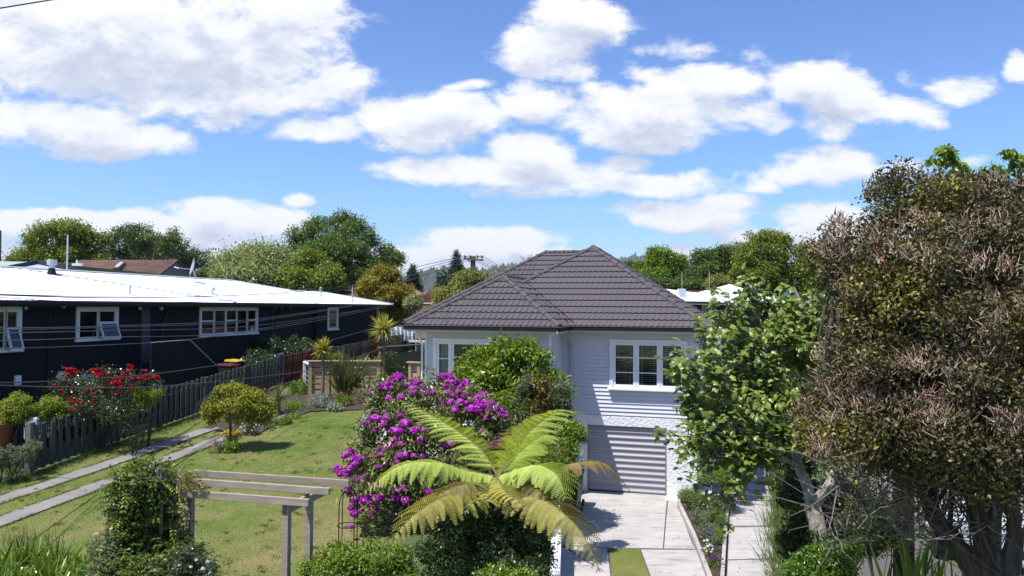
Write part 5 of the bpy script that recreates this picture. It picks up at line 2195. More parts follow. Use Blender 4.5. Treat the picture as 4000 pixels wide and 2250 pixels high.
hill([(900, 1175), (1300, 1165), (1480, 1130), (1560, 1090), (1640, 1062), (1720, 1045), (1790, 1043), (1860, 1052), (1930, 1046), (1990, 1036), (2060, 1036), (2140, 1044), (2250, 1060), (2400, 1080), (2600, 1110)],
     2400, 900, 4, 'wooded blue green hill behind the power pole', trees=2600)
hill([(2000, 1100), (2200, 1070), (2330, 1030), (2400, 1010), (2460, 1000), (2540, 1002), (2640, 1012), (2720, 1016), (2800, 1040), (3000, 1060), (3300, 1050), (3700, 1080), (4300, 1100)],
     4200, 1400, 9, 'distant dark blue hill range right of the roof', trees=1500)
hz = MB()
hz.box(-5200, 5200, -60, 7200, -6, 330)
tag(hz.build('haze', None), 'thin bluish summer air over the whole valley', kind='stuff')
hm = bpy.data.materials.new('haze')
hm.use_nodes = True
hm.node_tree.nodes.remove(hm.node_tree.nodes['Principled BSDF'])
vp = hm.node_tree.nodes.new('ShaderNodeVolumePrincipled')
vp.inputs['Color'].default_value = (0.62, 0.78, 1.0, 1)
vp.inputs['Density'].default_value = 0.000075
vp.inputs['Anisotropy'].default_value = 0.2
hm.node_tree.links.new(vp.outputs[0], hm.node_tree.nodes['Material Output'].inputs['Volume'])
scene.objects['haze'].data.materials.append(hm)
hill([(-900, 1150), (-300, 1125), (300, 1120), (800, 1130), (1100, 1150), (1300, 1180)], 4600, 1400, 12, 'low distant hill behind the left hand trees')
# ================================================================== VEGETATION helpers
def nrmz(a):
    return a / np.maximum(np.linalg.norm(a, axis=-1, keepdims=True), 1e-9)


def leaf_cards(pos, axis, normal, length, width, fold=0.25, curl=0.15):
    """each leaf: base, two sides, tip; folded along the midrib and drooping at the tip. returns verts (n*4,3) and quads"""
    n = len(pos)
    axis = nrmz(axis)
    side = nrmz(np.cross(axis, normal))
    nn = np.cross(side, axis)
    L = np.asarray(length).reshape(-1, 1) * np.ones((n, 1))
    Wd = np.asarray(width).reshape(-1, 1) * np.ones((n, 1))
    mid = pos + axis * L * 0.45 + nn * Wd * fold
    p0 = pos
    p1 = mid + side * Wd * 0.5
    p3 = mid - side * Wd * 0.5
    p2 = pos + axis * L - nn * L * curl
    V_ = np.stack([p0, p1, p2, p3], 1).reshape(-1, 3)
    F_ = np.arange(n)[:, None] * 4 + np.array([0, 1, 2, 3])
    return V_, F_


def sample_lobes(rng, lobes, n, lo=0.72, hi=1.03, flat_bottom=None, sub=0, subr=.34):
    """points near the outer skin of a union of ellipsoids (cx,cy,cz,rx,ry,rz), with outward normals;
    sub > 0 breaks every ellipsoid into that many billows, so that the crown has heads and hollows"""
    lob = np.array(lobes, float)
    if sub:
        bl_, bn_ = sample_lobes(rng, lobes, sub * len(lob), .72, .92)
        rmean = lob[:, 3:].mean()
        r_ = rmean * subr * rng.uniform(.6, 1.35, (len(bl_), 1)) * np.array([[1.1, 1.1, .8]])
        core = lob.copy()
        core[:, 3:] *= .72
        P1, N1 = sample_lobes(rng, np.hstack([bl_, r_]), int(n * .86), .6, 1.05)
        P0, N0 = sample_lobes(rng, core, n - len(P1), .6, 1.0)
        return np.concatenate([P1, P0]), np.concatenate([N1, N0])
    area = (lob[:, 3] * lob[:, 4] + lob[:, 4] * lob[:, 5] + lob[:, 3] * lob[:, 5])
    P, Nn = [], []
    need = n
    tries = 0
    while need > 0 and tries < 12:
        m = int(need * 2.2) + 40
        idx = rng.choice(len(lob), m, p=area / area.sum())
        d = nrmz(rng.normal(0, 1, (m, 3)))
        rad = rng.uniform(lo ** 2, hi ** 2, m) ** 0.5
        p = lob[idx, :3] + d * lob[idx, 3:] * rad[:, None]
        inside = np.zeros(m, bool)
        for k in range(len(lob)):
            q = (p - lob[k, :3]) / lob[k, 3:]
            inside |= ((q ** 2).sum(1) < (lo * 0.92) ** 2) & (idx != k)
        keep = ~inside
        if flat_bottom is not None:
            keep &= p[:, 2] > flat_bottom
        p = p[keep]
        nn = nrmz(d[keep] / lob[idx[keep], 3:])
        P.append(p)
        Nn.append(nn)
        need -= len(p)
        tries += 1
    P = np.concatenate(P)[:n]
    Nn = np.concatenate(Nn)[:n]
    return P, Nn


def foliage(rng, P, Nn, per, spread, L, Wd, up=0.5, droop=0.2, jit=0.8, tintvar=0.2, Lvar=0.3, fold=0.25, clump=0.2):
    """leaves gathered in clumps at P"""
    n = len(P)
    idx = np.repeat(np.arange(n), per)
    m = len(idx)
    pos = P[idx] + rng.normal(0, 1, (m, 3)) * spread
    nor = nrmz(Nn[idx] * 0.6 + np.array([0, 0, up]) + rng.normal(0, 1, (m, 3)) * jit * 0.6)
    ax = nrmz(rng.normal(0, 1, (m, 3)) * jit + Nn[idx] * 0.6 + np.array([0, 0, -droop]))
    l = L * (1 + rng.uniform(-Lvar, Lvar, m))
    w = Wd * (1 + rng.uniform(-Lvar, Lvar, m))
    V_, F_ = leaf_cards(pos, ax, nor, l, w, fold)
    ct = rng.normal(0, clump, n)[idx]
    t = np.clip(0.5 + ct + rng.normal(0, tintvar, m), 0, 1)
    return V_, F_, np.repeat(t, 4)


def joinv(parts):
    V_, F_, T_ = [], [], []
    o = 0
    for (v, f, t) in parts:
        V_.append(v)
        F_.append(f + o)
        T_.append(t)
        o += len(v)
    return np.concatenate(V_), np.concatenate(F_), np.concatenate(T_)


def leafobj(name, parts, m_, parent=None, stuff=False, base=None):
    v, f, t = joinv(parts)
    if base is not None:
        v = v - np.array(base)
    o = link(name, npmesh(name, v, f, t), m_, parent)
    if stuff:
        o['kind'] = 'stuff'
    return o


M['bark'] = mat('grey_bark', (0.15, 0.125, 0.10), 0.9, var=.4, vscale=4, stretch=(3, 3, 1), bump=.012, bscale=14)
M['barkd'] = mat('dark_bark', (0.075, 0.062, 0.050), 0.9, var=.4, vscale=4, stretch=(3, 3, 1), bump=.012, bscale=14)
M['barkp'] = mat('pale_fig_bark', (0.27, 0.245, 0.215), 0.85, var=.45, vscale=5, stretch=(2, 2, 1), bump=.008, bscale=18)


def bendpath(a, c, rng, n=5, wob=0.12, lift=0.15):
    a, c = np.array(a, float), np.array(c, float)
    L = np.linalg.norm(c - a)
    out = []
    o1 = rng.normal(0, wob, 3) * L
    for i in range(n + 1):
        t = i / n
        p = a * (1 - t) + c * t + o1 * math.sin(math.pi * t) * .5 + np.array([0, 0, lift * L * (t - t * t)]) + rng.normal(0, wob * .15, 3) * L * (0 < i < n)
        out.append(tuple(p))
    return out


def skeleton(b_, base, top, rad, targets, rng, forks=3, sides=6, start=0.45, tipr=0.15, wob=0.1):
    """trunk plus limbs that reach the clumps in `targets`"""
    base, top = np.array(base, float), np.array(top, float)
    tr_ = bendpath(base, top, rng, 6, wob * .5, 0)
    b_.tube(tr_, [rad * (1 - .55 * i / 6) for i in range(7)], sides + 2)
    L = top - base
    for tg in targets:
        tg = np.array(tg, float)
        f = np.clip(start + (1 - start) * rng.uniform(0, 1) * .8, 0, 1)
        i = min(5, int(f * 6))
        a = np.array(tr_[i])
        r0 = rad * (1 - .55 * f) * .62
        pth = bendpath(a, tg, rng, 5, wob, .12)
        b_.tube(pth, [max(r0 * (1 - k / 5) + r0 * tipr * k / 5, .004) for k in range(6)], sides)
        for _ in range(forks):
            k = rng.integers(2, 5)
            q = np.array(pth[k])
            e = tg + np.clip(rng.normal(0, 1, 3), -1, 1) * min(np.linalg.norm(tg - q) * .22, .8)
            b_.tube(bendpath(q, e, rng, 3, wob, .05), [r0 * .45, r0 * .33, r0 * .2, r0 * .1], 5)


# ================================================================== BACKGROUND TREES
GR = {
    'sun': leafm('leaf_sunny_green', (0.165, 0.215, 0.030), .5),
    'dark': leafm('leaf_dark_green', (0.070, 0.112, 0.028), .55),
    'mid': leafm('leaf_mid_green', (0.095, 0.155, 0.036), .5),
    'silver': leafm('leaf_willow', (0.24, 0.29, 0.13), .35),
    'gold': leafmat('leaf_gold_bronze', [(0, (0.07, 0.075, 0.014)), (.4, (0.17, 0.15, 0.02)), (.7, (0.30, 0.23, 0.025)), (1, (0.48, 0.40, 0.03))]),
    'olive': leafmat('leaf_olive', [(0, (0.10, 0.125, 0.028)), (.5, (0.195, 0.22, 0.055)), (1, (0.32, 0.31, 0.09))]),
    'conifer': leafm('leaf_conifer', (0.034, 0.070, 0.036), .5, trans=.1),
    'bright': leafm('leaf_bright', (0.155, 0.245, 0.030), .4),
    'hedge': leafm('leaf_hedge', (0.125, 0.160, 0.032), .5),
}


def bgtree(name, label, u0, u1, vt, vb, Y, mk, nclump=900, per=16, leaf=0.32, lobes=None, seed=0, group=None, holes=0.0, trunk=True, cat='tree', depthf=0.8, zbase=None, lump=9, spread=None, bark='bark', clump=.22):
    rng = np.random.default_rng(seed)
    c = at((u0 + u1) / 2, (vt + vb) / 2, Y)
    rx = (u1 - u0) / 2 / FOC * Y
    rz_ = (vb - vt) / 2 / FOC * Y
    base = np.array([c.x, Y, zbase if zbase is not None else max(0.5, c.z - rz_ - 2.5)])
    cen = np.array([c.x, Y, c.z])
    lo_ = []
    for k in range(lump):
        d = nrmz(rng.normal(0, 1, 3))
        d[2] = abs(d[2]) * rng.choice([1, 1, -0.6])
        s = rng.uniform(.36, .56)
        lo_.append((cen[0] + d[0] * rx * (1 - s), cen[1] + d[1] * rx * depthf * (1 - s), cen[2] + d[2] * rz_ * (1 - s), rx * s, rx * depthf * s, rz_ * s * 1.05))
    lo_.append((*cen, rx * .72, rx * .6 * depthf, rz_ * .8))
    lo_.append((cen[0], cen[1], cen[2] + rz_ * .45, rx * .55, rx * .5, rz_ * .52))
    if lobes:
        lo_ = [(at(u, v, Y + dy).x, Y + dy, at(u, v, Y + dy).z, ru / FOC * Y, ru / FOC * Y * depthf, rv / FOC * Y) for (u, v, ru, rv, dy) in lobes]
    P, Nn = sample_lobes(rng, lo_, int(nclump * 1.35), sub=11)
    leaf = leaf * .72
    if holes > 0:
        ph = np.sin(P @ np.array([1.9, .7, 1.3]) * 3.2 / rx + seed) + np.sin(P @ np.array([-.8, 1.7, 2.3]) * 3.7 / rx)
        keep = ph > -2 + holes * 2
        P, Nn = P[keep], Nn[keep]
    root = empty(name, tuple(base), 0, label, cat, group)
    sp_ = spread if spread is not None else leaf * 1.05
    leafobj('crown', [foliage(rng, P, Nn, per, sp_, leaf, leaf * .62, clump=clump)], GR[mk], root, True, base)
    b_ = MB()
    tg = P[rng.choice(len(P), min(16, len(P)), replace=False)] - base
    tg = cen - base + (tg - (cen - base)) * .85
    skeleton(b_, (0, 0, -.3), tuple((cen - base) * np.array([1, 1, 1.0])), max(.1, rx * .075), tg, rng, forks=2, start=.25)
    b_.build('trunk', M[bark], root)
    return root


ov = 1.5528
bgtree('round_tree', 'round sunlit green tree behind the left end of the white roof', 72, 408, 866, 1085, 82, 'sun', 1500, 16, .34, seed=1, holes=.0, lump=12,
       lobes=[(240, 955, 120, 88, 0), (150, 1010, 75, 60, -2), (330, 960, 80, 80, 1), (100, 1050, 60, 40, -3), (380, 1010, 42, 60, 0), (240, 1030, 130, 60, -1), (190, 935, 70, 60, -2), (290, 915, 60, 40, -1)])
bgtree('spreading_tree', 'wide dark green tree with sky showing through, second from the left', 390, 840, 893, 1090, 88, 'dark', 1250, 15, .30, seed=2, holes=.12,
       lobes=[(490, 950, 80, 60, 0), (560, 930, 90, 45, 2), (640, 935, 90, 50, 0), (700, 970, 80, 60, -2), (780, 1010, 60, 50, 0), (440, 1010, 60, 50, 0), (600, 1010, 120, 55, 1), (740, 1050, 90, 40, 0), (680, 905, 45, 22, 1), (815, 1050, 30, 30, 0), (525, 905, 40, 20, 0)])
bgtree('willow_tree', 'pale silvery willow beside the big round tree', 825, 1110, 968, 1130, 70, 'silver', 1150, 18, .34, seed=3, spread=.5,
       lobes=[(905, 1050, 60, 60, 0), (980, 1020, 60, 48, 2), (1060, 1020, 60, 50, 0), (940, 1090, 110, 40, -2), (1050, 1080, 80, 60, -1), (870, 1080, 38, 40, 0), (900, 1000, 20, 25, 0), (1110, 1040, 60, 60, 0)])
bgtree('round_tree', 'largest round tree, dome shaped, in the middle distance', 1095, 1560, 835, 1150, 76, 'mid', 2300, 16, .30, seed=4, holes=.10, lump=16,
       lobes=[(1290, 900, 120, 55, 0), (1230, 930, 100, 70, -2), (1380, 930, 105, 65, 0), (1460, 990, 85, 70, 0), (1510, 1030, 52, 55, 1), (1170, 990, 72, 62, 0), (1130, 1040, 50, 45, 2), (1300, 980, 130, 50, -4), (1420, 1060, 100, 60, -2), (1330, 1120, 90, 40, 0), (1540, 1010, 22, 22, 0), (1215, 1040, 90, 50, 2), (1340, 868, 60, 28, 1)])
bgtree('leafy_tree', 'lower yellow green tree in front of the big round tree', 1100, 1345, 990, 1145, 68, 'sun', 1000, 16, .30, seed=5,
       lobes=[(1190, 1040, 70, 45, 0), (1250, 1050, 70, 45, 0), (1150, 1090, 60, 45, 0), (1290, 1090, 55, 50, 0), (1215, 1100, 110, 45, -1), (1210, 1010, 35, 30, 0)])
bgtree('golden_tree', 'rounded tree with golden and bronze leaves at the end of the black house', 1400, 1590, 1048, 1200, 58, 'gold', 1250, 18, .20, seed=6, zbase=2.8,
       lobes=[(1490, 1095, 62, 45, 0), (1455, 1130, 55, 50, -1), (1535, 1120, 50, 55, 0), (1495, 1160, 80, 40, -1), (1510, 1065, 35, 20, 0), (1575, 1150, 25, 40, 0), (1545, 1215, 42, 55, 0), (1580, 1240, 25, 30, 0)])
bgtree('olive_tree', 'olive green broad tree left of the dark grey roof', 1690, 2010, 1070, 1250, 46, 'olive', 1500, 16, .19, seed=7, zbase=3,
       lobes=[(1840, 1110, 75, 45, 0), (1780, 1160, 70, 50, -1), (1900, 1130, 75, 50, 0), (1960, 1120, 50, 40, 0), (1735, 1210, 45, 45, 0), (1850, 1190, 110, 60, 0), (1990, 1095, 30, 25, 0), (1810, 1090, 30, 20, 0), (1720, 1160, 25, 25, 0)])


def conifer(label, u, vt, vb, hw, Y, seed, name='conifer', lean=0, extra=None):
    rng = np.random.default_rng(seed)
    top = np.array(at(u, vt, Y))
    bot = np.array(at(u, vb, Y))
    Hh = top[2] - bot[2]
    w = hw / FOC * Y
    root = empty(name, (bot[0], Y, bot[2] - 1.0), 0, label, 'conifer')
    parts = []
    nw = 26
    for i in range(nw):
        f = (i + rng.uniform(-.2, .2)) / nw
        z = bot[2] + Hh * (1 - (1 - f) ** 1.0)
        r = w * (1 - f) ** .75 * rng.uniform(.75, 1.12) + .1
        nb = 7 if i < nw * .75 else 4
        for k in range(nb):
            t = rng.uniform(0, 6.283)
            m = max(3, int(34 * r / w))
            s = rng.uniform(0.1, 1, m)
            d = np.array([math.cos(t), math.sin(t), -.12])
            P = np.array([bot[0], Y, z]) + d * (s * r)[:, None] + rng.normal(0, .06 * w, (m, 3))
            v, f_, tt = foliage(rng, P, np.repeat([[d[0] * .3, d[1] * .3, .6]], m, 0), 3, .09 * w, .15 * w, .06 * w, up=.7, droop=.35)
            parts.append((v, f_, tt))
    if extra:
        for (eu, ev, er, ez) in extra:
            c = at(eu, ev, Y)
            P, Nn = sample_lobes(rng, [(c.x, Y, c.z, er / FOC * Y, er / FOC * Y, ez / FOC * Y)], 160)
            parts.append(foliage(rng, P, Nn, 8, .3, .35, .15))
    leafobj('crown', parts, GR['conifer'], root, True, root.location)
    MB().tube([(0, 0, -1), (0, 0, Hh * .6), (0, 0, Hh + .9)], [.02 * Hh, .013 * Hh, .02], 7).build('trunk', M['barkd'], root)
    return root


conifer('dark pointed conifer, shorter of the two near the power pole', 1612, 1030, 1150, 42, 90, 11)
conifer('tall dark spire conifer just left of the power pole', 1782, 975, 1140, 46, 86, 12, extra=[(1745, 1105, 30, 36)])
conifer('small golden conifer at the far left edge', 35, 1000, 1045, 14, 52, 13)
bgtree('clipped_conifer', 'small yellow green bush of upright sprays behind the white roof', 40, 80, 998, 1050, 50, 'hedge', 200, 12, .16, seed=14, lobes=[(48, 1025, 14, 26, 0), (68, 1030, 12, 22, 0)], cat='shrub')
bgtree('cypress_bush', 'small round green bush behind the satellite dish', 768, 800, 1060, 1090, 56, 'hedge', 160, 12, .14, seed=15, lobes=[(784, 1075, 15, 16, 0)], cat='shrub')
bgtree('pale_bush', 'feathery pale green bush by the red roofs', 1590, 1640, 1165, 1200, 46, 'silver', 260, 12, .14, seed=16, lobes=[(1612, 1180, 28, 20, 0)], cat='shrub')
# right side
bgtree('bright_tree', 'bright green tree right of the grey roof peak', 2480, 2675, 965, 1120, 78, 'bright', 1500, 16, .27, seed=20,
       lobes=[(2580, 1010, 50, 40, 0), (2530, 1050, 45, 45, 0), (2640, 1050, 42, 45, 0), (2580, 1085, 90, 40, 0), (2600, 985, 28, 25, 0), (2500, 1090, 45, 35, 0), (2660, 1085, 35, 35, 0)])
bgtree('dark_tree', 'dark bushy tree partly behind the roof slope on the right', 2440, 2500, 1030, 1110, 80, 'dark', 420, 14, .28, seed=21, lobes=[(2470, 1060, 30, 40, 0), (2480, 1090, 30, 30, 0), (2440, 1070, 25, 30, 0)])
bgtree('broad_tree', 'broad mid green tree between the bright tree and the tall one', 2690, 2900, 975, 1120, 72, 'mid', 1500, 16, .27, seed=22,
       lobes=[(2760, 1030, 60, 45, 0), (2830, 1010, 60, 40, 0), (2730, 1075, 50, 40, 0), (2800, 1075, 90, 45, 0), (2880, 1000, 45, 40, 0), (2870, 1070, 60, 50, 0)])
bgtree('tall_tree', 'tall dense green tree above the white roof on the right', 2850, 3220, 905, 1180, 62, 'sun', 2400, 16, .24, seed=23,
       lobes=[(2960, 945, 55, 36, 0), (3010, 980, 90, 60, 0), (2920, 1020, 75, 70, 0), (3090, 1010, 80, 60, 0), (2970, 1080, 120, 60, 0), (3120, 1090, 100, 70, 0), (2930, 920, 20, 20, 0), (3160, 1020, 70, 60, 0)])
bgtree('round_shrub', 'soft round olive shrub in front of the tall trees', 2760, 2850, 1080, 1120, 60, 'olive', 420, 12, .16, seed=24, lobes=[(2800, 1103, 48, 24, 0)], cat='shrub')
bgtree('low_hedge', 'low green hedge above the long red roof', 2540, 2760, 1095, 1125, 66, 'mid', 700, 12, .2, seed=25, lobes=[(2580, 1112, 45, 16, 0), (2650, 1108, 45, 20, 0), (2720, 1112, 45, 16, 0), (2540, 1100, 20, 20, 0)], cat='hedge')
# trees beyond the frame edges carry on behind the brown tree
bgtree('distant_tree', 'green tree behind the brown flowering tree on the right', 3250, 3700, 960, 1250, 60, 'mid', 1000, 14, .34, seed=26)
bgtree('distant_tree', 'tree beyond the right hand edge of the view', 3750, 4300, 940, 1250, 64, 'dark', 700, 14, .4, seed=27)
bgtree('distant_tree', 'tree beyond the left hand edge of the view', -420, 20, 920, 1150, 90, 'mid', 700, 14, .4, seed=28)

for i_, (u_, v_, w_, Y_, mk_) in enumerate(((3500, 1180, 260, 40, 'mid'), (4000, 1160, 300, 44, 'sun'), (4500, 1150, 300, 46, 'hedge'), (5100, 1120, 380, 48, 'mid'), (-500, 1120, 300, 60, 'sun'))):
    bgtree('garden_tree', ['bushy tree in the neighbouring garden, hidden behind the brown tree', 'yellow green tree in the neighbouring garden past the right edge', 'olive tree second past the right edge', 'mid green tree third past the right edge', 'yellow green tree past the left edge behind the green roof'][i_], u_ - w_, u_ + w_, v_ - w_ * .62, v_ + w_ * .5, Y_, mk_, 420, 14, .3, seed=300 + i_, zbase=.6)

# bare twiggy tree left of the ridge
rng = np.random.default_rng(31)
bp = at(2066, 1060, 130)
root = empty('bare_tree', (bp.x, bp.y, bp.z - 2), 0, 'small leafless reddish tree beside the roof ridge', 'tree')
b = MB()
for k in range(46):
    t = rng.uniform(-1, 1)
    z0 = rng.uniform(1.0, 3.8)
    b.tube([(0, 0, z0), (t * .9, rng.uniform(-.8, .8), z0 + .7), (t * rng.uniform(1, 1.9), rng.uniform(-1, 1), z0 + rng.uniform(.9, 1.6))], [.05, .035, .012], 4)
b.tube([(0, 0, -2), (0, 0, 2), (.1, 0, 4.8)], [.14, .10, .03], 6)
b.build('branches', mat('reddish_twigs', (0.20, 0.13, 0.12), .9), root)

# ================================================================== NEAR GARDEN PLANTS
LM = {
    'magnolia': leafmat('leaf_glossy_yellowgreen', [(0, (0.050, 0.100, 0.010)), (.35, (0.110, 0.190, 0.016)), (.7, (0.215, 0.290, 0.030)), (1, (0.34, 0.38, 0.05))], rough=.35),
    'rhodo': leafmat('leaf_rhododendron', [(0, (0.050, 0.075, 0.026)), (.5, (0.135, 0.175, 0.055)), (.85, (0.27, 0.28, 0.095)), (1, (0.42, 0.37, 0.14))], rough=.35, trans=.2),
    'fern': leafmat('fern_frond', [(0, (0.16, 0.225, 0.030)), (.5, (0.35, 0.45, 0.075)), (1, (0.52, 0.60, 0.15))], rough=.6, trans=.4, tcol=(1.2, 1.2, .5)),
    'fernold': leafmat('fern_frond_old', [(0, (0.17, 0.135, 0.045)), (.5, (0.32, 0.30, 0.055)), (1, (0.46, 0.46, 0.09))], rough=.6, trans=.35, tcol=(1.2, 1.1, .5)),
    'fernbrown': leafmat('fern_frond_bronze', [(0, (0.16, 0.105, 0.05)), (.5, (0.29, 0.22, 0.07)), (1, (0.42, 0.34, 0.10))], rough=.65, trans=.3),
    'box': leafmat('leaf_box', [(0, (0.045, 0.095, 0.008)), (.5, (0.125, 0.205, 0.018)), (1, (0.26, 0.33, 0.04))], rough=.5),
    'topiary': leafmat('leaf_topiary', [(0, (0.09, 0.13, 0.014)), (.5, (0.22, 0.28, 0.026)), (1, (0.38, 0.42, 0.06))], rough=.5),
    'rose': leafmat('leaf_rose', [(0, (0.022, 0.038, 0.018)), (.5, (0.060, 0.085, 0.035)), (1, (0.20, 0.22, 0.10))], rough=.25, spec=.7, trans=.2),
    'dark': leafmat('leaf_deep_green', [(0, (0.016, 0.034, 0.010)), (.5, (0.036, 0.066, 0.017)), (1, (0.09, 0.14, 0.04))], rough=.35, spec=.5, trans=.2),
    'wist': leafmat('leaf_wisteria', [(0, (0.040, 0.070, 0.016)), (.5, (0.100, 0.150, 0.035)), (.8, (0.22, 0.26, 0.06)), (1, (0.38, 0.36, 0.11))], rough=.4, trans=.3),
    'strap': leafmat('leaf_strap', [(0, (0.060, 0.125, 0.012)), (.5, (0.150, 0.250, 0.026)), (1, (0.33, 0.40, 0.07))], rough=.35, spec=.5, trans=.35),
    'strapd': leafmat('leaf_broad_strap', [(0, (0.040, 0.085, 0.010)), (.5, (0.105, 0.175, 0.020)), (1, (0.27, 0.34, 0.05))], rough=.32, spec=.5, trans=.35),
    'flax': leafmat('leaf_flax', [(0, (0.050, 0.060, 0.028)), (.4, (0.105, 0.120, 0.045)), (.75, (0.19, 0.17, 0.06)), (1, (0.28, 0.17, 0.07))], rough=.4, trans=.2),
    'palm': leafmat('leaf_yellow_cordyline', [(0, (0.14, 0.16, 0.025)), (.4, (0.33, 0.32, 0.045)), (1, (0.60, 0.54, 0.12))], rough=.45, trans=.25),
    'cordg': leafmat('leaf_green_cordyline', [(0, (0.07, 0.10, 0.035)), (.5, (0.15, 0.19, 0.07)), (1, (0.30, 0.30, 0.14))], rough=.45, trans=.25),
    'maroon': leafmat('leaf_maroon', [(0, (0.045, 0.016, 0.014)), (.5, (0.11, 0.035, 0.022)), (1, (0.22, 0.09, 0.03))], rough=.4, trans=.3),
    'maple': leafmat('leaf_weeping_tree', [(0, (0.11, 0.14, 0.016)), (.45, (0.24, 0.27, 0.028)), (.9, (0.38, 0.38, 0.045)), (1, (0.40, 0.30, 0.06))], rough=.5, trans=.35),
    'fig': leafmat('leaf_fig', [(0, (0.060, 0.100, 0.020)), (.5, (0.150, 0.205, 0.036)), (1, (0.30, 0.35, 0.07))], rough=.36, spec=.4, trans=.28),
    'brown': leafmat('leaf_brown_tree', [(0, (0.030, 0.029, 0.018)), (.35, (0.060, 0.060, 0.026)), (.6, (0.115, 0.090, 0.045)), (.85, (0.15, 0.145, 0.035)), (1, (0.34, 0.32, 0.05))], rough=.48, spec=.4, trans=.2),
    'spike': leafmat('seed_spike', [(0, (0.15, 0.090, 0.060)), (.5, (0.31, 0.215, 0.155)), (.85, (0.48, 0.37, 0.28)), (1, (0.46, 0.20, 0.15))], rough=.8, trans=.1),
    'cherry': leafmat('leaf_cherry', [(0, (0.08, 0.15, 0.02)), (.5, (0.17, 0.27, 0.035)), (.9, (0.28, 0.36, 0.06)), (1, (0.30, 0.19, 0.08))], rough=.35, trans=.4),
    'lav': leafmat('leaf_grey_green', [(0, (0.070, 0.090, 0.045)), (.5, (0.130, 0.155, 0.075)), (1, (0.23, 0.25, 0.16))], rough=.7, trans=.2),
    'silver': leafmat('leaf_silver', [(0, (0.16, 0.19, 0.15)), (.5, (0.26, 0.30, 0.25)), (1, (0.42, 0.45, 0.40))], rough=.7, trans=.2),
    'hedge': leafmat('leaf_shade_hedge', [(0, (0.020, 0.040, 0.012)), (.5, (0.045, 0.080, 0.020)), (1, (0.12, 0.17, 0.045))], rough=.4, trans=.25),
    'grassy': leafmat('leaf_long_grass', [(0, (0.05, 0.085, 0.016)), (.5, (0.10, 0.145, 0.030)), (1, (0.22, 0.25, 0.08))], rough=.5, trans=.3),
}
FL = {}


def flowerm(name, c0, c1, c2):
    FL[name] = leafmat('petal_' + name, [(0, c0), (.5, c1), (1, c2)], rough=.6, trans=.35, tcol=(1.1, 1.0, 1.1), spec=.2)


flowerm('magenta', (0.30, 0.012, 0.27), (0.52, 0.040, 0.49), (0.72, 0.17, 0.69))
flowerm('red', (0.20, 0.004, 0.010), (0.42, 0.008, 0.020), (0.62, 0.03, 0.05))
flowerm('white', (0.6, 0.6, 0.58), (0.75, 0.74, 0.70), (0.82, 0.82, 0.80))
flowerm('yellow', (0.55, 0.33, 0.01), (0.75, 0.52, 0.02), (0.80, 0.62, 0.05))
flowerm('pink', (0.36, 0.14, 0.20), (0.50, 0.26, 0.32), (0.62, 0.40, 0.44))
flowerm('blue', (0.10, 0.11, 0.36), (0.19, 0.21, 0.52), (0.32, 0.34, 0.66))
flowerm('purple', (0.05, 0.012, 0.09), (0.12, 0.02, 0.17), (0.2, 0.05, 0.26))
flowerm('orange', (0.5, 0.10, 0.03), (0.65, 0.18, 0.06), (0.7, 0.3, 0.12))


def shrub(name, label, lobes, nclump, per, leaf, mk, seed=0, wl=.45, group=None, cat='shrub', spread=None, droop=.1, up=.5, base=None, stems=6, stemr=.02, lo=.7, tint=.2, clump=.2, bark='barkd', jit=.8, sub=9):
    """lobes in world metres"""
    rng = np.random.default_rng(seed)
    lo_ = np.array(lobes, float)
    cen = lo_[:, :3].mean(0)
    zb = Hf(cen[0], cen[1]) if base is None else base
    root = empty(name, (cen[0], cen[1], zb), 0, label, cat, group)
    P, Nn = sample_lobes(rng, lobes, nclump, lo=lo, sub=sub)
    P[:, 2] = np.maximum(P[:, 2], zb + 0.02)
    leafobj('foliage', [foliage(rng, P, Nn, per, spread or leaf * .7, leaf, leaf * wl, up=up, droop=droop, tintvar=tint, clump=clump, jit=jit)], mk if not isinstance(mk, str) else LM[mk], root, True, root.location)
    if stems:
        b_ = MB()
        for k in range(stems):
            j = rng.integers(0, len(lo_))
            tg = lo_[j, :3] + rng.normal(0, .5, 3) * lo_[j, 3:] - np.array(root.location)
            a = np.array([rng.normal(0, .06), rng.normal(0, .06), -.1])
            b_.tube(bendpath(a, tg, rng, 4, .1, .05), [stemr, stemr * .85, stemr * .7, stemr * .5, stemr * .3], 5)
        b_.build('stems', M[bark], root)
    return root


def px_lobes(lst):
    """(u, v, ru, rv, Y[, depth]) -> world lobes"""
    out = []
    for q in lst:
        u, v, ru, rv, Y = q[:5]
        c = at(u, v, Y)
        dp = q[5] if len(q) > 5 else ru / FOC * Y * .8
        out.append((c.x, c.y, c.z, ru / FOC * Y, dp, rv / FOC * Y))
    return out


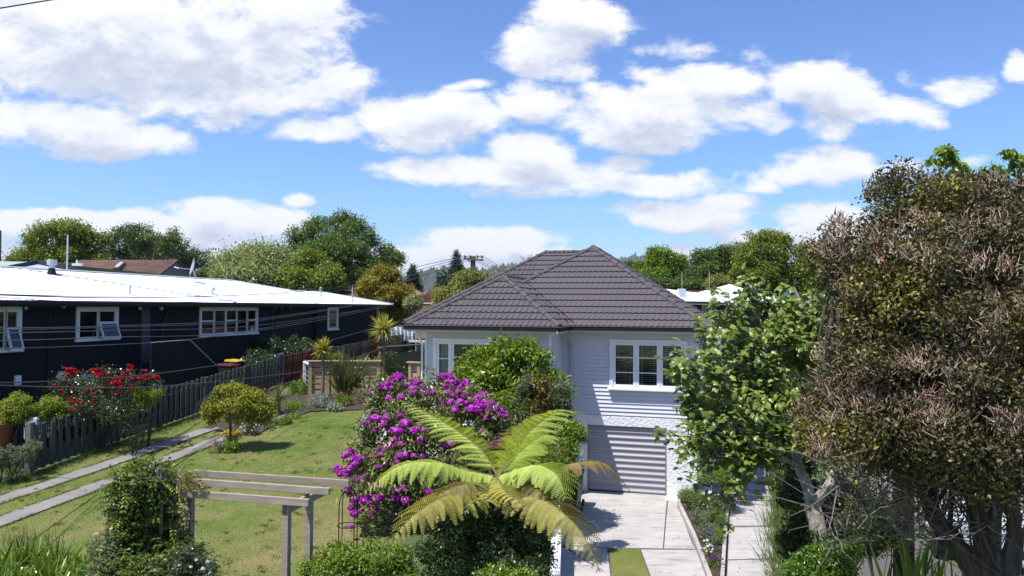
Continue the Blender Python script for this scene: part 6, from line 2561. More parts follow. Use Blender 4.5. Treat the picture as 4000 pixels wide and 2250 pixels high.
def blades(rng, base, n, length, width, spread=.1, lean=(.1, 1.0), droop=.5, seg=5, taper=.9, fan=None, tint=.25, stiff=1.0):
    """strap leaves rising from a base and arching over; returns quads"""
    V_, F_, T_ = [], [], []
    o = 0
    for k in range(n):
        t = rng.uniform(0, 2 * math.pi)
        ln = length * rng.uniform(.6, 1.1)
        el = rng.uniform(*lean)
        d = np.array([math.cos(t) * math.sin(el), math.sin(t) * math.sin(el), math.cos(el)])
        b0 = np.array(base) + np.array([rng.normal(0, spread), rng.normal(0, spread), 0])
        side = nrmz(np.cross(d, np.array([0, 0, 1.0]) + rng.normal(0, .25, 3)))
        pts = []
        p = b0.copy()
        dd = d.copy()
        tt = np.clip(rng.normal(.5, tint), 0, 1)
        for s in range(seg + 1):
            f = s / seg
            w = width * (1 - f ** 2.2 * taper) * (0.55 + 0.45 * min(1, f * 5))
            pts += [p - side * w / 2, p + side * w / 2]
            dd = nrmz(dd + np.array([0, 0, -droop * f / seg * 2.0 / stiff]))
            p = p + dd * ln / seg
        V_ += pts
        for s in range(seg):
            a = o + 2 * s
            F_.append((a, a + 1, a + 3, a + 2))
        T_ += [tt] * (2 * (seg + 1))
        o += 2 * (seg + 1)
    return np.array(V_), np.array(F_), np.array(T_)


def strapplant(name, label, pos, n, length, width, mk, seed, cat='plant', group=None, trunk=None, **k):
    rng = np.random.default_rng(seed)
    root = empty(name, pos, 0, label, cat, group)
    h = trunk or 0
    v = blades(rng, (0, 0, h), n, length, width, **k)
    o = leafobj('leaves', [v], LM[mk], root, n > 300)
    if n > 40:
        o['kind'] = 'stuff'
    if trunk:
        MB().tube(bendpath((0, 0, -.2), (0, 0, h + .1), rng, 4, .03, 0), [.075, .06, .055, .055, .05], 8).build('trunk', M['bark'], root)
    return root


def flower_mesh(name, rng, R_, npet, petal, flat=.7, mname='magenta', core=True, cup=False):
    """a truss: many small petals on a dome"""
    d = nrmz(rng.normal(0, 1, (npet, 3)))
    d[:, 2] = np.abs(d[:, 2]) * rng.choice([1, 1, -.35], npet)
    P = d * np.array([R_, R_, R_ * flat]) * rng.uniform(.75, 1.05, (npet, 1))
    ax = nrmz(np.cross(d, rng.normal(0, 1, (npet, 3))) + d * .3)
    v, f = leaf_cards(P - ax * petal * .4, ax, d, petal * rng.uniform(.8, 1.2, npet), petal * .95, fold=-.18, curl=-.12)
    t = np.clip(.35 + rng.normal(0, .16) + .3 * d[:, 2] + rng.normal(0, .22, npet), 0, 1)
    me_ = npmesh(name, v, f, np.repeat(t, 4))
    me_.materials.append(FL[mname])
    return me_


def scatter_parts(root, meshes, pts, rng, name, sc=(.8, 1.15), tilt=.5):
    for p in pts:
        o = bpy.data.objects.new(name, meshes[rng.integers(len(meshes))])
        COL.objects.link(o)
        o.parent = root
        o.location = Vector(p) - root.location
        o.rotation_euler = (rng.uniform(-tilt, tilt), rng.uniform(-tilt, tilt), rng.uniform(0, 6.28))
        s = rng.uniform(*sc)
        o.scale = (s, s, s)


# ---------------------------------------------------------------- big glossy bush before the left wing
shrub('glossy_shrub', 'big rounded yellow green glossy shrub in front of the left wing window',
      px_lobes([(1960, 1420, 130, 70, 20.2), (1870, 1480, 110, 90, 20), (2080, 1450, 95, 85, 20.2), (2130, 1540, 80, 110, 20.0), (1950, 1540, 170, 110, 19.6), (2040, 1640, 150, 80, 19.4), (1830, 1500, 70, 60, 19.8), (1990, 1370, 60, 40, 20.4), (2055, 1385, 35, 35, 20.3), (2010, 1720, 160, 90, 19.6)]),
      3100, 9, .135, 'magnolia', 41, wl=.42, spread=.10, up=.35, base=1.6, stems=12, stemr=.03, jit=.9)
shrub('columnar_conifer', 'grey green upright conifer bush against the glossy shrub, left of the pair', px_lobes([(2055, 1570, 38, 95, 18.9), (2050, 1660, 45, 80, 18.8), (2060, 1500, 25, 45, 19)]), 700, 9, .08, 'lav', 42, wl=.3, base=1.2, up=.8, clump=.12)
shrub('bronze_shrub', 'narrow bronze and green shrub between the two grey green bushes', px_lobes([(2115, 1560, 38, 80, 18.8), (2110, 1640, 42, 70, 18.7)]), 520, 8, .09, 'gold' and leafmat('leaf_bronze_green', [(0, (0.05, 0.06, 0.012)), (.5, (0.13, 0.12, 0.025)), (1, (0.26, 0.17, 0.03))]), 43, base=1.2)
shrub('columnar_conifer', 'grey green feathery bush nearest the grey downpipe', px_lobes([(2175, 1560, 36, 90, 19.3), (2180, 1650, 45, 70, 19.2), (2200, 1600, 25, 60, 19.3)]), 620, 9, .08, 'lav', 44, wl=.3, base=1.2, up=.8)
shrub('leafy_shrub', 'dark green shrub in front of the garage corner behind the tree fern', px_lobes([(2200, 1760, 70, 100, 17.6), (2160, 1850, 90, 70, 17.0), (2235, 1720, 40, 60, 17.8), (2120, 1780, 60, 60, 17)]), 1000, 8, .075, 'box', 45, base=.8)

# ---------------------------------------------------------------- rhododendron
rl = px_lobes([(1560, 1560, 120, 70, 16.8), (1700, 1570, 130, 90, 16.6), (1840, 1620, 130, 80, 16.2), (1960, 1700, 60, 90, 16.0), (1500, 1690, 90, 80, 16.0), (1640, 1700, 130, 90, 15.6), (1800, 1760, 130, 90, 15.6),
               (1440, 1800, 80, 60, 15.2), (1560, 1820, 110, 80, 15.0), (1390, 1830, 40, 50, 15.0), (1450, 1960, 70, 60, 14.6), (1560, 1960, 90, 80, 14.8), (1400, 1910, 40, 40, 14.8), (1700, 1900, 120, 90, 15)])
rh = shrub('rhododendron', 'large rhododendron covered in magenta flower trusses beside the lawn', rl, 2600, 8, .115, 'rhodo', 50, wl=.36, spread=.10, base=1.5, stems=26, stemr=.028, up=.2, clump=.16, tint=.22)
rng = np.random.default_rng(51)
trs = [flower_mesh('truss', rng, rng.uniform(.06, .09), 110, .050, .8) for _ in range(12)]
fp_ = []
for (u, v, n, sp_) in [(1555, 1472, 9, 26), (1520, 1508, 3, 14), (1590, 1500, 3, 14), (1640, 1500, 5, 20), (1610, 1522, 4, 14), (1655, 1520, 2, 10), (1735, 1470, 9, 26), (1770, 1478, 5, 16), (1770, 1505, 6, 20), (1800, 1515, 6, 20), (1820, 1495, 6, 18), (1755, 1540, 4, 14),
                       (1790, 1545, 9, 24), (1860, 1550, 6, 22), (1895, 1545, 7, 18), (1870, 1585, 14, 30), (1910, 1580, 14, 28), (1950, 1600, 12, 24), (1960, 1630, 6, 16), (1915, 1628, 6, 20), (1780, 1605, 5, 16), (1830, 1600, 5, 18), (1800, 1575, 3, 10), (1765, 1570, 3, 10),
                       (1520, 1600, 4, 14), (1500, 1640, 8, 22), (1460, 1635, 5, 16), (1430, 1650, 3, 10), (1455, 1678, 4, 12), (1485, 1670, 4, 12), (1545, 1675, 6, 16), (1580, 1660, 5, 14), (1620, 1680, 5, 14), (1650, 1715, 4, 12), (1570, 1690, 3, 10), (1550, 1722, 4, 10),
                       (1425, 1732, 4, 14), (1480, 1760, 3, 12), (1380, 1790, 8, 22), (1350, 1780, 5, 14), (1400, 1800, 5, 14), (1560, 1785, 7, 14), (1345, 1850, 8, 18), (1370, 1845, 8, 18), (1330, 1830, 4, 12), (1350, 1900, 5, 14), (1360, 1925, 4, 10), (1425, 1870, 3, 10),
                       (1390, 1955, 5, 16), (1425, 1955, 7, 18), (1460, 1965, 5, 12), (1375, 1985, 6, 16), (1380, 2010, 4, 12), (1455, 2005, 5, 14), (1375, 2060, 2, 8), (1400, 2005, 3, 10), (1940, 1710, 6, 18), (1930, 1745, 8, 22), (1965, 1700, 6, 14), (1960, 1750, 5, 16), (1990, 1690, 3, 10),
                       (1690, 1620, 2, 8), (1700, 1760, 2, 10), (1650, 1600, 2, 8), (1615, 1600, 2, 8), (1470, 1905, 2, 8), (1410, 1935, 2, 10), (1500, 1875, 2, 10)]:
    for k in range(max(1, int(round(n * .62)))):
        uu = u + rng.normal(0, sp_ * .75)
        vv = v + rng.normal(0, sp_ * .35)
        # sit on the skin of the bush: nearest lobe front
        best = None
        d = np.array(ray(uu, vv))
        for (cx, cy, cz, rx, ry, rz_) in rl:
            o_ = np.array([0, 0, CAM_Z])
            A = np.array([1 / rx, 1 / ry, 1 / rz_])
            dd, oo = d * A * .95, (o_ - np.array([cx, cy, cz])) * A * .95
            a_, b_, c__ = dd @ dd, 2 * dd @ oo, oo @ oo - 1
            ds = b_ * b_ - 4 * a_ * c__
            if ds > 0:
                tt = (-b_ - math.sqrt(ds)) / (2 * a_)
                if best is None or tt < best:
                    best = tt
        Y = best if best else np.interp(vv, [1450, 1650, 1850, 2050], [16.6, 15.9, 14.7, 14.2])
        fp_.append(tuple(d * Y + np.array([0, 0, CAM_Z])))
ev_, en_ = sample_lobes(rng, rl, 420, .95, 1.02)
ev_ = ev_[(en_[:, 2] > -.1) & (en_[:, 1] < .5)]
fp_ = fp_[:195] + [tuple(p) for p in ev_[:100]]
scatter_parts(rh, trs, fp_, rng, 'flower_truss', (.55, 1.15), .5)

# ---------------------------------------------------------------- tree fern
def frond(rng, pts3, width, npin=30, mk='fern', seedt=.5, droop=.35, upv=None, parent=None, base=None, npl=15):
    """pts3: control points of the rachis; pinnae on both sides, each set with pinnules"""
    C_ = smoothpts([Vector(p) for p in pts3], 16)
    n = len(C_)
    cum = [0]
    for a, c in zip(C_, C_[1:]):
        cum.append(cum[-1] + (c - a).length)
    L = cum[-1]

    def ev(s):
        s = min(max(s, 0), L - 1e-6)
        j = int(np.searchsorted(cum, s, side='right')) - 1
        j = min(j, n - 2)
        f = (s - cum[j]) / max(cum[j + 1] - cum[j], 1e-9)
        return np.array(C_[j].lerp(C_[j + 1], f)), np.array((C_[j + 1] - C_[j]).normalized())
    V_, F_, T_ = [], [], []
    o = 0
    for i in range(npin):
        f = 0.07 + 0.93 * (i + .5) / npin
        p, t = ev(f * L)
        wl_ = width * 1.5 * (math.sin(math.pi * min(1, (f * .90 + .10)) ** .85) ** .55 if f < .97 else .2) * (1 - max(0, f - .6) * .9)
        wl_ = max(wl_, .04)
        side0 = np.cross(t, np.array([0, 0, 1.0]))
        side0 = side0 / max(np.linalg.norm(side0), 1e-6)
        upn = np.cross(side0, t)
        for sg in (-1, 1):
            d = side0 * sg + t * .42 + upn * .10 + rng.normal(0, .05, 3)
            d /= np.linalg.norm(d)
            ln = wl_ * rng.uniform(.82, 1.08)
            q = p.copy()
            dr2, sw = droop * rng.uniform(.7, 1.35), rng.uniform(-.1, .55)
            m = max(5, int(npl * ln / width))
            tint = np.clip(seedt + rng.normal(0, .10), 0, 1)
            for k in range(m):
                g_ = k / m
                dd = d + np.array([0, 0, -1.0]) * dr2 * g_ * 1.9 + t * g_ * sw
                dd /= np.linalg.norm(dd)
                q2 = q + dd * ln / m
                # two pinnules
                sd = np.cross(dd, upn)
                sd /= max(np.linalg.norm(sd), 1e-6)
                nn = np.cross(sd, dd)
                w_ = ln * .18 * (1 - g_) ** .6 + .005
                step = ln / m
                for s2 in (-1, 1):
                    dirp = sd * s2 + dd * .45
                    a0 = q
                    a1 = q + dd * step * .62 - nn * .002
                    a2 = q + dirp * w_ + dd * step * .35 - nn * w_ * .22
                    a3 = q + dirp * w_ * .6 + nn * w_ * .05
                    V_ += [a0, a1, a2, a3]
                    T_ += [np.clip(tint + rng.normal(0, .06) - .12 * (s2 < 0), 0, 1)] * 4
                    F_.append((o, o + 1, o + 2, o + 3))
                    o += 4
                q = q2
    V_ = np.array(V_) - np.array(base)
    fo = link('frond', npmesh('frond', V_, np.array(F_), np.array(T_)), LM[mk], parent)
    b_ = MB().tube([tuple(Vector(c) - Vector(base)) for c in C_[::4] + [C_[-1]]], list(np.linspace(.021, .004, len(C_[::4]) + 1)), 6)
    b_.build('stalk', M['stalk'], fo)
    return fo


M['stalk'] = mat('fern_stalk', (0.14, 0.115, 0.035), .6)
FY = 12.3
fc = at(1945, 1862, FY)
fb = (fc.x, fc.y, Hf(fc.x, fc.y))
tf = empty('tree_fern', fb, 0, 'tree fern with a wheel of arching yellow green fronds', 'tree fern')
rng = np.random.default_rng(60)
# trunk with old frond bases
b = MB()
hh = fc.z - fb[2]
b.tube([(0, 0, -.2), (.03, 0, hh * .5), (0, 0, hh)], [.13, .11, .12], 12)
for k in range(90):
    t = rng.uniform(0, 6.28)
    z = rng.uniform(.2, hh)
    b.beam((math.cos(t) * .1, math.sin(t) * .1, z), (math.cos(t) * .17, math.sin(t) * .17, z + .10), .03, .03)
b.build('trunk', M['barkd'], tf)
q = lambda u, v, Y: at(u, v, Y)
C0 = fc
FR = [  # control pixels (u, v, Y), width, material, tint, pinnae
    ([(1880, 1760, 12.9), (1780, 1680, 13.5), (1660, 1610, 14.0), (1560, 1562, 14.3)], .36, 'fern', .58, 30, .30),
    ([(2010, 1760, 12.9), (2090, 1665, 13.4), (2190, 1605, 13.9), (2290, 1620, 14.2)], .38, 'fern', .62, 30, .30),
    ([(1820, 1840, 12.0), (1700, 1805, 11.7), (1560, 1820, 11.5), (1420, 1925, 11.3)], .42, 'fern', .66, 32, .55),
    ([(2050, 1830, 12.0), (2110, 1820, 11.7), (2180, 1860, 11.4), (2210, 1950, 11.2)], .48, 'fern', .68, 32, .45),
    ([(1860, 1900, 11.6), (1750, 1930, 11.0), (1620, 2010, 10.5), (1495, 2150, 10.2)], .42, 'fernold', .55, 32, .55),
    ([(2060, 1920, 11.6), (2160, 1975, 11.0), (2270, 2080, 10.5), (2345, 2235, 10.2)], .46, 'fernold', .42, 32, .50),
    ([(2120, 1850, 12.3), (2250, 1810, 12.2), (2370, 1815, 12.2), (2465, 1925, 12.1)], .30, 'fernbrown', .5, 28, .55),
    ([(1930, 1910, 11.4), (1900, 1950, 10.9), (1850, 1960, 10.6), (1815, 2010, 10.4)], .24, 'fernold', .7, 20, .5),
    ([(1965, 1905, 11.3), (1990, 1935, 10.8), (2030, 1960, 10.5), (2060, 2010, 10.3)], .24, 'fernold', .75, 20, .5),
    ([(2030, 1800, 12.9), (2090, 1770, 13.3), (2180, 1745, 13.7), (2280, 1790, 13.9)], .32, 'fernold', .45, 24, .4),
    ([(1980, 1750, 13.2), (2010, 1690, 13.9), (2050, 1650, 14.6), (2090, 1640, 15.0)], .30, 'fernold', .4, 22, .35),
    ([(1890, 1780, 13.2), (1830, 1720, 13.9), (1790, 1690, 14.5), (1750, 1690, 15.0)], .30, 'fernold', .35, 22, .4),
    ([(2000, 1800, 12.6), (2060, 1740, 12.8), (2130, 1700, 13.0), (2200, 1715, 13.1)], .34, 'fern', .5, 26, .35),
    ([(1880, 1850, 12.2), (1790, 1830, 12.1), (1700, 1850, 12.1), (1640, 1920, 12.0)], .30, 'fern', .35, 24, .5),
    ([(1900, 1890, 11.8), (1820, 1890, 11.3), (1720, 1930, 11.0), (1650, 2000, 10.9)], .34, 'fernold', .25, 24, .5),
    ([(2040, 1890, 11.8), (2110, 1920, 11.4), (2150, 1990, 11.1), (2160, 2060, 11.0)], .34, 'fernold', .3, 24, .5),
]
for (px, wd, mk, tn, npn, dr) in FR:
    frond(rng, [tuple(C0)] + [tuple(q(*p)) for p in px], wd, int(npn * .76), mk, tn, dr, parent=tf, base=fb)

# ---------------------------------------------------------------- dark shrubs below the tree fern and box bush
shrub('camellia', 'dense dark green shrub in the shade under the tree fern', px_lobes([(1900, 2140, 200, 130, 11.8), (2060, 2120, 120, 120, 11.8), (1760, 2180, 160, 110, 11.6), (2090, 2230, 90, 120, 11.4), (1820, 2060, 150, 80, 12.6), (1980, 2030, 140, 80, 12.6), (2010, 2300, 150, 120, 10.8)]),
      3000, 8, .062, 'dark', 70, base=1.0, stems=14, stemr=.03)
shrub('box_bush', 'bright green dense low bush at the bottom edge of the lawn', px_lobes([(1400, 2190, 170, 75, 9.4), (1280, 2240, 110, 70, 9.2), (1500, 2240, 120, 70, 9.3), (1380, 2290, 260, 110, 9.0), (1430, 2130, 60, 35, 9.6)]),
      2600, 9, .05, 'box', 71, base=1.0, up=.8, spread=.035)
shrub('box_bush', 'small bright green clipped bush at the bottom edge below the fern', px_lobes([(1960, 2260, 90, 25, 9.0), (2060, 2258, 60, 22, 9.0)]), 500, 9, .045, 'magnolia', 72, base=1.0)
rng = np.random.default_rng(73)
o_ = at(1252, 2183, 9.1)
e_ = empty('hibiscus_flower', o_, 0, 'single orange red flower on the bright green bush', 'flower')
v, f = leaf_cards(np.zeros((12, 3)), rng.normal(0, 1, (12, 3)) * np.array([1, .5, .7]), np.repeat([[0, -1., .5]], 12, 0), .055, .045)
me_ = npmesh('petals', v, f, np.repeat(rng.uniform(0, 1, 12), 4)); link('petals', me_, FL['orange'], e_)
MB().tube([(0, 0, 0), (.0, .03, -.08)], .004, 5).build('stem', M['stalk'], e_)

# ---------------------------------------------------------------- weeping tree on the lawn
wp = onlawn(896, 1762)
wz = wp.z
wt_ = empty('weeping_tree', wp, 0, 'small weeping tree with yellow green crown on the lawn', 'tree')
wl = px_lobes([(870, 1560, 52, 45, 20.6), (945, 1545, 60, 42, 20.6), (1010, 1580, 45, 50, 20.6), (925, 1600, 72, 50, 20.4), (990, 1625, 45, 50, 20.5), (838, 1600, 32, 50, 20.6), (1035, 1610, 34, 50, 20.8), (900, 1525, 40, 26, 20.7), (960, 1590, 60, 50, 20.5)])
rng = np.random.default_rng(75)
P, Nn = sample_lobes(rng, wl, 1700, lo=.55, sub=9)
leafobj('crown', [foliage(rng, P, Nn, 8, .05, .085, .032, up=.2, droop=1.0, clump=.22)], LM['maple'], wt_, True, wp)
b = MB()
b.tube([(0, 0, -.1), (.02, 0, .7), (-.03, 0, 1.15)], [.045, .038, .035], 8)
for k in range(16):
    t = rng.uniform(0, 6.28)
    r_ = rng.uniform(.3, .95)
    b.tube([(-.03, 0, 1.1), (math.cos(t) * r_ * .45, math.sin(t) * r_ * .4, 1.65), (math.cos(t) * r_, math.sin(t) * r_ * .8, 1.25), (math.cos(t) * r_ * 1.1, math.sin(t) * r_ * .85, .85)], [.014, .009, .005, .003], 5)
b.build('trunk', M['barkd'], wt_)
shrub('ground_plant', 'small green plant at the foot of the weeping tree', [(wp.x + .12, wp.y - .15, wz + .12, .22, .2, .16)], 120, 8, .06, 'box', 76, stems=0)
sh = shrub('daisy_plant', 'little pink and white flowering cushion by the weeping tree trunk', [(wp.x - .26, wp.y - .2, wz + .12, .22, .18, .14)], 120, 7, .035, 'lav', 77, stems=0)
scatter_parts(sh, [flower_mesh('bloom', rng, .02, 10, .03, .5, 'pink')], [(wp.x - .26 + rng.normal(0, .11), wp.y - .3 + rng.normal(0, .06), wz + .2 + rng.normal(0, .03)) for _ in range(26)], rng, 'bloom')
yp = onlawn(902, 1715)
sh = shrub('yellow_flowers', 'clump of bright yellow flowers behind the weeping tree trunk', [(yp.x, yp.y, yp.z + .1, .22, .18, .12)], 60, 6, .06, 'box', 78, stems=0)
scatter_parts(sh, [flower_mesh('bloom', rng, .035, 14, .045, .6, 'yellow')], [(yp.x + rng.normal(0, .13), yp.y - .1 + rng.normal(0, .08), yp.z + .2 + rng.normal(0, .04)) for _ in range(24)], rng, 'bloom')
yp = onlawn(965, 1700)
sh = shrub('white_flowers', 'clump of small white flowers beside the yellow ones', [(yp.x, yp.y, yp.z + .14, .33, .22, .16)], 90, 6, .06, 'lav', 79, stems=0)
scatter_parts(sh, [flower_mesh('bloom', rng, .028, 12, .035, .6, 'white')], [(yp.x + rng.normal(0, .18), yp.y - .12 + rng.normal(0, .08), yp.z + .25 + rng.normal(0, .06)) for _ in range(34)], rng, 'bloom')

# ---------------------------------------------------------------- flower bed before the timber screen
bedpts = [(1000, 1706), (1023, 1690), (1078, 1667), (1163, 1630), (1217, 1611), (1272, 1607), (1423, 1605), (1475, 1590)]
bed = [onlawn(u, v) for u, v in bedpts]
far_ = [Vector((-7.2, 28.0, 0)), Vector((-9.0, 27.8, 0)), Vector((-9.0, 25.5, 0)), Vector((-9.1, 22.8, 0))]
mb_ = MB()
pts = bed + [Vector((p.x, p.y, 0)) for p in (Vector((-4.9, 27.6, 0)),)] + far_
ctr = sum((Vector((p.x, p.y, 0)) for p in pts), Vector()) / len(pts)
vs = [(ctr.x, ctr.y, Hf(ctr.x, ctr.y) + .06)] + [(p.x, p.y, Hf(p.x, p.y) + .055) for p in pts]
mb_.add(vs, [(0, i, i % len(pts) + 1) for i in range(1, len(pts) + 1)])
tag(mb_.build('garden_bed', M['soil']), 'planted soil bed along the top of the lawn', kind='structure')


def bp_(u, v, dz=0, back=0):
    p = onlawn(u, v)
    p.y += back
    p.x += back * (u - 2000) / FOC
    p.z = Hf(p.x, p.y) + dz
    return p


p = bp_(1335, 1560, 0, 0)
strapplant('flax', 'tall bronze green flax with sword leaves against the timber screen', (p.x, p.y + .4, p.z), 130, 1.75, .075, 'flax', 80, spread=.12, lean=(.02, .75), droop=.25)
strapplant('maroon_flax', 'dark maroon strappy plant left of the tall flax', tuple(bp_(1245, 1545, 0, .5)), 60, .75, .05, 'maroon', 81, spread=.08, lean=(.05, .9), droop=.5)
strapplant('cordyline', 'small grey green spiky cordyline in the bed', tuple(bp_(1088, 1630, .12, .3)), 90, .62, .028, 'cordg', 82, spread=.02, lean=(.05, 1.45), droop=.2, trunk=.35)
for (u, v, r_, lab) in ((1498, 1289, .60, 'larger yellow green cabbage palm beside the white sheets'), (1261, 1366, .42, 'smaller yellow green cabbage palm above the fence')):
    Y = 29.5 if r_ > .5 else 27.0
    c = at(u, v, Y)
    zb = Hf(c.x, c.y)
    strapplant('cabbage_palm', lab, (c.x, c.y, zb), 260 if r_ > .5 else 190, r_ * 1.15, .052, 'palm', 83 + int(r_ * 10), spread=.015, lean=(.0, 2.45), droop=.22, trunk=c.z - zb, cat='palm')
strapplant('agapanthus', 'bright green strappy clump in front of the spiky cordyline', tuple(bp_(1150, 1605, 0, .2)), 110, .5, .035, 'strap', 86, spread=.15, lean=(.1, 1.2), droop=.8)
strapplant('agapanthus', 'bright green strappy clump at the right end of the bed', tuple(bp_(1455, 1570, 0, .3)), 120, .5, .035, 'strap', 87, spread=.22, lean=(.1, 1.2), droop=.8)
strapplant('agapanthus', 'small strappy clump at the very front edge of the bed', tuple(bp_(1150, 1640, 0, .15)), 60, .32, .03, 'strap', 88, spread=.1, lean=(.1, 1.2), droop=.8)
k_pl = [('lime_shrub', 'lime green leafy shrub left of the red tipped bush', (1165, 1530), .32, .28, 'magnolia', .06), ('red_tip_shrub', 'bush with orange red tips near the white trellis', (1215, 1500), .36, .34, leafmat('leaf_red_tip', [(0, (.06, .05, .015)), (.5, (.18, .075, .02)), (1, (.38, .15, .03))]), .06),
        ('silver_bush', 'silvery bush with tiny white flowers in the middle of the bed', (1245, 1585), .36, .30, 'silver', .05), ('heath_bush', 'pinkish fine leaved bush in front of the flax', (1372, 1570), .50, .36, leafmat('leaf_pink_heath', [(0, (.12, .11, .045)), (.5, (.26, .17, .13)), (1, (.48, .32, .32))]), .045),
        ('leafy_shrub', 'green leafy shrub between flax and strappy clump', (1335, 1580), .3, .26, 'box', .06), ('bronze_bush', 'bronze green bush at the left end of the bed behind the weeping tree', (1035, 1620), .42, .42, 'maple', .06),
        ('bronze_bush', 'dark reddish bush at the fence foot, left end of the bed', (1012, 1560), .42, .36, 'maroon', .05), ('grey_cushion', 'low grey white cushion plant at the lawn edge', (1045, 1668), .2, .12, 'silver', .04),
        ('green_cushion', 'low green plants along the curved lawn edge', (1105, 1650), .28, .12, 'box', .05), ('white_cushion', 'white leaved plant at the front of the silvery bush', (1308, 1600), .16, .14, 'silver', .07),
        ('yellow_shrub', 'yellow leaved bush by the red fence', (1322, 1400), .25, .4, 'magnolia', .07), ('pale_leaf_bush', 'pale broad leaved bush behind the timber screen', (1455, 1420), .8, .5, 'olive', .1), ('green_fern_bush', 'dark green bush beside the black gate', (1530, 1420), .5, .6, 'dark', .07)]
for i, (nm, lab, (u, v), r_, h_, mk, lf) in enumerate(k_pl):
    if nm in ('yellow_shrub', 'pale_leaf_bush', 'green_fern_bush'):
        p = at(u, v, 30.0 if nm != 'green_fern_bush' else 31)
        lob = [(p.x, p.y, p.z - h_ * .3, r_, r_ * .8, h_)]
    else:
        p = bp_(u, v + 12, 0, .1)
        lob = [(p.x, p.y, p.z + h_ * .7, r_, r_ * .8, h_), (p.x + r_ * .4, p.y, p.z + h_ * .4, r_ * .6, r_ * .6, h_ * .7), (p.x - r_ * .45, p.y, p.z + h_ * .45, r_ * .6, r_ * .6, h_ * .7)]
    shrub(nm, lab, lob, 260, 8, lf, GR['olive'] if mk == 'olive' else mk, 90 + i, stems=4, stemr=.01)
rng = np.random.default_rng(110)
for (u, v, col, lab, n) in ((1235, 1535, 'white', 'drift of tiny white daisies over the silvery bush', 26), (1100, 1655, 'pink', 'pink flowers along the left of the bed edge', 14), (1340, 1600, 'pink', 'pale pink flowers along the front of the bed', 20), (1000, 1660, 'pink', 'pink flowers at the lawn edge near the weeping tree', 8)):
    p = bp_(u, v, .1, 0)
    e_ = empty('flower_drift', p, 0, lab, 'flowers')
    pts = [(p.x + rng.normal(0, .28), p.y + rng.normal(0, .1), p.z + rng.uniform(.02, .35 if col == 'white' else .12)) for _ in range(n)]
    scatter_parts(e_, [flower_mesh('bloom', rng, .022, 10, .032, .6, col)], pts, rng, 'bloom')

# ---------------------------------------------------------------- beyond the picket fence: roses, round topiary, hedge, pots
ros = shrub('rose_bush', 'wide rose bush full of red roses over the picket fence', px_lobes([(300, 1530, 70, 60, 20.6), (400, 1500, 70, 55, 20.4), (480, 1520, 70, 60, 20.8), (560, 1520, 60, 55, 21.2), (420, 1590, 140, 50, 20.4), (320, 1590, 60, 45, 20.2), (265, 1500, 40, 45, 20.6), (510, 1470, 40, 30, 21), (590, 1500, 35, 35, 21.2), (230, 1540, 40, 40, 20.4)]),
            1500, 7, .052, 'rose', 120, wl=.6, base=1.3, stems=20, stemr=.014, lo=.45, spread=.09)
rng = np.random.default_rng(121)
rs = [flower_mesh('rose', rng, .042, 34, .038, .7, 'red') for _ in range(4)]
pts = []
for (u, v, n, su, sv) in ((275, 1443, 14, 25, 6), (300, 1455, 7, 20, 6), (260, 1462, 5, 14, 4), (358, 1446, 4, 10, 5), (385, 1442, 12, 14, 6), (375, 1458, 12, 18, 5), (388, 1468, 4, 8, 5), (428, 1465, 4, 8, 5), (510, 1430, 8, 10, 5), (500, 1450, 7, 14, 6), (485, 1462, 7, 14, 5), (465, 1483, 18, 24, 5), (450, 1500, 22, 20, 8), (470, 1505, 8, 14, 6),
                             (530, 1480, 14, 22, 5), (560, 1480, 12, 20, 4), (585, 1470, 12, 16, 4), (615, 1472, 10, 12, 5), (565, 1448, 4, 8, 4), (340, 1523, 6, 10, 6), (255, 1488, 4, 10, 4), (275, 1505, 3, 8, 3), (215, 1505, 3, 6, 3), (240, 1530, 5, 8, 5), (360, 1543, 4, 8, 4), (450, 1543, 7, 9, 4), (465, 1530, 3, 6, 3), (495, 1530, 3, 6, 3), (510, 1508, 5, 8, 4),
                             (284, 1560, 9, 8, 14), (300, 1574, 8, 14, 4), (320, 1572, 5, 8, 4), (360, 1578, 4, 6, 4), (278, 1601, 8, 8, 6), (370, 1592, 2, 5, 3), (405, 1510, 2, 5, 3), (430, 1490, 3, 10, 5)):
    for k in range(n):
        pts.append(tuple(at(u + rng.normal(0, su * .55), v + rng.normal(0, sv * .6), 19.9 + rng.uniform(-.25, .5) + (u - 300) * .002)))
scatter_parts(ros, rs, pts[:300], rng, 'rose', (.7, 1.15))
for i, (lob, lab) in enumerate(((px_lobes([(72, 1592, 56, 56, 19.6), (60, 1612, 46, 50, 19.5), (88, 1610, 42, 52, 19.6)]), 'round clipped yellow green bush on a stem, left one'), (px_lobes([(208, 1588, 42, 48, 20.0), (218, 1608, 36, 46, 20.0), (196, 1608, 34, 44, 19.9)]), 'round clipped yellow green bush on a stem, right one by the roses'))):
    s_ = shrub('topiary_ball', lab, lob, 1300, 8, .05, 'topiary', 130 + i, base=1.05, stems=5, stemr=.03, up=.7, spread=.035, lo=.82)
shrub('lime_shrub', 'lime green foliage tuft at the right end of the roses', px_lobes([(575, 1540, 48, 22, 20.8), (560, 1560, 40, 22, 20.7)]), 300, 8, .06, 'topiary', 133, base=1.5)
shrub('climbing_shrub', 'leafy stems in front of the fence below the lime tuft', px_lobes([(540, 1620, 30, 60, 20.2), (480, 1630, 40, 50, 19.8), (540, 1680, 30, 40, 20.0)]), 260, 6, .05, 'dark', 134, base=1.5)
shrub('shade_shrub', 'dark bush beside the yellow lidded bin', px_lobes([(1020, 1400, 60, 35, 33), (1000, 1425, 60, 30, 32), (1100, 1360, 110, 45, 37), (1180, 1370, 60, 40, 38)]), 1100, 8, .11, 'dark', 135, base=1.5)
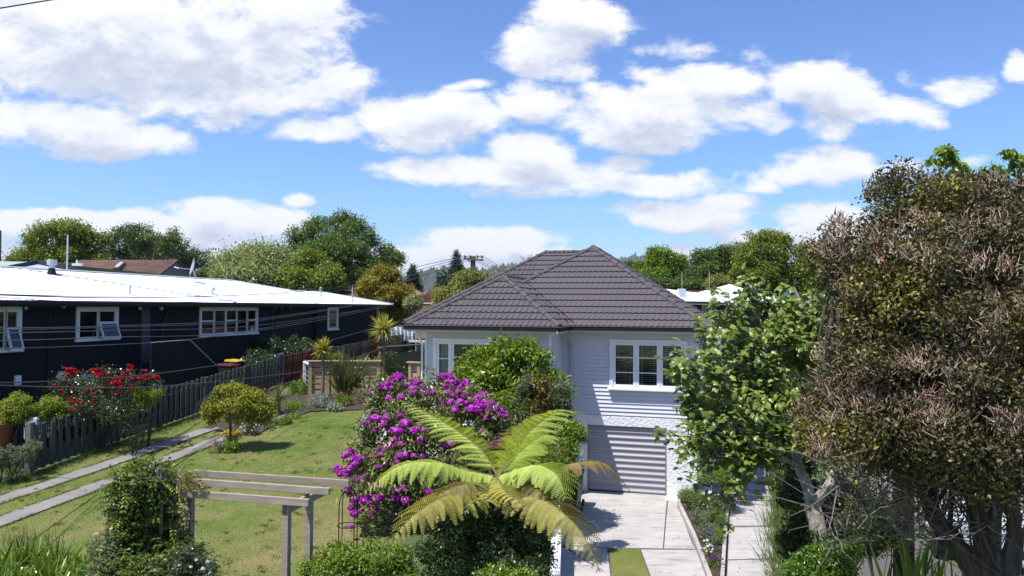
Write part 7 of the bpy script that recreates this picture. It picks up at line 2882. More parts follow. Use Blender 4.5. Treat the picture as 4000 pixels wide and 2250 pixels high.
shrub('clipped_hedge', 'low grey green clipped hedge behind the first fence posts', px_lobes([(20, 1780, 60, 40, 17.6), (70, 1770, 60, 42, 17.8), (115, 1765, 40, 40, 18.2), (-40, 1790, 60, 45, 17.4)]), 1500, 8, .035, 'silver' and 'lav', 136, base=1.0, up=.8, spread=.02, lo=.85)
strapplant('yellow_grass', 'tuft of yellow green grass outside the end of the fence', tuple(onlawn(40, 1868)), 160, .42, .012, 'grassy', 137, spread=.18, lean=(.1, 1.3), droop=.9)
for (u, v, lab) in ((8, 1690, 'terracotta pot at the left edge below the round bush'),):
    c = at(u, v, 19.4)
    e_ = empty('plant_pot', (c.x, c.y, c.z - .3), 0, lab, 'plant pot')
    MB().lathe([(.16, 0), (.24, .45), (.27, .46), (.27, .54), (.22, .54), (.20, .46)], (0, 0, 0), 16).build('pot', mat('terracotta', (.22, .075, .035), .85), e_)
    MB().lathe([(.05, .5), (.20, .50)], (0, 0, 0), 12).build('soil', M['soil'], e_)
# bright strip of neighbour's lawn behind the fence
# ---------------------------------------------------------------- pergola arch with wisteria
M['grey_t'] = mat('weathered_pale_timber', (0.30, 0.25, 0.20), .8, var=.18, vscale=3, stretch=(1, 9, 9), bump=.002, bscale=40, objvar=.08)
PA = R(14)
po_ = at(1120, 1980, 9.2)
ptop = 3.33
gzp = Hf(po_.x, po_.y)
pg = empty('pergola', (po_.x, po_.y, 0), -PA, 'weathered timber garden arch with three long rails over the lawn', 'pergola')
Lp = 2.15
for (x, y) in ((0, 0), (0.02, .50), (-1.66, .46), (-1.72, 0)):
    b = MB(); b.box(x - .04, x + .04, y - .04, y + .04, gzp - .4, ptop - .0); b.build('post', M['grey_t'], pg)
for (x0, x1, y, z) in ((-1.95, .33, -.07, ptop + .02), (-1.9, .34, .42, ptop + .04), (-1.95, .36, .92, ptop + .03)):
    b = MB(); b.box(x0, x1, y - .022, y + .022, z - .005, z + .082); bevel(b.build('rail', M['grey_t'], pg), .004, 1)
b = MB(); b.box(-.022, .022, -.04, .95, ptop - .02 - .09, ptop - .0); b.build('cross_rafter', M['grey_t'], pg)
b = MB(); b.box(-1.70, -1.66, -.04, .95, ptop - .02 - .09, ptop - .0); b.build('cross_rafter', M['grey_t'], pg)


def pinnate(rng, pos, dirs, L, nl, lw):
    """compound leaves: a droopy rib with pairs of leaflets"""
    P, A, Nn, Ln = [], [], [], []
    T_ = []
    for p, d in zip(pos, dirs):
        d = nrmz(d)
        s = nrmz(np.cross(d, [0, 0, 1.0]) + 1e-6)
        l = L * rng.uniform(.7, 1.2)
        t = np.clip(rng.normal(.5, .25), 0, 1)
        for k in range(nl):
            f = (k + 1) / nl
            q_ = p + d * l * f + np.array([0, 0, -1]) * l * .35 * f * f
            for sg in (-1, 1):
                P.append(q_)
                A.append(s * sg + d * .5 + np.array([0, 0, -.35]))
                Nn.append(np.array([0, 0, 1.0]) + rng.normal(0, .25, 3))
                Ln.append(lw * rng.uniform(.8, 1.15) * (1 - .35 * abs(f - .5)))
                T_.append(np.clip(t + rng.normal(0, .06), 0, 1))
    P, A, Nn, Ln = map(np.array, (P, A, Nn, Ln))
    v, f = leaf_cards(P, A, Nn, Ln, Ln * .42)
    return v, f, np.repeat(T_, 4)


rng = np.random.default_rng(140)
wi = empty('wisteria', at(580, 2100, 9.4), 0, 'wisteria smothering the left posts of the timber arch', 'climber')
wl2 = px_lobes([(560, 1880, 110, 45, 9.4), (500, 1930, 70, 60, 9.4), (640, 1890, 60, 35, 9.5), (560, 1990, 110, 90, 9.5), (540, 2100, 100, 100, 9.5), (590, 2180, 140, 90, 9.4), (700, 2200, 90, 70, 9.3), (470, 2190, 70, 80, 9.2), (620, 2280, 200, 90, 9.0), (600, 1840, 50, 30, 9.6), (660, 2060, 40, 60, 9.5)])
P, Nn = sample_lobes(rng, wl2, 1300, lo=.75)
wv = pinnate(rng, P, Nn + rng.normal(0, .5, P.shape) + np.array([0, 0, .15]), .20, 6, .062)
P2, N2 = sample_lobes(rng, wl2, 1500, lo=.45, hi=.9)
leafobj('foliage', [wv, foliage(rng, P2, N2, 7, .06, .07, .035, clump=.1)], LM['wist'], wi, True, wi.location)
b = MB()
for k in range(26):
    a = np.array(at(690 + rng.uniform(-15, 15), 1905, 9.4)) - np.array(wi.location)
    e = np.array(at(rng.uniform(470, 770), rng.uniform(1790, 1900), 9.3 + rng.uniform(-.3, .3))) - np.array(wi.location)
    b.tube(bendpath(a, e, rng, 4, .2, .3), [.006, .005, .004, .003, .002], 4)
for k in range(5):
    b.tube(bendpath((rng.normal(.1, .1), rng.normal(0, .05), -1.4), (rng.normal(.1, .12), rng.normal(0, .05), .85), rng, 5, .06, 0), .022, 6)
b.build('stems', M['bark'], wi)
# trailing sprays over the rails
P = np.array([np.array(at(rng.uniform(690, 770), rng.uniform(1830, 1900), 9.3)) for _ in range(46)])
leafobj('trailing_spray', [pinnate(rng, P, np.array([1., -.2, -.3]) + rng.normal(0, .6, P.shape), .16, 7, .04)], leafmat('leaf_new_wisteria', [(0, (.12, .11, .035)), (.5, (.24, .22, .07)), (1, (.38, .33, .13))]), wi, True, wi.location)
P = np.array([np.array(at(rng.normal(720, 60), rng.normal(2140, 50), 9.0)) for _ in range(40)])
shrub('rose_bush', 'sprawling bush with a few white roses at the foot of the arch', px_lobes([(760, 2190, 80, 60, 8.9), (700, 2240, 120, 60, 8.8), (810, 2240, 50, 40, 8.8)]), 520, 6, .045, 'rose', 142, base=1.2, stems=8)
rb = scene.objects['rose_bush.001'] if 'rose_bush.001' in scene.objects else None
if rb:
    scatter_parts(rb, [flower_mesh('white_rose', rng, .035, 40, .035, .8, 'white')], [tuple(at(u, v, 8.45)) for u, v in ((768, 2187), (792, 2222), (745, 2215), (700, 2210), (812, 2196))], rng, 'white_rose', (.4, .6))

# metal obelisk
ob = at(1360, 2010, 12.3)
zb = Hf(ob.x, ob.y)
e_ = empty('obelisk', (ob.x, ob.y, zb), 0, 'slender dark metal garden obelisk frame by the rhododendron', 'garden obelisk')
zt2 = at(1360, 1905, 12.3).z - zb
for k in range(4):
    t = math.pi / 4 + k * math.pi / 2
    x, y = math.cos(t) * .17, math.sin(t) * .17
    pts = [(x, y, -.1), (x, y, zt2 * .82)] + [(x * math.cos(a), y * math.cos(a), zt2 * (.82 + .18 * math.sin(a))) for a in (.5, 1.0, 1.35, 1.57)]
    MB().tube(pts, .009, 6).build('rod', M['black'], e_)
for z_ in (zt2 * .32, zt2 * .62):
    b = MB(); b.tube([(math.cos(t) * .17, math.sin(t) * .17, z_) for t in np.linspace(0, 2 * math.pi, 17)], .007, 5, cap=False); b.build('ring', M['black'], e_)

# ---------------------------------------------------------------- strappy foliage at bottom left
rng = np.random.default_rng(150)
cl_ = [(40, 2140), (120, 2120), (200, 2150), (280, 2170), (350, 2150), (60, 2210), (160, 2200), (250, 2230), (340, 2220), (400, 2200), (20, 2260), (110, 2270), (210, 2290), (310, 2280), (400, 2270), (-40, 2180), (-60, 2260), (440, 2250), (60, 2330), (180, 2340), (300, 2350)]
nm_ = ['back row', 'middle row', 'front row']
for i, (u, v) in enumerate(cl_):
    c = onlawn(u, v + 60) if v < 2200 else at(u, v + 40, 10.2)
    Y = float(np.interp(v, [2110, 2350], [11.0, 8.6]))
    c = at(u, v + 92, Y)
    row_ = 'back' if v < 2185 else ('middle' if v < 2255 else 'front')
    rk_ = sum(1 for (u2, v2) in cl_ if ('back' if v2 < 2185 else ('middle' if v2 < 2255 else 'front')) == row_ and u2 < u)
    strapplant('strap_plant', f'bright green strap leaved clump at bottom left, {row_} row, {["leftmost", "second", "third", "fourth", "fifth", "sixth", "seventh", "eighth", "ninth", "tenth", "eleventh", "twelfth"][rk_]} from the left', (c.x, c.y, c.z - .05), 95, .48, .046, 'strapd', 151 + i, spread=.12, lean=(.1, 1.15), droop=.8, group='strap leaved clumps at bottom left')
for i, (u, v) in enumerate(((60, 2080), (130, 2090), (180, 2085))):
    c = at(u, v + 80, 11.4)
    strapplant('tall_grass', 'tuft of long thin arching grass behind the strap leaved clumps', (c.x, c.y, c.z), 60, .45, .010, 'grassy', 180 + i, spread=.14, lean=(.1, 1.0), droop=.9, group='long grass tufts at bottom left')
shrub('fine_leaf_bush', 'fine needle leaved grey green bush between strap leaves and wisteria', px_lobes([(440, 2160, 50, 60, 9.2), (430, 2220, 55, 50, 9.0), (400, 2120, 35, 30, 9.3)]), 420, 9, .07, 'lav', 185, wl=.16, base=1.0, up=.6)
shrub('under_mass', 'dark leafy undergrowth beneath the strap leaved clumps', [(-4.9, 9.4, 1.0, 1.6, 1.2, .5), (-6.2, 9.8, 1.0, 1.3, 1.2, .5)], 500, 7, .08, 'dark', 186, base=.8, stems=0)

# ---------------------------------------------------------------- right side: planter plants
for (u, v, r_, h_, mk, lf, nm, lab, sd) in ((2720, 1970, .30, .26, 'grassy', .09, 'lavender', 'grey green lavender at the garage end of the planter', 190), (2790, 1980, .30, .25, 'lav', .08, 'lavender', 'grassy green herb clump beside the kerb, top of the planter', 191), (2745, 2030, .28, .22, 'lav', .07, 'lavender', 'silvery lavender in the middle of the planter', 192), (2800, 2040, .24, .22, 'box', .06, 'leafy_plant', 'dark green leafy plant right of the middle of the planter', 193),
                                           (2762, 2090, .22, .22, 'lav', .07, 'lavender', 'mauve grey lavender in the narrow part of the planter', 194), (2800, 2100, .16, .16, 'box', .05, 'leafy_plant', 'green leafy plant in the narrow part of the planter', 195), (2690, 1935, .25, .2, 'grassy', .08, 'lavender', 'grey green tuft against the plaster wall', 196)):
    c = atz(u, v + 20, .12)
    lob = [(c.x, c.y, .12 + h_ * .7, r_, r_, h_), (c.x + .15, c.y + .3, .12 + h_ * .5, r_ * .8, r_, h_ * .8)]
    shrub(nm, lab, lob, 240, 9, lf, mk, sd, wl=.2, base=.1, up=.8, stems=0, droop=-.6)
rng = np.random.default_rng(200)
for (u, v, col, n, lab) in ((2755, 1975, 'white', 10, 'small white flowers among the lavender'), (2745, 2035, 'white', 5, 'few white flowers mid planter'), (2770, 2105, 'blue', 22, 'sprig of light blue flowers near the tip of the planter'), (2765, 2150, 'white', 16, 'white pansies near the tip of the planter'), (2790, 2190, 'purple', 22, 'dark purple pansies in the last corner of the planter')):
    c = atz(u, v + 12, .15)
    e_ = empty('flower_clump', (c.x, c.y, .1), 0, lab, 'flowers')
    scatter_parts(e_, [flower_mesh('bloom', rng, .024, 10, .036, .6, col)], [(c.x + rng.normal(0, .08), c.y + rng.normal(0, .12), .1 + rng.uniform(.1, .32)) for _ in range(n)], rng, 'bloom')
    P = np.array([(rng.normal(0, .08), rng.normal(0, .12), rng.uniform(0, .15)) for _ in range(60)])
    leafobj('leaves', [foliage(rng, P, np.repeat([[0, 0, 1.]], 60, 0), 4, .03, .05, .02)], LM['box'], e_, True)
strapplant('iris', 'upright spiky leaves beside the blue flowers', tuple(atz(2780, 2150, .12)), 22, .55, .018, 'lav', 205, spread=.05, lean=(.05, .5), droop=.1)
# pale stone and scraps at the wall corner
b = MB(); b.lathe([(.02, 0), (.2, .02), (.22, .12), (.15, .22), (.03, .26)], tuple(atz(2728, 1925, 0.03)), 9)
tag(b.build('rock', mat('brown_stone', (.25, .22, .19), .9, var=.3, bump=.02, bscale=12)), 'brownish boulder at the garage wall corner', 'rock')

# greenery climbing the wall side behind the fig
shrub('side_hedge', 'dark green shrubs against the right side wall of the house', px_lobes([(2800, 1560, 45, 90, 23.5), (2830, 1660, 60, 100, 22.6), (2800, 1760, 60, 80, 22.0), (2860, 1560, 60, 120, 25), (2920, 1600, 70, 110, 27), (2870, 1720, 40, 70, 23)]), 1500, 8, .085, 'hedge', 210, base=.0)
shrub('side_plant', 'bright green narrow leaved plant at the foot of the plaster wall', px_lobes([(2790, 1840, 60, 40, 21.5), (2830, 1860, 50, 35, 21.4)]), 420, 9, .10, 'strap', 211, wl=.16, base=0, up=.8)
shrub('back_hedge', 'green hedge at the far end of the side path', px_lobes([(2960, 1540, 90, 110, 34), (3080, 1560, 100, 120, 32), (3000, 1440, 120, 70, 36), (3150, 1480, 100, 100, 34), (2890, 1440, 60, 60, 38)]), 1700, 8, .14, 'hedge', 212, base=.5)
sf = empty('back_fence', (9.2, 33.0, .6), 0, 'light brown board fence far behind the fig tree', 'fence')
for k in range(14):
    MB().box(k * .16, k * .16 + .15, 0, .02, 0, 1.5).build('board', M['pineold'], sf)
MB().box(0, 2.3, .02, .08, .3, .4).box(0, 2.3, .02, .08, 1.15, 1.25).build('rail', M['pineold'], sf)

# ---------------------------------------------------------------- fig tree
def fig_leaf(rng, s):
    """lobed leaf outline as a fan of facets with a fold and droop"""
    prof = [(0, 0), (.20, -.04), (.34, .16), (.27, .34), (.40, .60), (.24, .66), (.20, .76), (0, 1.05)]
    pts = [(x, y) for x, y in prof] + [(-x, y) for x, y in prof[-2:0:-1]]
    vs = [(0, .42 * s, .02 * s)]
    for (x, y) in pts:
        z = -abs(x) * .35 * rng.uniform(.5, 1.3) - .28 * (y ** 2) * rng.uniform(.8, 1.2)
        vs.append((x * s, y * s, z * s))
    n = len(pts)
    fs = [(0, 1 + i, 1 + (i + 1) % n) for i in range(n)]
    return vs, fs


rng = np.random.default_rng(220)
fig = empty('fig_tree', tuple(at(3215, 2160, 12.6)), 0, 'fig tree with large lobed leaves hanging over the side path', 'tree')
fo = np.array(fig.location)
zb = -fo[2]
b = MB()
trunk = [at(3235, 2330, 12.5), at(3215, 2160, 12.6), at(3190, 2040, 12.7), at(3170, 1960, 12.8)]
b.tube([tuple(np.array(p) - fo) for p in trunk], [.17, .145, .135, .13], 12)
L1 = [at(3170, 1960, 12.8), at(3150, 1890, 12.9), at(3120, 1820, 13.0), at(3095, 1700, 13.1), at(3060, 1560, 13.3), at(3030, 1400, 13.6), at(2990, 1270, 13.8)]
L2 = [at(3175, 1970, 12.8), at(3215, 1925, 12.7), at(3245, 1880, 12.7), at(3250, 1810, 12.9), at(3190, 1640, 13.3), at(3180, 1450, 13.6), at(3150, 1250, 13.9), at(3100, 1120, 14)]
b.tube([tuple(np.array(p) - fo) for p in smoothpts(L1, 5)], list(np.linspace(.105, .025, len(smoothpts(L1, 5)))), 9)
b.tube([tuple(np.array(p) - fo) for p in smoothpts(L2, 5)], list(np.linspace(.10, .02, len(smoothpts(L2, 5)))), 9)
side = [  # limbs reaching left over the path and wall
    [at(3120, 1820, 13), at(3000, 1780, 12.4), at(2930, 1870, 12.0), at(2880, 1930, 11.8), at(2830, 1960, 11.7)],
    [at(3095, 1700, 13.1), at(2960, 1600, 12.6), at(2850, 1540, 12.3), at(2760, 1480, 12.1)],
    [at(3060, 1560, 13.3), at(2960, 1480, 13), at(2860, 1420, 12.7), at(2740, 1345, 12.5)],
    [at(3095, 1700, 13.1), at(2930, 1680, 12.3), at(2800, 1640, 12.0), at(2748, 1655, 11.9), at(2668, 1690, 11.8)],
    [at(3030, 1400, 13.6), at(2930, 1330, 13.3), at(2850, 1280, 13.0), at(2840, 1190, 12.9)],
    [at(2990, 1270, 13.8), at(2940, 1200, 13.8), at(2945, 1120, 13.8)],
    [at(3000, 1780, 12.4), at(2880, 1760, 12), at(2800, 1780, 11.8), at(2730, 1790, 11.7)],
    [at(3180, 1450, 13.6), at(3080, 1330, 13.8), at(3040, 1180, 14)],
    [at(2850, 1540, 12.3), at(2750, 1450, 12.0), at(2650, 1470, 11.9)],
    [at(2960, 1600, 12.6), at(2860, 1620, 12.2), at(2760, 1600, 12), at(2690, 1560, 11.9)],
    [at(3190, 1640, 13.3), at(3260, 1500, 13.6), at(3240, 1350, 13.9)],
    [at(3245, 1880, 12.7), at(3330, 1800, 12.6), at(3380, 1700, 12.8)],
]
tips = []
for sd_ in side:
    S_ = smoothpts(sd_, 6)
    b.tube([tuple(np.array(p) - fo) for p in S_], list(np.linspace(.042, .012, len(S_))), 7)
    for k in range(3, len(S_)):
        for _ in range(2):
            pnt = np.array(S_[k])
            dirv = nrmz(rng.normal(0, 1, 3) + np.array([-.2, -.2, .5]))
            e = pnt + dirv * rng.uniform(.12, .42)
            b.tube([tuple(pnt - fo), tuple((pnt + e) / 2 - fo + [0, 0, .02]), tuple(e - fo)], [.010, .008, .006], 4)
            tips.append(e)
b.build('trunk', M['barkp'], fig)
# crown volume tips
Pc, Nc = sample_lobes(rng, px_lobes([(3090, 1260, 110, 100, 13.7), (3150, 1180, 110, 100, 13.9), (2980, 1360, 120, 110, 13.2), (3100, 1420, 140, 120, 13.4), (2960, 1500, 100, 90, 12.9), (3120, 1560, 130, 110, 13.1), (3000, 1640, 120, 90, 12.7), (2900, 1330, 70, 80, 13), (2845, 1260, 36, 50, 12.9), (3150, 1700, 90, 80, 13.2), (2830, 1640, 60, 60, 12), (2870, 1740, 70, 60, 12.1), (2960, 1760, 80, 50, 12.4), (3140, 1110, 60, 50, 14.1), (3230, 1120, 70, 65, 13.6), (3275, 1250, 75, 90, 13.4), (3250, 1390, 70, 80, 13.2), (3030, 1250, 50, 50, 13.8)]), 900, lo=.5, sub=7, subr=.36)
fd_ = np.sin(Pc @ np.array([3.1, .8, 2.3])) + np.sin(Pc @ np.array([-2.2, 1.1, 4.2]) + 1)
Pc = Pc[fd_ > -.75]
allt = [tuple(t) for t in tips] + [tuple(p) for p in Pc]
meshes = []
for k in range(8):
    vs, fs = fig_leaf(rng, .14)
    me_ = bpy.data.meshes.new('leaf')
    me_.from_pydata(vs, [], fs)
    a_ = me_.attributes.new('tint', 'FLOAT', 'POINT')
    a_.data.foreach_set('value', [float(np.clip(rng.normal(.45, .25), 0, 1))] * len(vs))
    me_.materials.append(LM['fig'])
    meshes.append(me_)
cnt = 0
extraV, extraF, extraT = [], [], []
o_ = 0
for t in allt:
    for _ in range(4 if cnt < 300 else 8):
        dirv = rng.normal(0, 1, 3) + np.array([-.1, -.35, -.15])
        nrm_ = nrmz(np.array([0, -.35, .9]) + rng.normal(0, .45, 3))
        y_ = nrmz(dirv - nrm_ * (dirv @ nrm_))
        x_ = np.cross(y_, nrm_)
        Rm = np.stack([x_, y_, nrm_], 1)
        pos = np.array(t) + rng.normal(0, .075, 3)
        s = rng.uniform(.65, 1.15)
        if cnt < 300:
            o2 = bpy.data.objects.new('leaf', meshes[rng.integers(8)])
            COL.objects.link(o2)
            o2.parent = fig
            mm_ = Matrix(Rm.tolist()).to_4x4()
            o2.matrix_local = Matrix.Translation(tuple(pos - fo)) @ mm_ @ Matrix.Scale(s, 4)
            cnt += 1
        else:
            vs, fs = fig_leaf(rng, .135 * s)
            V_ = (Rm @ np.array(vs).T).T + pos - fo
            extraV.append(V_)
            extraF.append(np.array(fs) + o_)
            extraT.append(np.full(len(V_), np.clip(rng.normal(.45, .24), 0, 1)))
            o_ += len(V_)
lo2 = link('foliage', npmesh('foliage', np.concatenate(extraV), np.concatenate(extraF), np.concatenate(extraT)), LM['fig'], fig)
lo2['kind'] = 'stuff'

# ---------------------------------------------------------------- big brown flowering tree on the right
rng = np.random.default_rng(240)
bt_o = at(3800, 2400, 9.6)
bt = empty('brown_tree', (bt_o.x, bt_o.y, 0), 0, 'large many stemmed tree with brown seed spikes filling the right side', 'tree')
bo_ = np.array(bt.location)
bl = px_lobes([(3560, 760, 110, 70, 10.0, .9), (3700, 780, 130, 80, 10.2, .9), (3900, 800, 150, 90, 9.6, .9), (3480, 720, 40, 40, 9.9, .4), (3560, 900, 160, 110, 9.8, .8), (3780, 940, 200, 120, 9.4, 1), (3980, 950, 130, 160, 9.0, .9),
               (3300, 960, 70, 80, 9.9, .6), (3220, 1010, 40, 50, 9.9, .4), (3390, 1020, 130, 110, 9.6, .8), (3600, 1080, 170, 110, 9.2, .8), (3850, 1120, 180, 120, 8.9, .9), (3375, 1140, 95, 95, 9.5, .8), (3480, 1230, 150, 110, 9.2, .8),
               (3720, 1280, 180, 120, 8.8, .9), (3950, 1300, 150, 130, 8.6, .9), (3370, 1290, 90, 105, 9.5, .8), (3320, 1420, 85, 95, 9.5, .8), (3400, 1430, 150, 110, 9.1, .8), (3620, 1480, 170, 120, 8.7, .8), (3880, 1500, 170, 120, 8.5, .8),
               (3230, 1560, 90, 75, 9.4, .7), (3340, 1620, 140, 90, 9.0, .8), (3560, 1660, 150, 100, 8.7, .8), (3800, 1680, 170, 110, 8.4, .8), (3980, 1720, 120, 130, 8.4, .8), (4160, 1000, 190, 200, 9.0, .9), (4200, 1350, 190, 200, 8.8, .9), (4180, 1660, 170, 170, 8.6, .9), (4060, 820, 120, 100, 9.3, .8), (3200, 1650, 70, 55, 9.3, .6), (3300, 1750, 130, 60, 9.0, .7), (3560, 1790, 150, 60, 8.8, .7), (3850, 1850, 140, 70, 8.6, .7)])
P, Nn = sample_lobes(rng, bl, 9800, lo=.6, sub=20, subr=.25)
fld = np.sin(P @ np.array([2.6, 1.1, 3.1]) + .4) + np.sin(P @ np.array([-3.3, 1.9, 1.7]) + 2.1) + .8 * np.sin(P @ np.array([5.1, 2.3, -4.7]))
P, Nn, fld = P[fld > -1.25], Nn[fld > -1.25], fld[fld > -1.25]
big = foliage(rng, P, Nn, 9, .075, .062, .030, up=.3, droop=.1, tintvar=.15, clump=.15, jit=1.0)
big = (big[0], big[1], np.clip(big[2] + np.repeat(fld * .11 + .04, 36), 0, 1))
leafobj('foliage', [big], LM['brown'], bt, True, bo_)
# seed spikes: upright near the top, drooping lower, each a slim tapering tube of bristles
rng_s = rng.bit_generator.state
Ps, Ns = sample_lobes(rng, bl, 6400, lo=.85, hi=1.08, sub=20, subr=.25)
clu = np.sin(Ps @ np.array([2.1, 1.3, 2.7])) + np.sin(Ps @ np.array([-1.7, 2.2, 3.1]) + 1)
Ps, Ns = Ps[(clu > -.35) & (Ns[:, 2] > -.1)], Ns[(clu > -.35) & (Ns[:, 2] > -.1)]
SV, SF, ST = [], [], []
o_ = 0
for p, n_ in zip(Ps, Ns):
    ct = float(np.clip(rng.normal(.5, .18) + (.45 if rng.random() < .08 else 0), 0, 1))
    for _ in range(rng.integers(3, 8)):
        d = nrmz(n_ * .5 + np.array([0, 0, .75]) + rng.normal(0, .5, 3))
        l = rng.uniform(.06, .13)
        bend = rng.normal(0, .3, 3)
        c0 = p + rng.normal(0, .045, 3)
        ring = []
        for s_ in range(4):
            f = s_ / 3
            c = c0 + d * l * f + bend * l * f * f
            r_ = .0085 * (1, 1.0, .75, .15)[s_]
            u_ = nrmz(np.cross(d, [0.3, 1, .2]))
            w_ = np.cross(d, u_)
            for k in range(3):
                a = 2.094 * k + s_ * .5
                SV.append(c + (u_ * math.cos(a) + w_ * math.sin(a)) * r_)
                ST.append(np.clip(ct + rng.normal(0, .1), 0, 1))
        for s_ in range(3):
            for k in range(3):
                SF.append((o_ + s_ * 3 + k, o_ + s_ * 3 + (k + 1) % 3, o_ + s_ * 3 + 3 + (k + 1) % 3, o_ + s_ * 3 + 3 + k))
        o_ += 12
leafobj('seed_spikes', [(np.array(SV), np.array(SF), np.array(ST))], LM['spike'], bt, True, bo_)
b = MB()
stems = [([(3880, 2420, 9.0), (3760, 2160, 9.1), (3650, 2020, 9.2), (3600, 1860, 9.3), (3520, 1600, 9.5), (3480, 1200, 9.9), (3500, 800, 10.1)], .13),
         ([(3900, 2420, 8.9), (3860, 2200, 8.9), (3800, 1960, 9.0), (3740, 1700, 9.1), (3700, 1300, 9.4), (3720, 850, 9.9)], .115),
         ([(3930, 2420, 8.8), (3960, 2100, 8.7), (3930, 1800, 8.7), (3900, 1400, 9.0), (3900, 900, 9.4)], .10),
         ([(3600, 1900, 9.25), (3480, 1760, 9.3), (3330, 1650, 9.4), (3220, 1500, 9.6), (3250, 1200, 9.8), (3290, 960, 9.9)], .07),
         ([(3520, 1700, 9.4), (3400, 1600, 9.4), (3360, 1300, 9.6), (3390, 1050, 9.8)], .06),
         ([(3800, 1960, 9.0), (3900, 1850, 8.8), (3980, 1600, 8.7), (4020, 1300, 8.8)], .07)]
SPts = []
for pts, r_ in stems:
    S_ = smoothpts([at(*p) for p in pts], 6)
    rad = np.linspace(r_, r_ * .25, len(S_))
    b.tube([tuple(np.array(p) - bo_ + rng.normal(0, .012, 3)) for p in S_], list(rad), 9)
    SPts += [(np.array(p), q_) for p, q_ in zip(S_, rad)]
for k in range(230):
    p, r0 = SPts[rng.integers(6, len(SPts))]
    tg = P[rng.integers(0, len(P))]
    if np.linalg.norm(tg - p) > 2.2:
        tg = p + nrmz(tg - p) * rng.uniform(.8, 2.0)
    b.tube(bendpath(p - bo_, tg - bo_, rng, 4, .12, .1), [min(.03, r0 * .5), .02, .014, .009, .005], 5)
b.build('trunk', M['barkd'], bt)
# bare twiggy thicket in the shade low down
b = MB()
for k in range(420):
    u, v = rng.uniform(3250, 3990), rng.uniform(1750, 2120)
    a = np.array(at(u, v, rng.uniform(8.6, 9.8)))
    e = a + rng.normal(0, 1, 3) * np.array([.45, .3, .35]) + np.array([0, 0, .25])
    b.tube(bendpath(a - bo_, e - bo_, rng, 3, .15, 0), [.009, .007, .005, .003], 4)
tw = b.build('twigs', mat('grey_twigs', (.17, .145, .12), .9), bt)
tw['kind'] = 'stuff'
Pt = np.array([np.array(at(rng.uniform(3250, 3990), rng.uniform(1720, 2100), rng.uniform(8.8, 10.2))) for _ in range(700)])
leafobj('foliage', [foliage(rng, Pt, np.repeat([[0, -.3, .8]], len(Pt), 0), 5, .1, .05, .026)], LM['brown'], bt, True, bo_)

# conifer-like bluish spray and cherry leaves behind the top
ch = empty('cherry_tree', tuple(at(3850, 1000, 11.4)), 0, 'tree with long drooping bright green leaves above the brown tree', 'tree')
co = np.array(ch.location)
rng = np.random.default_rng(260)
b = MB()
LP, LA = [], []
twigs = [[(3840, 900, 11.3), (3780, 760, 11.2), (3740, 640, 11.1), (3700, 585, 11.0), (3675, 580, 11)], [(3860, 900, 11.3), (3800, 740, 11.2), (3760, 650, 11.1), (3640, 625, 11)], [(3900, 900, 11.3), (3920, 720, 11.2), (3960, 610, 11.1), (3920, 590, 11)],
         [(3900, 900, 11.3), (3860, 740, 11.2), (3850, 660, 11.1)], [(3950, 880, 11.3), (3990, 680, 11.2), (4010, 600, 11.1)], [(3800, 800, 11.2), (3760, 700, 11.1), (3720, 660, 11.0)], [(3960, 900, 11.2), (4030, 720, 11.1), (4060, 640, 11)], [(3900, 850, 11.3), (3890, 720, 11.0), (3900, 650, 10.9)],
         [(3800, 900, 11.3), (3740, 780, 11.2), (3700, 700, 11.1)]]
for tpt in twigs:
    S_ = smoothpts([at(*p) for p in tpt], 8)
    b.tube([tuple(np.array(p) - co) for p in S_], list(np.linspace(.02, .004, len(S_))), 5)
    for k in range(5, len(S_)):
        for _ in range(8):
            LP.append(np.array(S_[k]) + rng.normal(0, .03, 3))
            LA.append(np.array([rng.normal(0, .55), rng.normal(0, .55), -1 + rng.uniform(-.2, .9)]))
b.tube([(0, 0, -co[2] - 0), (.1, 0, -2), (0, 0, .5)], [.14, .12, .05], 8)
b.build('trunk', M['barkd'], ch)
LP, LA = np.array(LP), np.array(LA)
v, f = leaf_cards(LP, LA, np.repeat([[0, -.8, .5]], len(LP), 0) + rng.normal(0, .4, LP.shape), .135 * rng.uniform(.7, 1.15, len(LP)), .045, fold=.2, curl=.2)
leafobj('foliage', [(v, f, np.repeat(np.clip(rng.normal(.5, .22, len(LP)), 0, 1), 4))], LM['cherry'], ch, True, co)

# hedge and long grass edging the side path, shrubs and flax below the trees
for i, (u, v) in enumerate(((3035, 1950), (3040, 2020), (3045, 2090), (3050, 2160), (3070, 2230), (3090, 2290), (3030, 1890), (3015, 1840))):
    c = atz(u + 30, v + 40, .0)
    strapplant('long_grass', 'tuft of long green grass lining the right edge of the side path', (c.x, c.y, -.05), 420, .75, .017, 'grassy', 270 + i, spread=.22, lean=(.05, .9), droop=.7, group='long grass along the side path')
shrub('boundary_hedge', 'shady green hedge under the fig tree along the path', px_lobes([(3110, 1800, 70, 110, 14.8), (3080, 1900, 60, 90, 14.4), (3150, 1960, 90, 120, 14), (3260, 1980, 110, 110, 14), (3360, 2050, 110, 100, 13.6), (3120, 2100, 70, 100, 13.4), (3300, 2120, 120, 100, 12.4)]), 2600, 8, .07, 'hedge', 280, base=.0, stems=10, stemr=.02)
shrub('glossy_bush', 'bright glossy green bush at the foot of the fig trunk', px_lobes([(3180, 2200, 80, 60, 10.6), (3250, 2230, 90, 60, 10.4), (3300, 2150, 40, 40, 10.8), (3130, 2250, 60, 40, 10.4)]), 700, 8, .055, leafmat('leaf_bright_glossy', [(0, (.03, .075, .01)), (.5, (.085, .17, .018)), (1, (.2, .31, .04))], rough=.25, spec=.6), 281, base=.4, wl=.5)
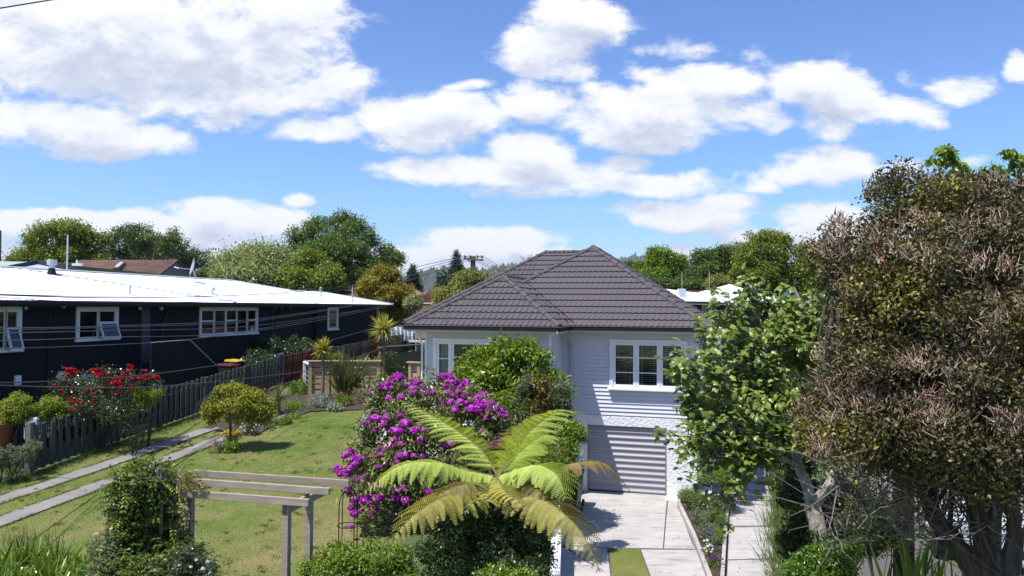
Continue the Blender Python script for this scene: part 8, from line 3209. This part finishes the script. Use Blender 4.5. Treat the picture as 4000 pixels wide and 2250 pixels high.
shrub('leafy_bush', 'green leafed bush lit in the gap right of the fig trunk', px_lobes([(3400, 2030, 60, 35, 11.2), (3460, 2080, 60, 45, 11.2), (3340, 2010, 50, 30, 11.3)]), 420, 7, .065, 'fig', 282, base=.4, wl=.6)
c = at(3560, 2330, 9.6)
strapplant('flax', 'pale green flax blades rising at the bottom right', (c.x, c.y, c.z), 46, .75, .045, 'strap', 283, spread=.25, lean=(.05, .5), droop=.15)
c = at(3700, 2340, 9.4)
strapplant('flax', 'few flax blades beside the tree trunk at the bottom right', (c.x, c.y, c.z), 16, .5, .04, 'strap', 284, spread=.2, lean=(.05, .6), droop=.2)
# post and white trailer in the neighbour's yard
e_ = empty('timber_post', tuple(at(3530, 2140, 13.5) * 1), 0, 'dark square post standing in the gap between the trees', 'post')
e_.location.z = 0
MB().box(-.14, .14, -.1, .1, 0, 2.9).build('shaft', mat('dark_post', (.03, .022, .016), .9), e_)
MB().box(-.16, .16, -.12, .12, 2.9, 2.96).build('cap', mat('dark_post_cap', (.04, .03, .02), .9), e_)
tl = at(3860, 2180, 17.5)
e_ = empty('box_trailer', (tl.x, tl.y, 0.02), R(-12), 'white trailer glimpsed between the stems at the lower right', 'trailer')
M['trail'] = mat('trailer_white', (.50, .52, .55), .5)
b = MB(); b.box(-.9, .9, -1.0, 1.2, .55, .62); b.build('deck', M['trail'], e_)
for (x0, x1, y0, y1) in ((-.9, -.86, -1, 1.2), (.86, .9, -1, 1.2), (-.86, .86, -1, -.96), (-.86, .86, 1.16, 1.2)):
    b = MB(); b.box(x0, x1, y0, y1, .62, 1.05); b.build('side_panel', M['trail'], e_)
for sx in (-1.02, 1.02):
    MB().lathe([(.1, -.09), (.3, -.09), (.3, .09), (.1, .09)], (0, 0, 0), 14).build('wheel', M['black'], e_, loc=(sx, .1, .3), rot=(0, R(90), 0))
    MB().box(sx - .14, sx + .14, -.3, .5, .64, .68).build('mudguard', M['trail'], e_)
MB().beam((0, -1, .58), (0, -2, .5), .08).build('drawbar', M['galv'], e_)

# ---------------------------------------------------------------- grass blades over the lawn
rng = np.random.default_rng(300)
n = 130000
Yg = 8 + 19 * rng.random(n) ** .8
Xg = rng.uniform(-13.8, -.6, n)
keep = lawn_mask(Xg, Yg) & (np.abs(Xg / Yg) < .72)
sp0, sp1 = [], []


def onstrip(X, Y, p0, p1, w):
    d = np.array([p1.x - p0.x, p1.y - p0.y])
    d /= np.linalg.norm(d)
    r_ = np.abs((X - p0.x) * d[1] - (Y - p0.y) * d[0])
    return r_ < w / 2 + .01


for (a, c, w) in ((onlawn(0, 1957), onlawn(877, 1660), .5), (onlawn(23, 2036), onlawn(873, 1712), .52)):
    keep &= ~onstrip(Xg, Yg, a, c, w)
Xg, Yg = Xg[keep], Yg[keep]
n = len(Xg)
P = np.stack([Xg, Yg, H(Xg, Yg) + .015], 1)
hgt = rng.uniform(.012, .034, n)
t = rng.uniform(0, 6.28, n)
w = .009
side = np.stack([np.cos(t), np.sin(t), np.zeros(n)], 1)
lean = np.stack([rng.normal(0, .6, n), rng.normal(0, .6, n), np.ones(n)], 1)
V_ = np.stack([P - side * w, P + side * w, P + lean * hgt[:, None]], 1).reshape(-1, 3)
F_ = np.arange(n)[:, None] * 3 + np.array([0, 1, 2])
patch = np.sin(Xg * 1.1 + 2 * np.sin(Yg * .6)) * np.sin(Yg * .9 + Xg * .4) * .18
gt_ = np.clip(.47 + patch + rng.normal(0, .2, n) + .12 * (Yg < 14), 0, 1)
gm = leafmat('grass_blade', [(0, (.060, .105, .016)), (.5, (.135, .185, .038)), (.75, (.23, .22, .075)), (1, (.33, .27, .12))], rough=.7, trans=.3)
go = link('grass', npmesh('grass', V_, F_, np.repeat(gt_, 3)), gm)
tag(go, 'short mown grass blades over the sloping lawn', kind='stuff')
# longer grass fringing the concrete strips and fence foot
n = 26000
Yg = rng.uniform(14, 31, n)
Xg = fencex(Yg) + .12 + np.abs(rng.normal(0, .22, n))
P = np.stack([Xg, Yg, H(Xg, Yg)], 1)
hgt = rng.uniform(.04, .11, n)
t = rng.uniform(0, 6.28, n)
side = np.stack([np.cos(t), np.sin(t), np.zeros(n)], 1)
lean = np.stack([rng.normal(0, .5, n), rng.normal(0, .5, n), np.ones(n)], 1)
V_ = np.stack([P - side * .008, P + side * .008, P + lean * hgt[:, None]], 1).reshape(-1, 3)
F_ = np.arange(n)[:, None] * 3 + np.array([0, 1, 2])
go = link('fence_grass', npmesh('fence_grass', V_, F_, np.repeat(np.clip(rng.normal(.35, .2, n), 0, 1), 3)), gm)
tag(go, 'longer grass along the foot of the picket fence', kind='stuff')

# ragged longer grass beside the concrete strips, and weeds in the turf
n = 22000
qs = []
for (a, c, w) in ((onlawn(0, 1957), onlawn(877, 1660), .5), (onlawn(23, 2036), onlawn(873, 1712), .52)):
    d = np.array([c.x - a.x, c.y - a.y])
    L = np.linalg.norm(d)
    d /= L
    s_ = rng.uniform(-5, L + 3, n // 2)
    off = (w / 2 + np.abs(rng.normal(0, .035, n // 2)) - .015) * rng.choice([-1, 1], n // 2)
    kp = np.sin(s_ * 3.1 + off * 9) + np.sin(s_ * 7.7) > -.8
    qs.append(np.stack([a.x + d[0] * s_ + d[1] * off, a.y + d[1] * s_ - d[0] * off], 1)[kp])
Q = np.concatenate(qs)
wx_, wy_ = rng.uniform(-13, -3, 420), rng.uniform(9, 26, 420)
kp = lawn_mask(wx_, wy_)
for x, y in zip(wx_[kp], wy_[kp]):
    Q = np.vstack([Q, np.array([x, y]) + rng.normal(0, rng.uniform(.02, .07), (34, 2))])
n = len(Q)
P = np.stack([Q[:, 0], Q[:, 1], H(Q[:, 0], Q[:, 1]) + .01], 1)
hgt = rng.uniform(.03, .075, n)
t = rng.uniform(0, 6.28, n)
side = np.stack([np.cos(t), np.sin(t), np.zeros(n)], 1)
lean = np.stack([rng.normal(0, .8, n), rng.normal(0, .8, n), np.ones(n)], 1)
V_ = np.stack([P - side * .009, P + side * .009, P + lean * hgt[:, None]], 1).reshape(-1, 3)
F_ = np.arange(n)[:, None] * 3 + np.array([0, 1, 2])
go = link('lawn_weeds', npmesh('lawn_weeds', V_, F_, np.repeat(np.clip(rng.normal(.3, .2, n), 0, 1), 3)), gm)
tag(go, 'ragged grass beside the concrete strips and weeds in the lawn', kind='stuff')

# fallen leaves on the concrete and petals under the rhododendron
def litter(name, label, n, xr, yr, zf, col, s, mk):
    x, y = rng.uniform(*xr, n), rng.uniform(*yr, n)
    kp = np.sin(x * 5.1 + y * 2) + np.sin(y * 3.7 - x) + rng.normal(0, .7, n) > .3
    x, y = x[kp], y[kp]
    P = np.stack([x, y, zf(x, y)], 1)
    v, f = leaf_cards(P, rng.normal(0, 1, P.shape) * [1, 1, .15], np.repeat([[0, 0, 1.]], len(P), 0) + rng.normal(0, .25, P.shape), s * rng.uniform(.6, 1.2, len(P)), s * .5, fold=.1, curl=-.05)
    tag(link(name, npmesh(name, v, f, np.repeat(rng.uniform(0, 1, len(P)), 4)), mk), label, kind='stuff')


litter('fallen_leaves', 'dry leaves scattered on the concrete driveway and path', 420, (1.2, 7.6), (14.5, 23.4), lambda x, y: 0.04 + 0 * x, 0, .06, leafmat('leaf_dry', [(0, (.09, .055, .03)), (.5, (.18, .12, .05)), (1, (.22, .20, .06))]))
litter('fallen_petals', 'fallen magenta petals on the lawn by the rhododendron', 500, (-4.4, -1.4), (12.5, 20.5), lambda x, y: H(x, y) + .045, 0, .05, FL['magenta'])
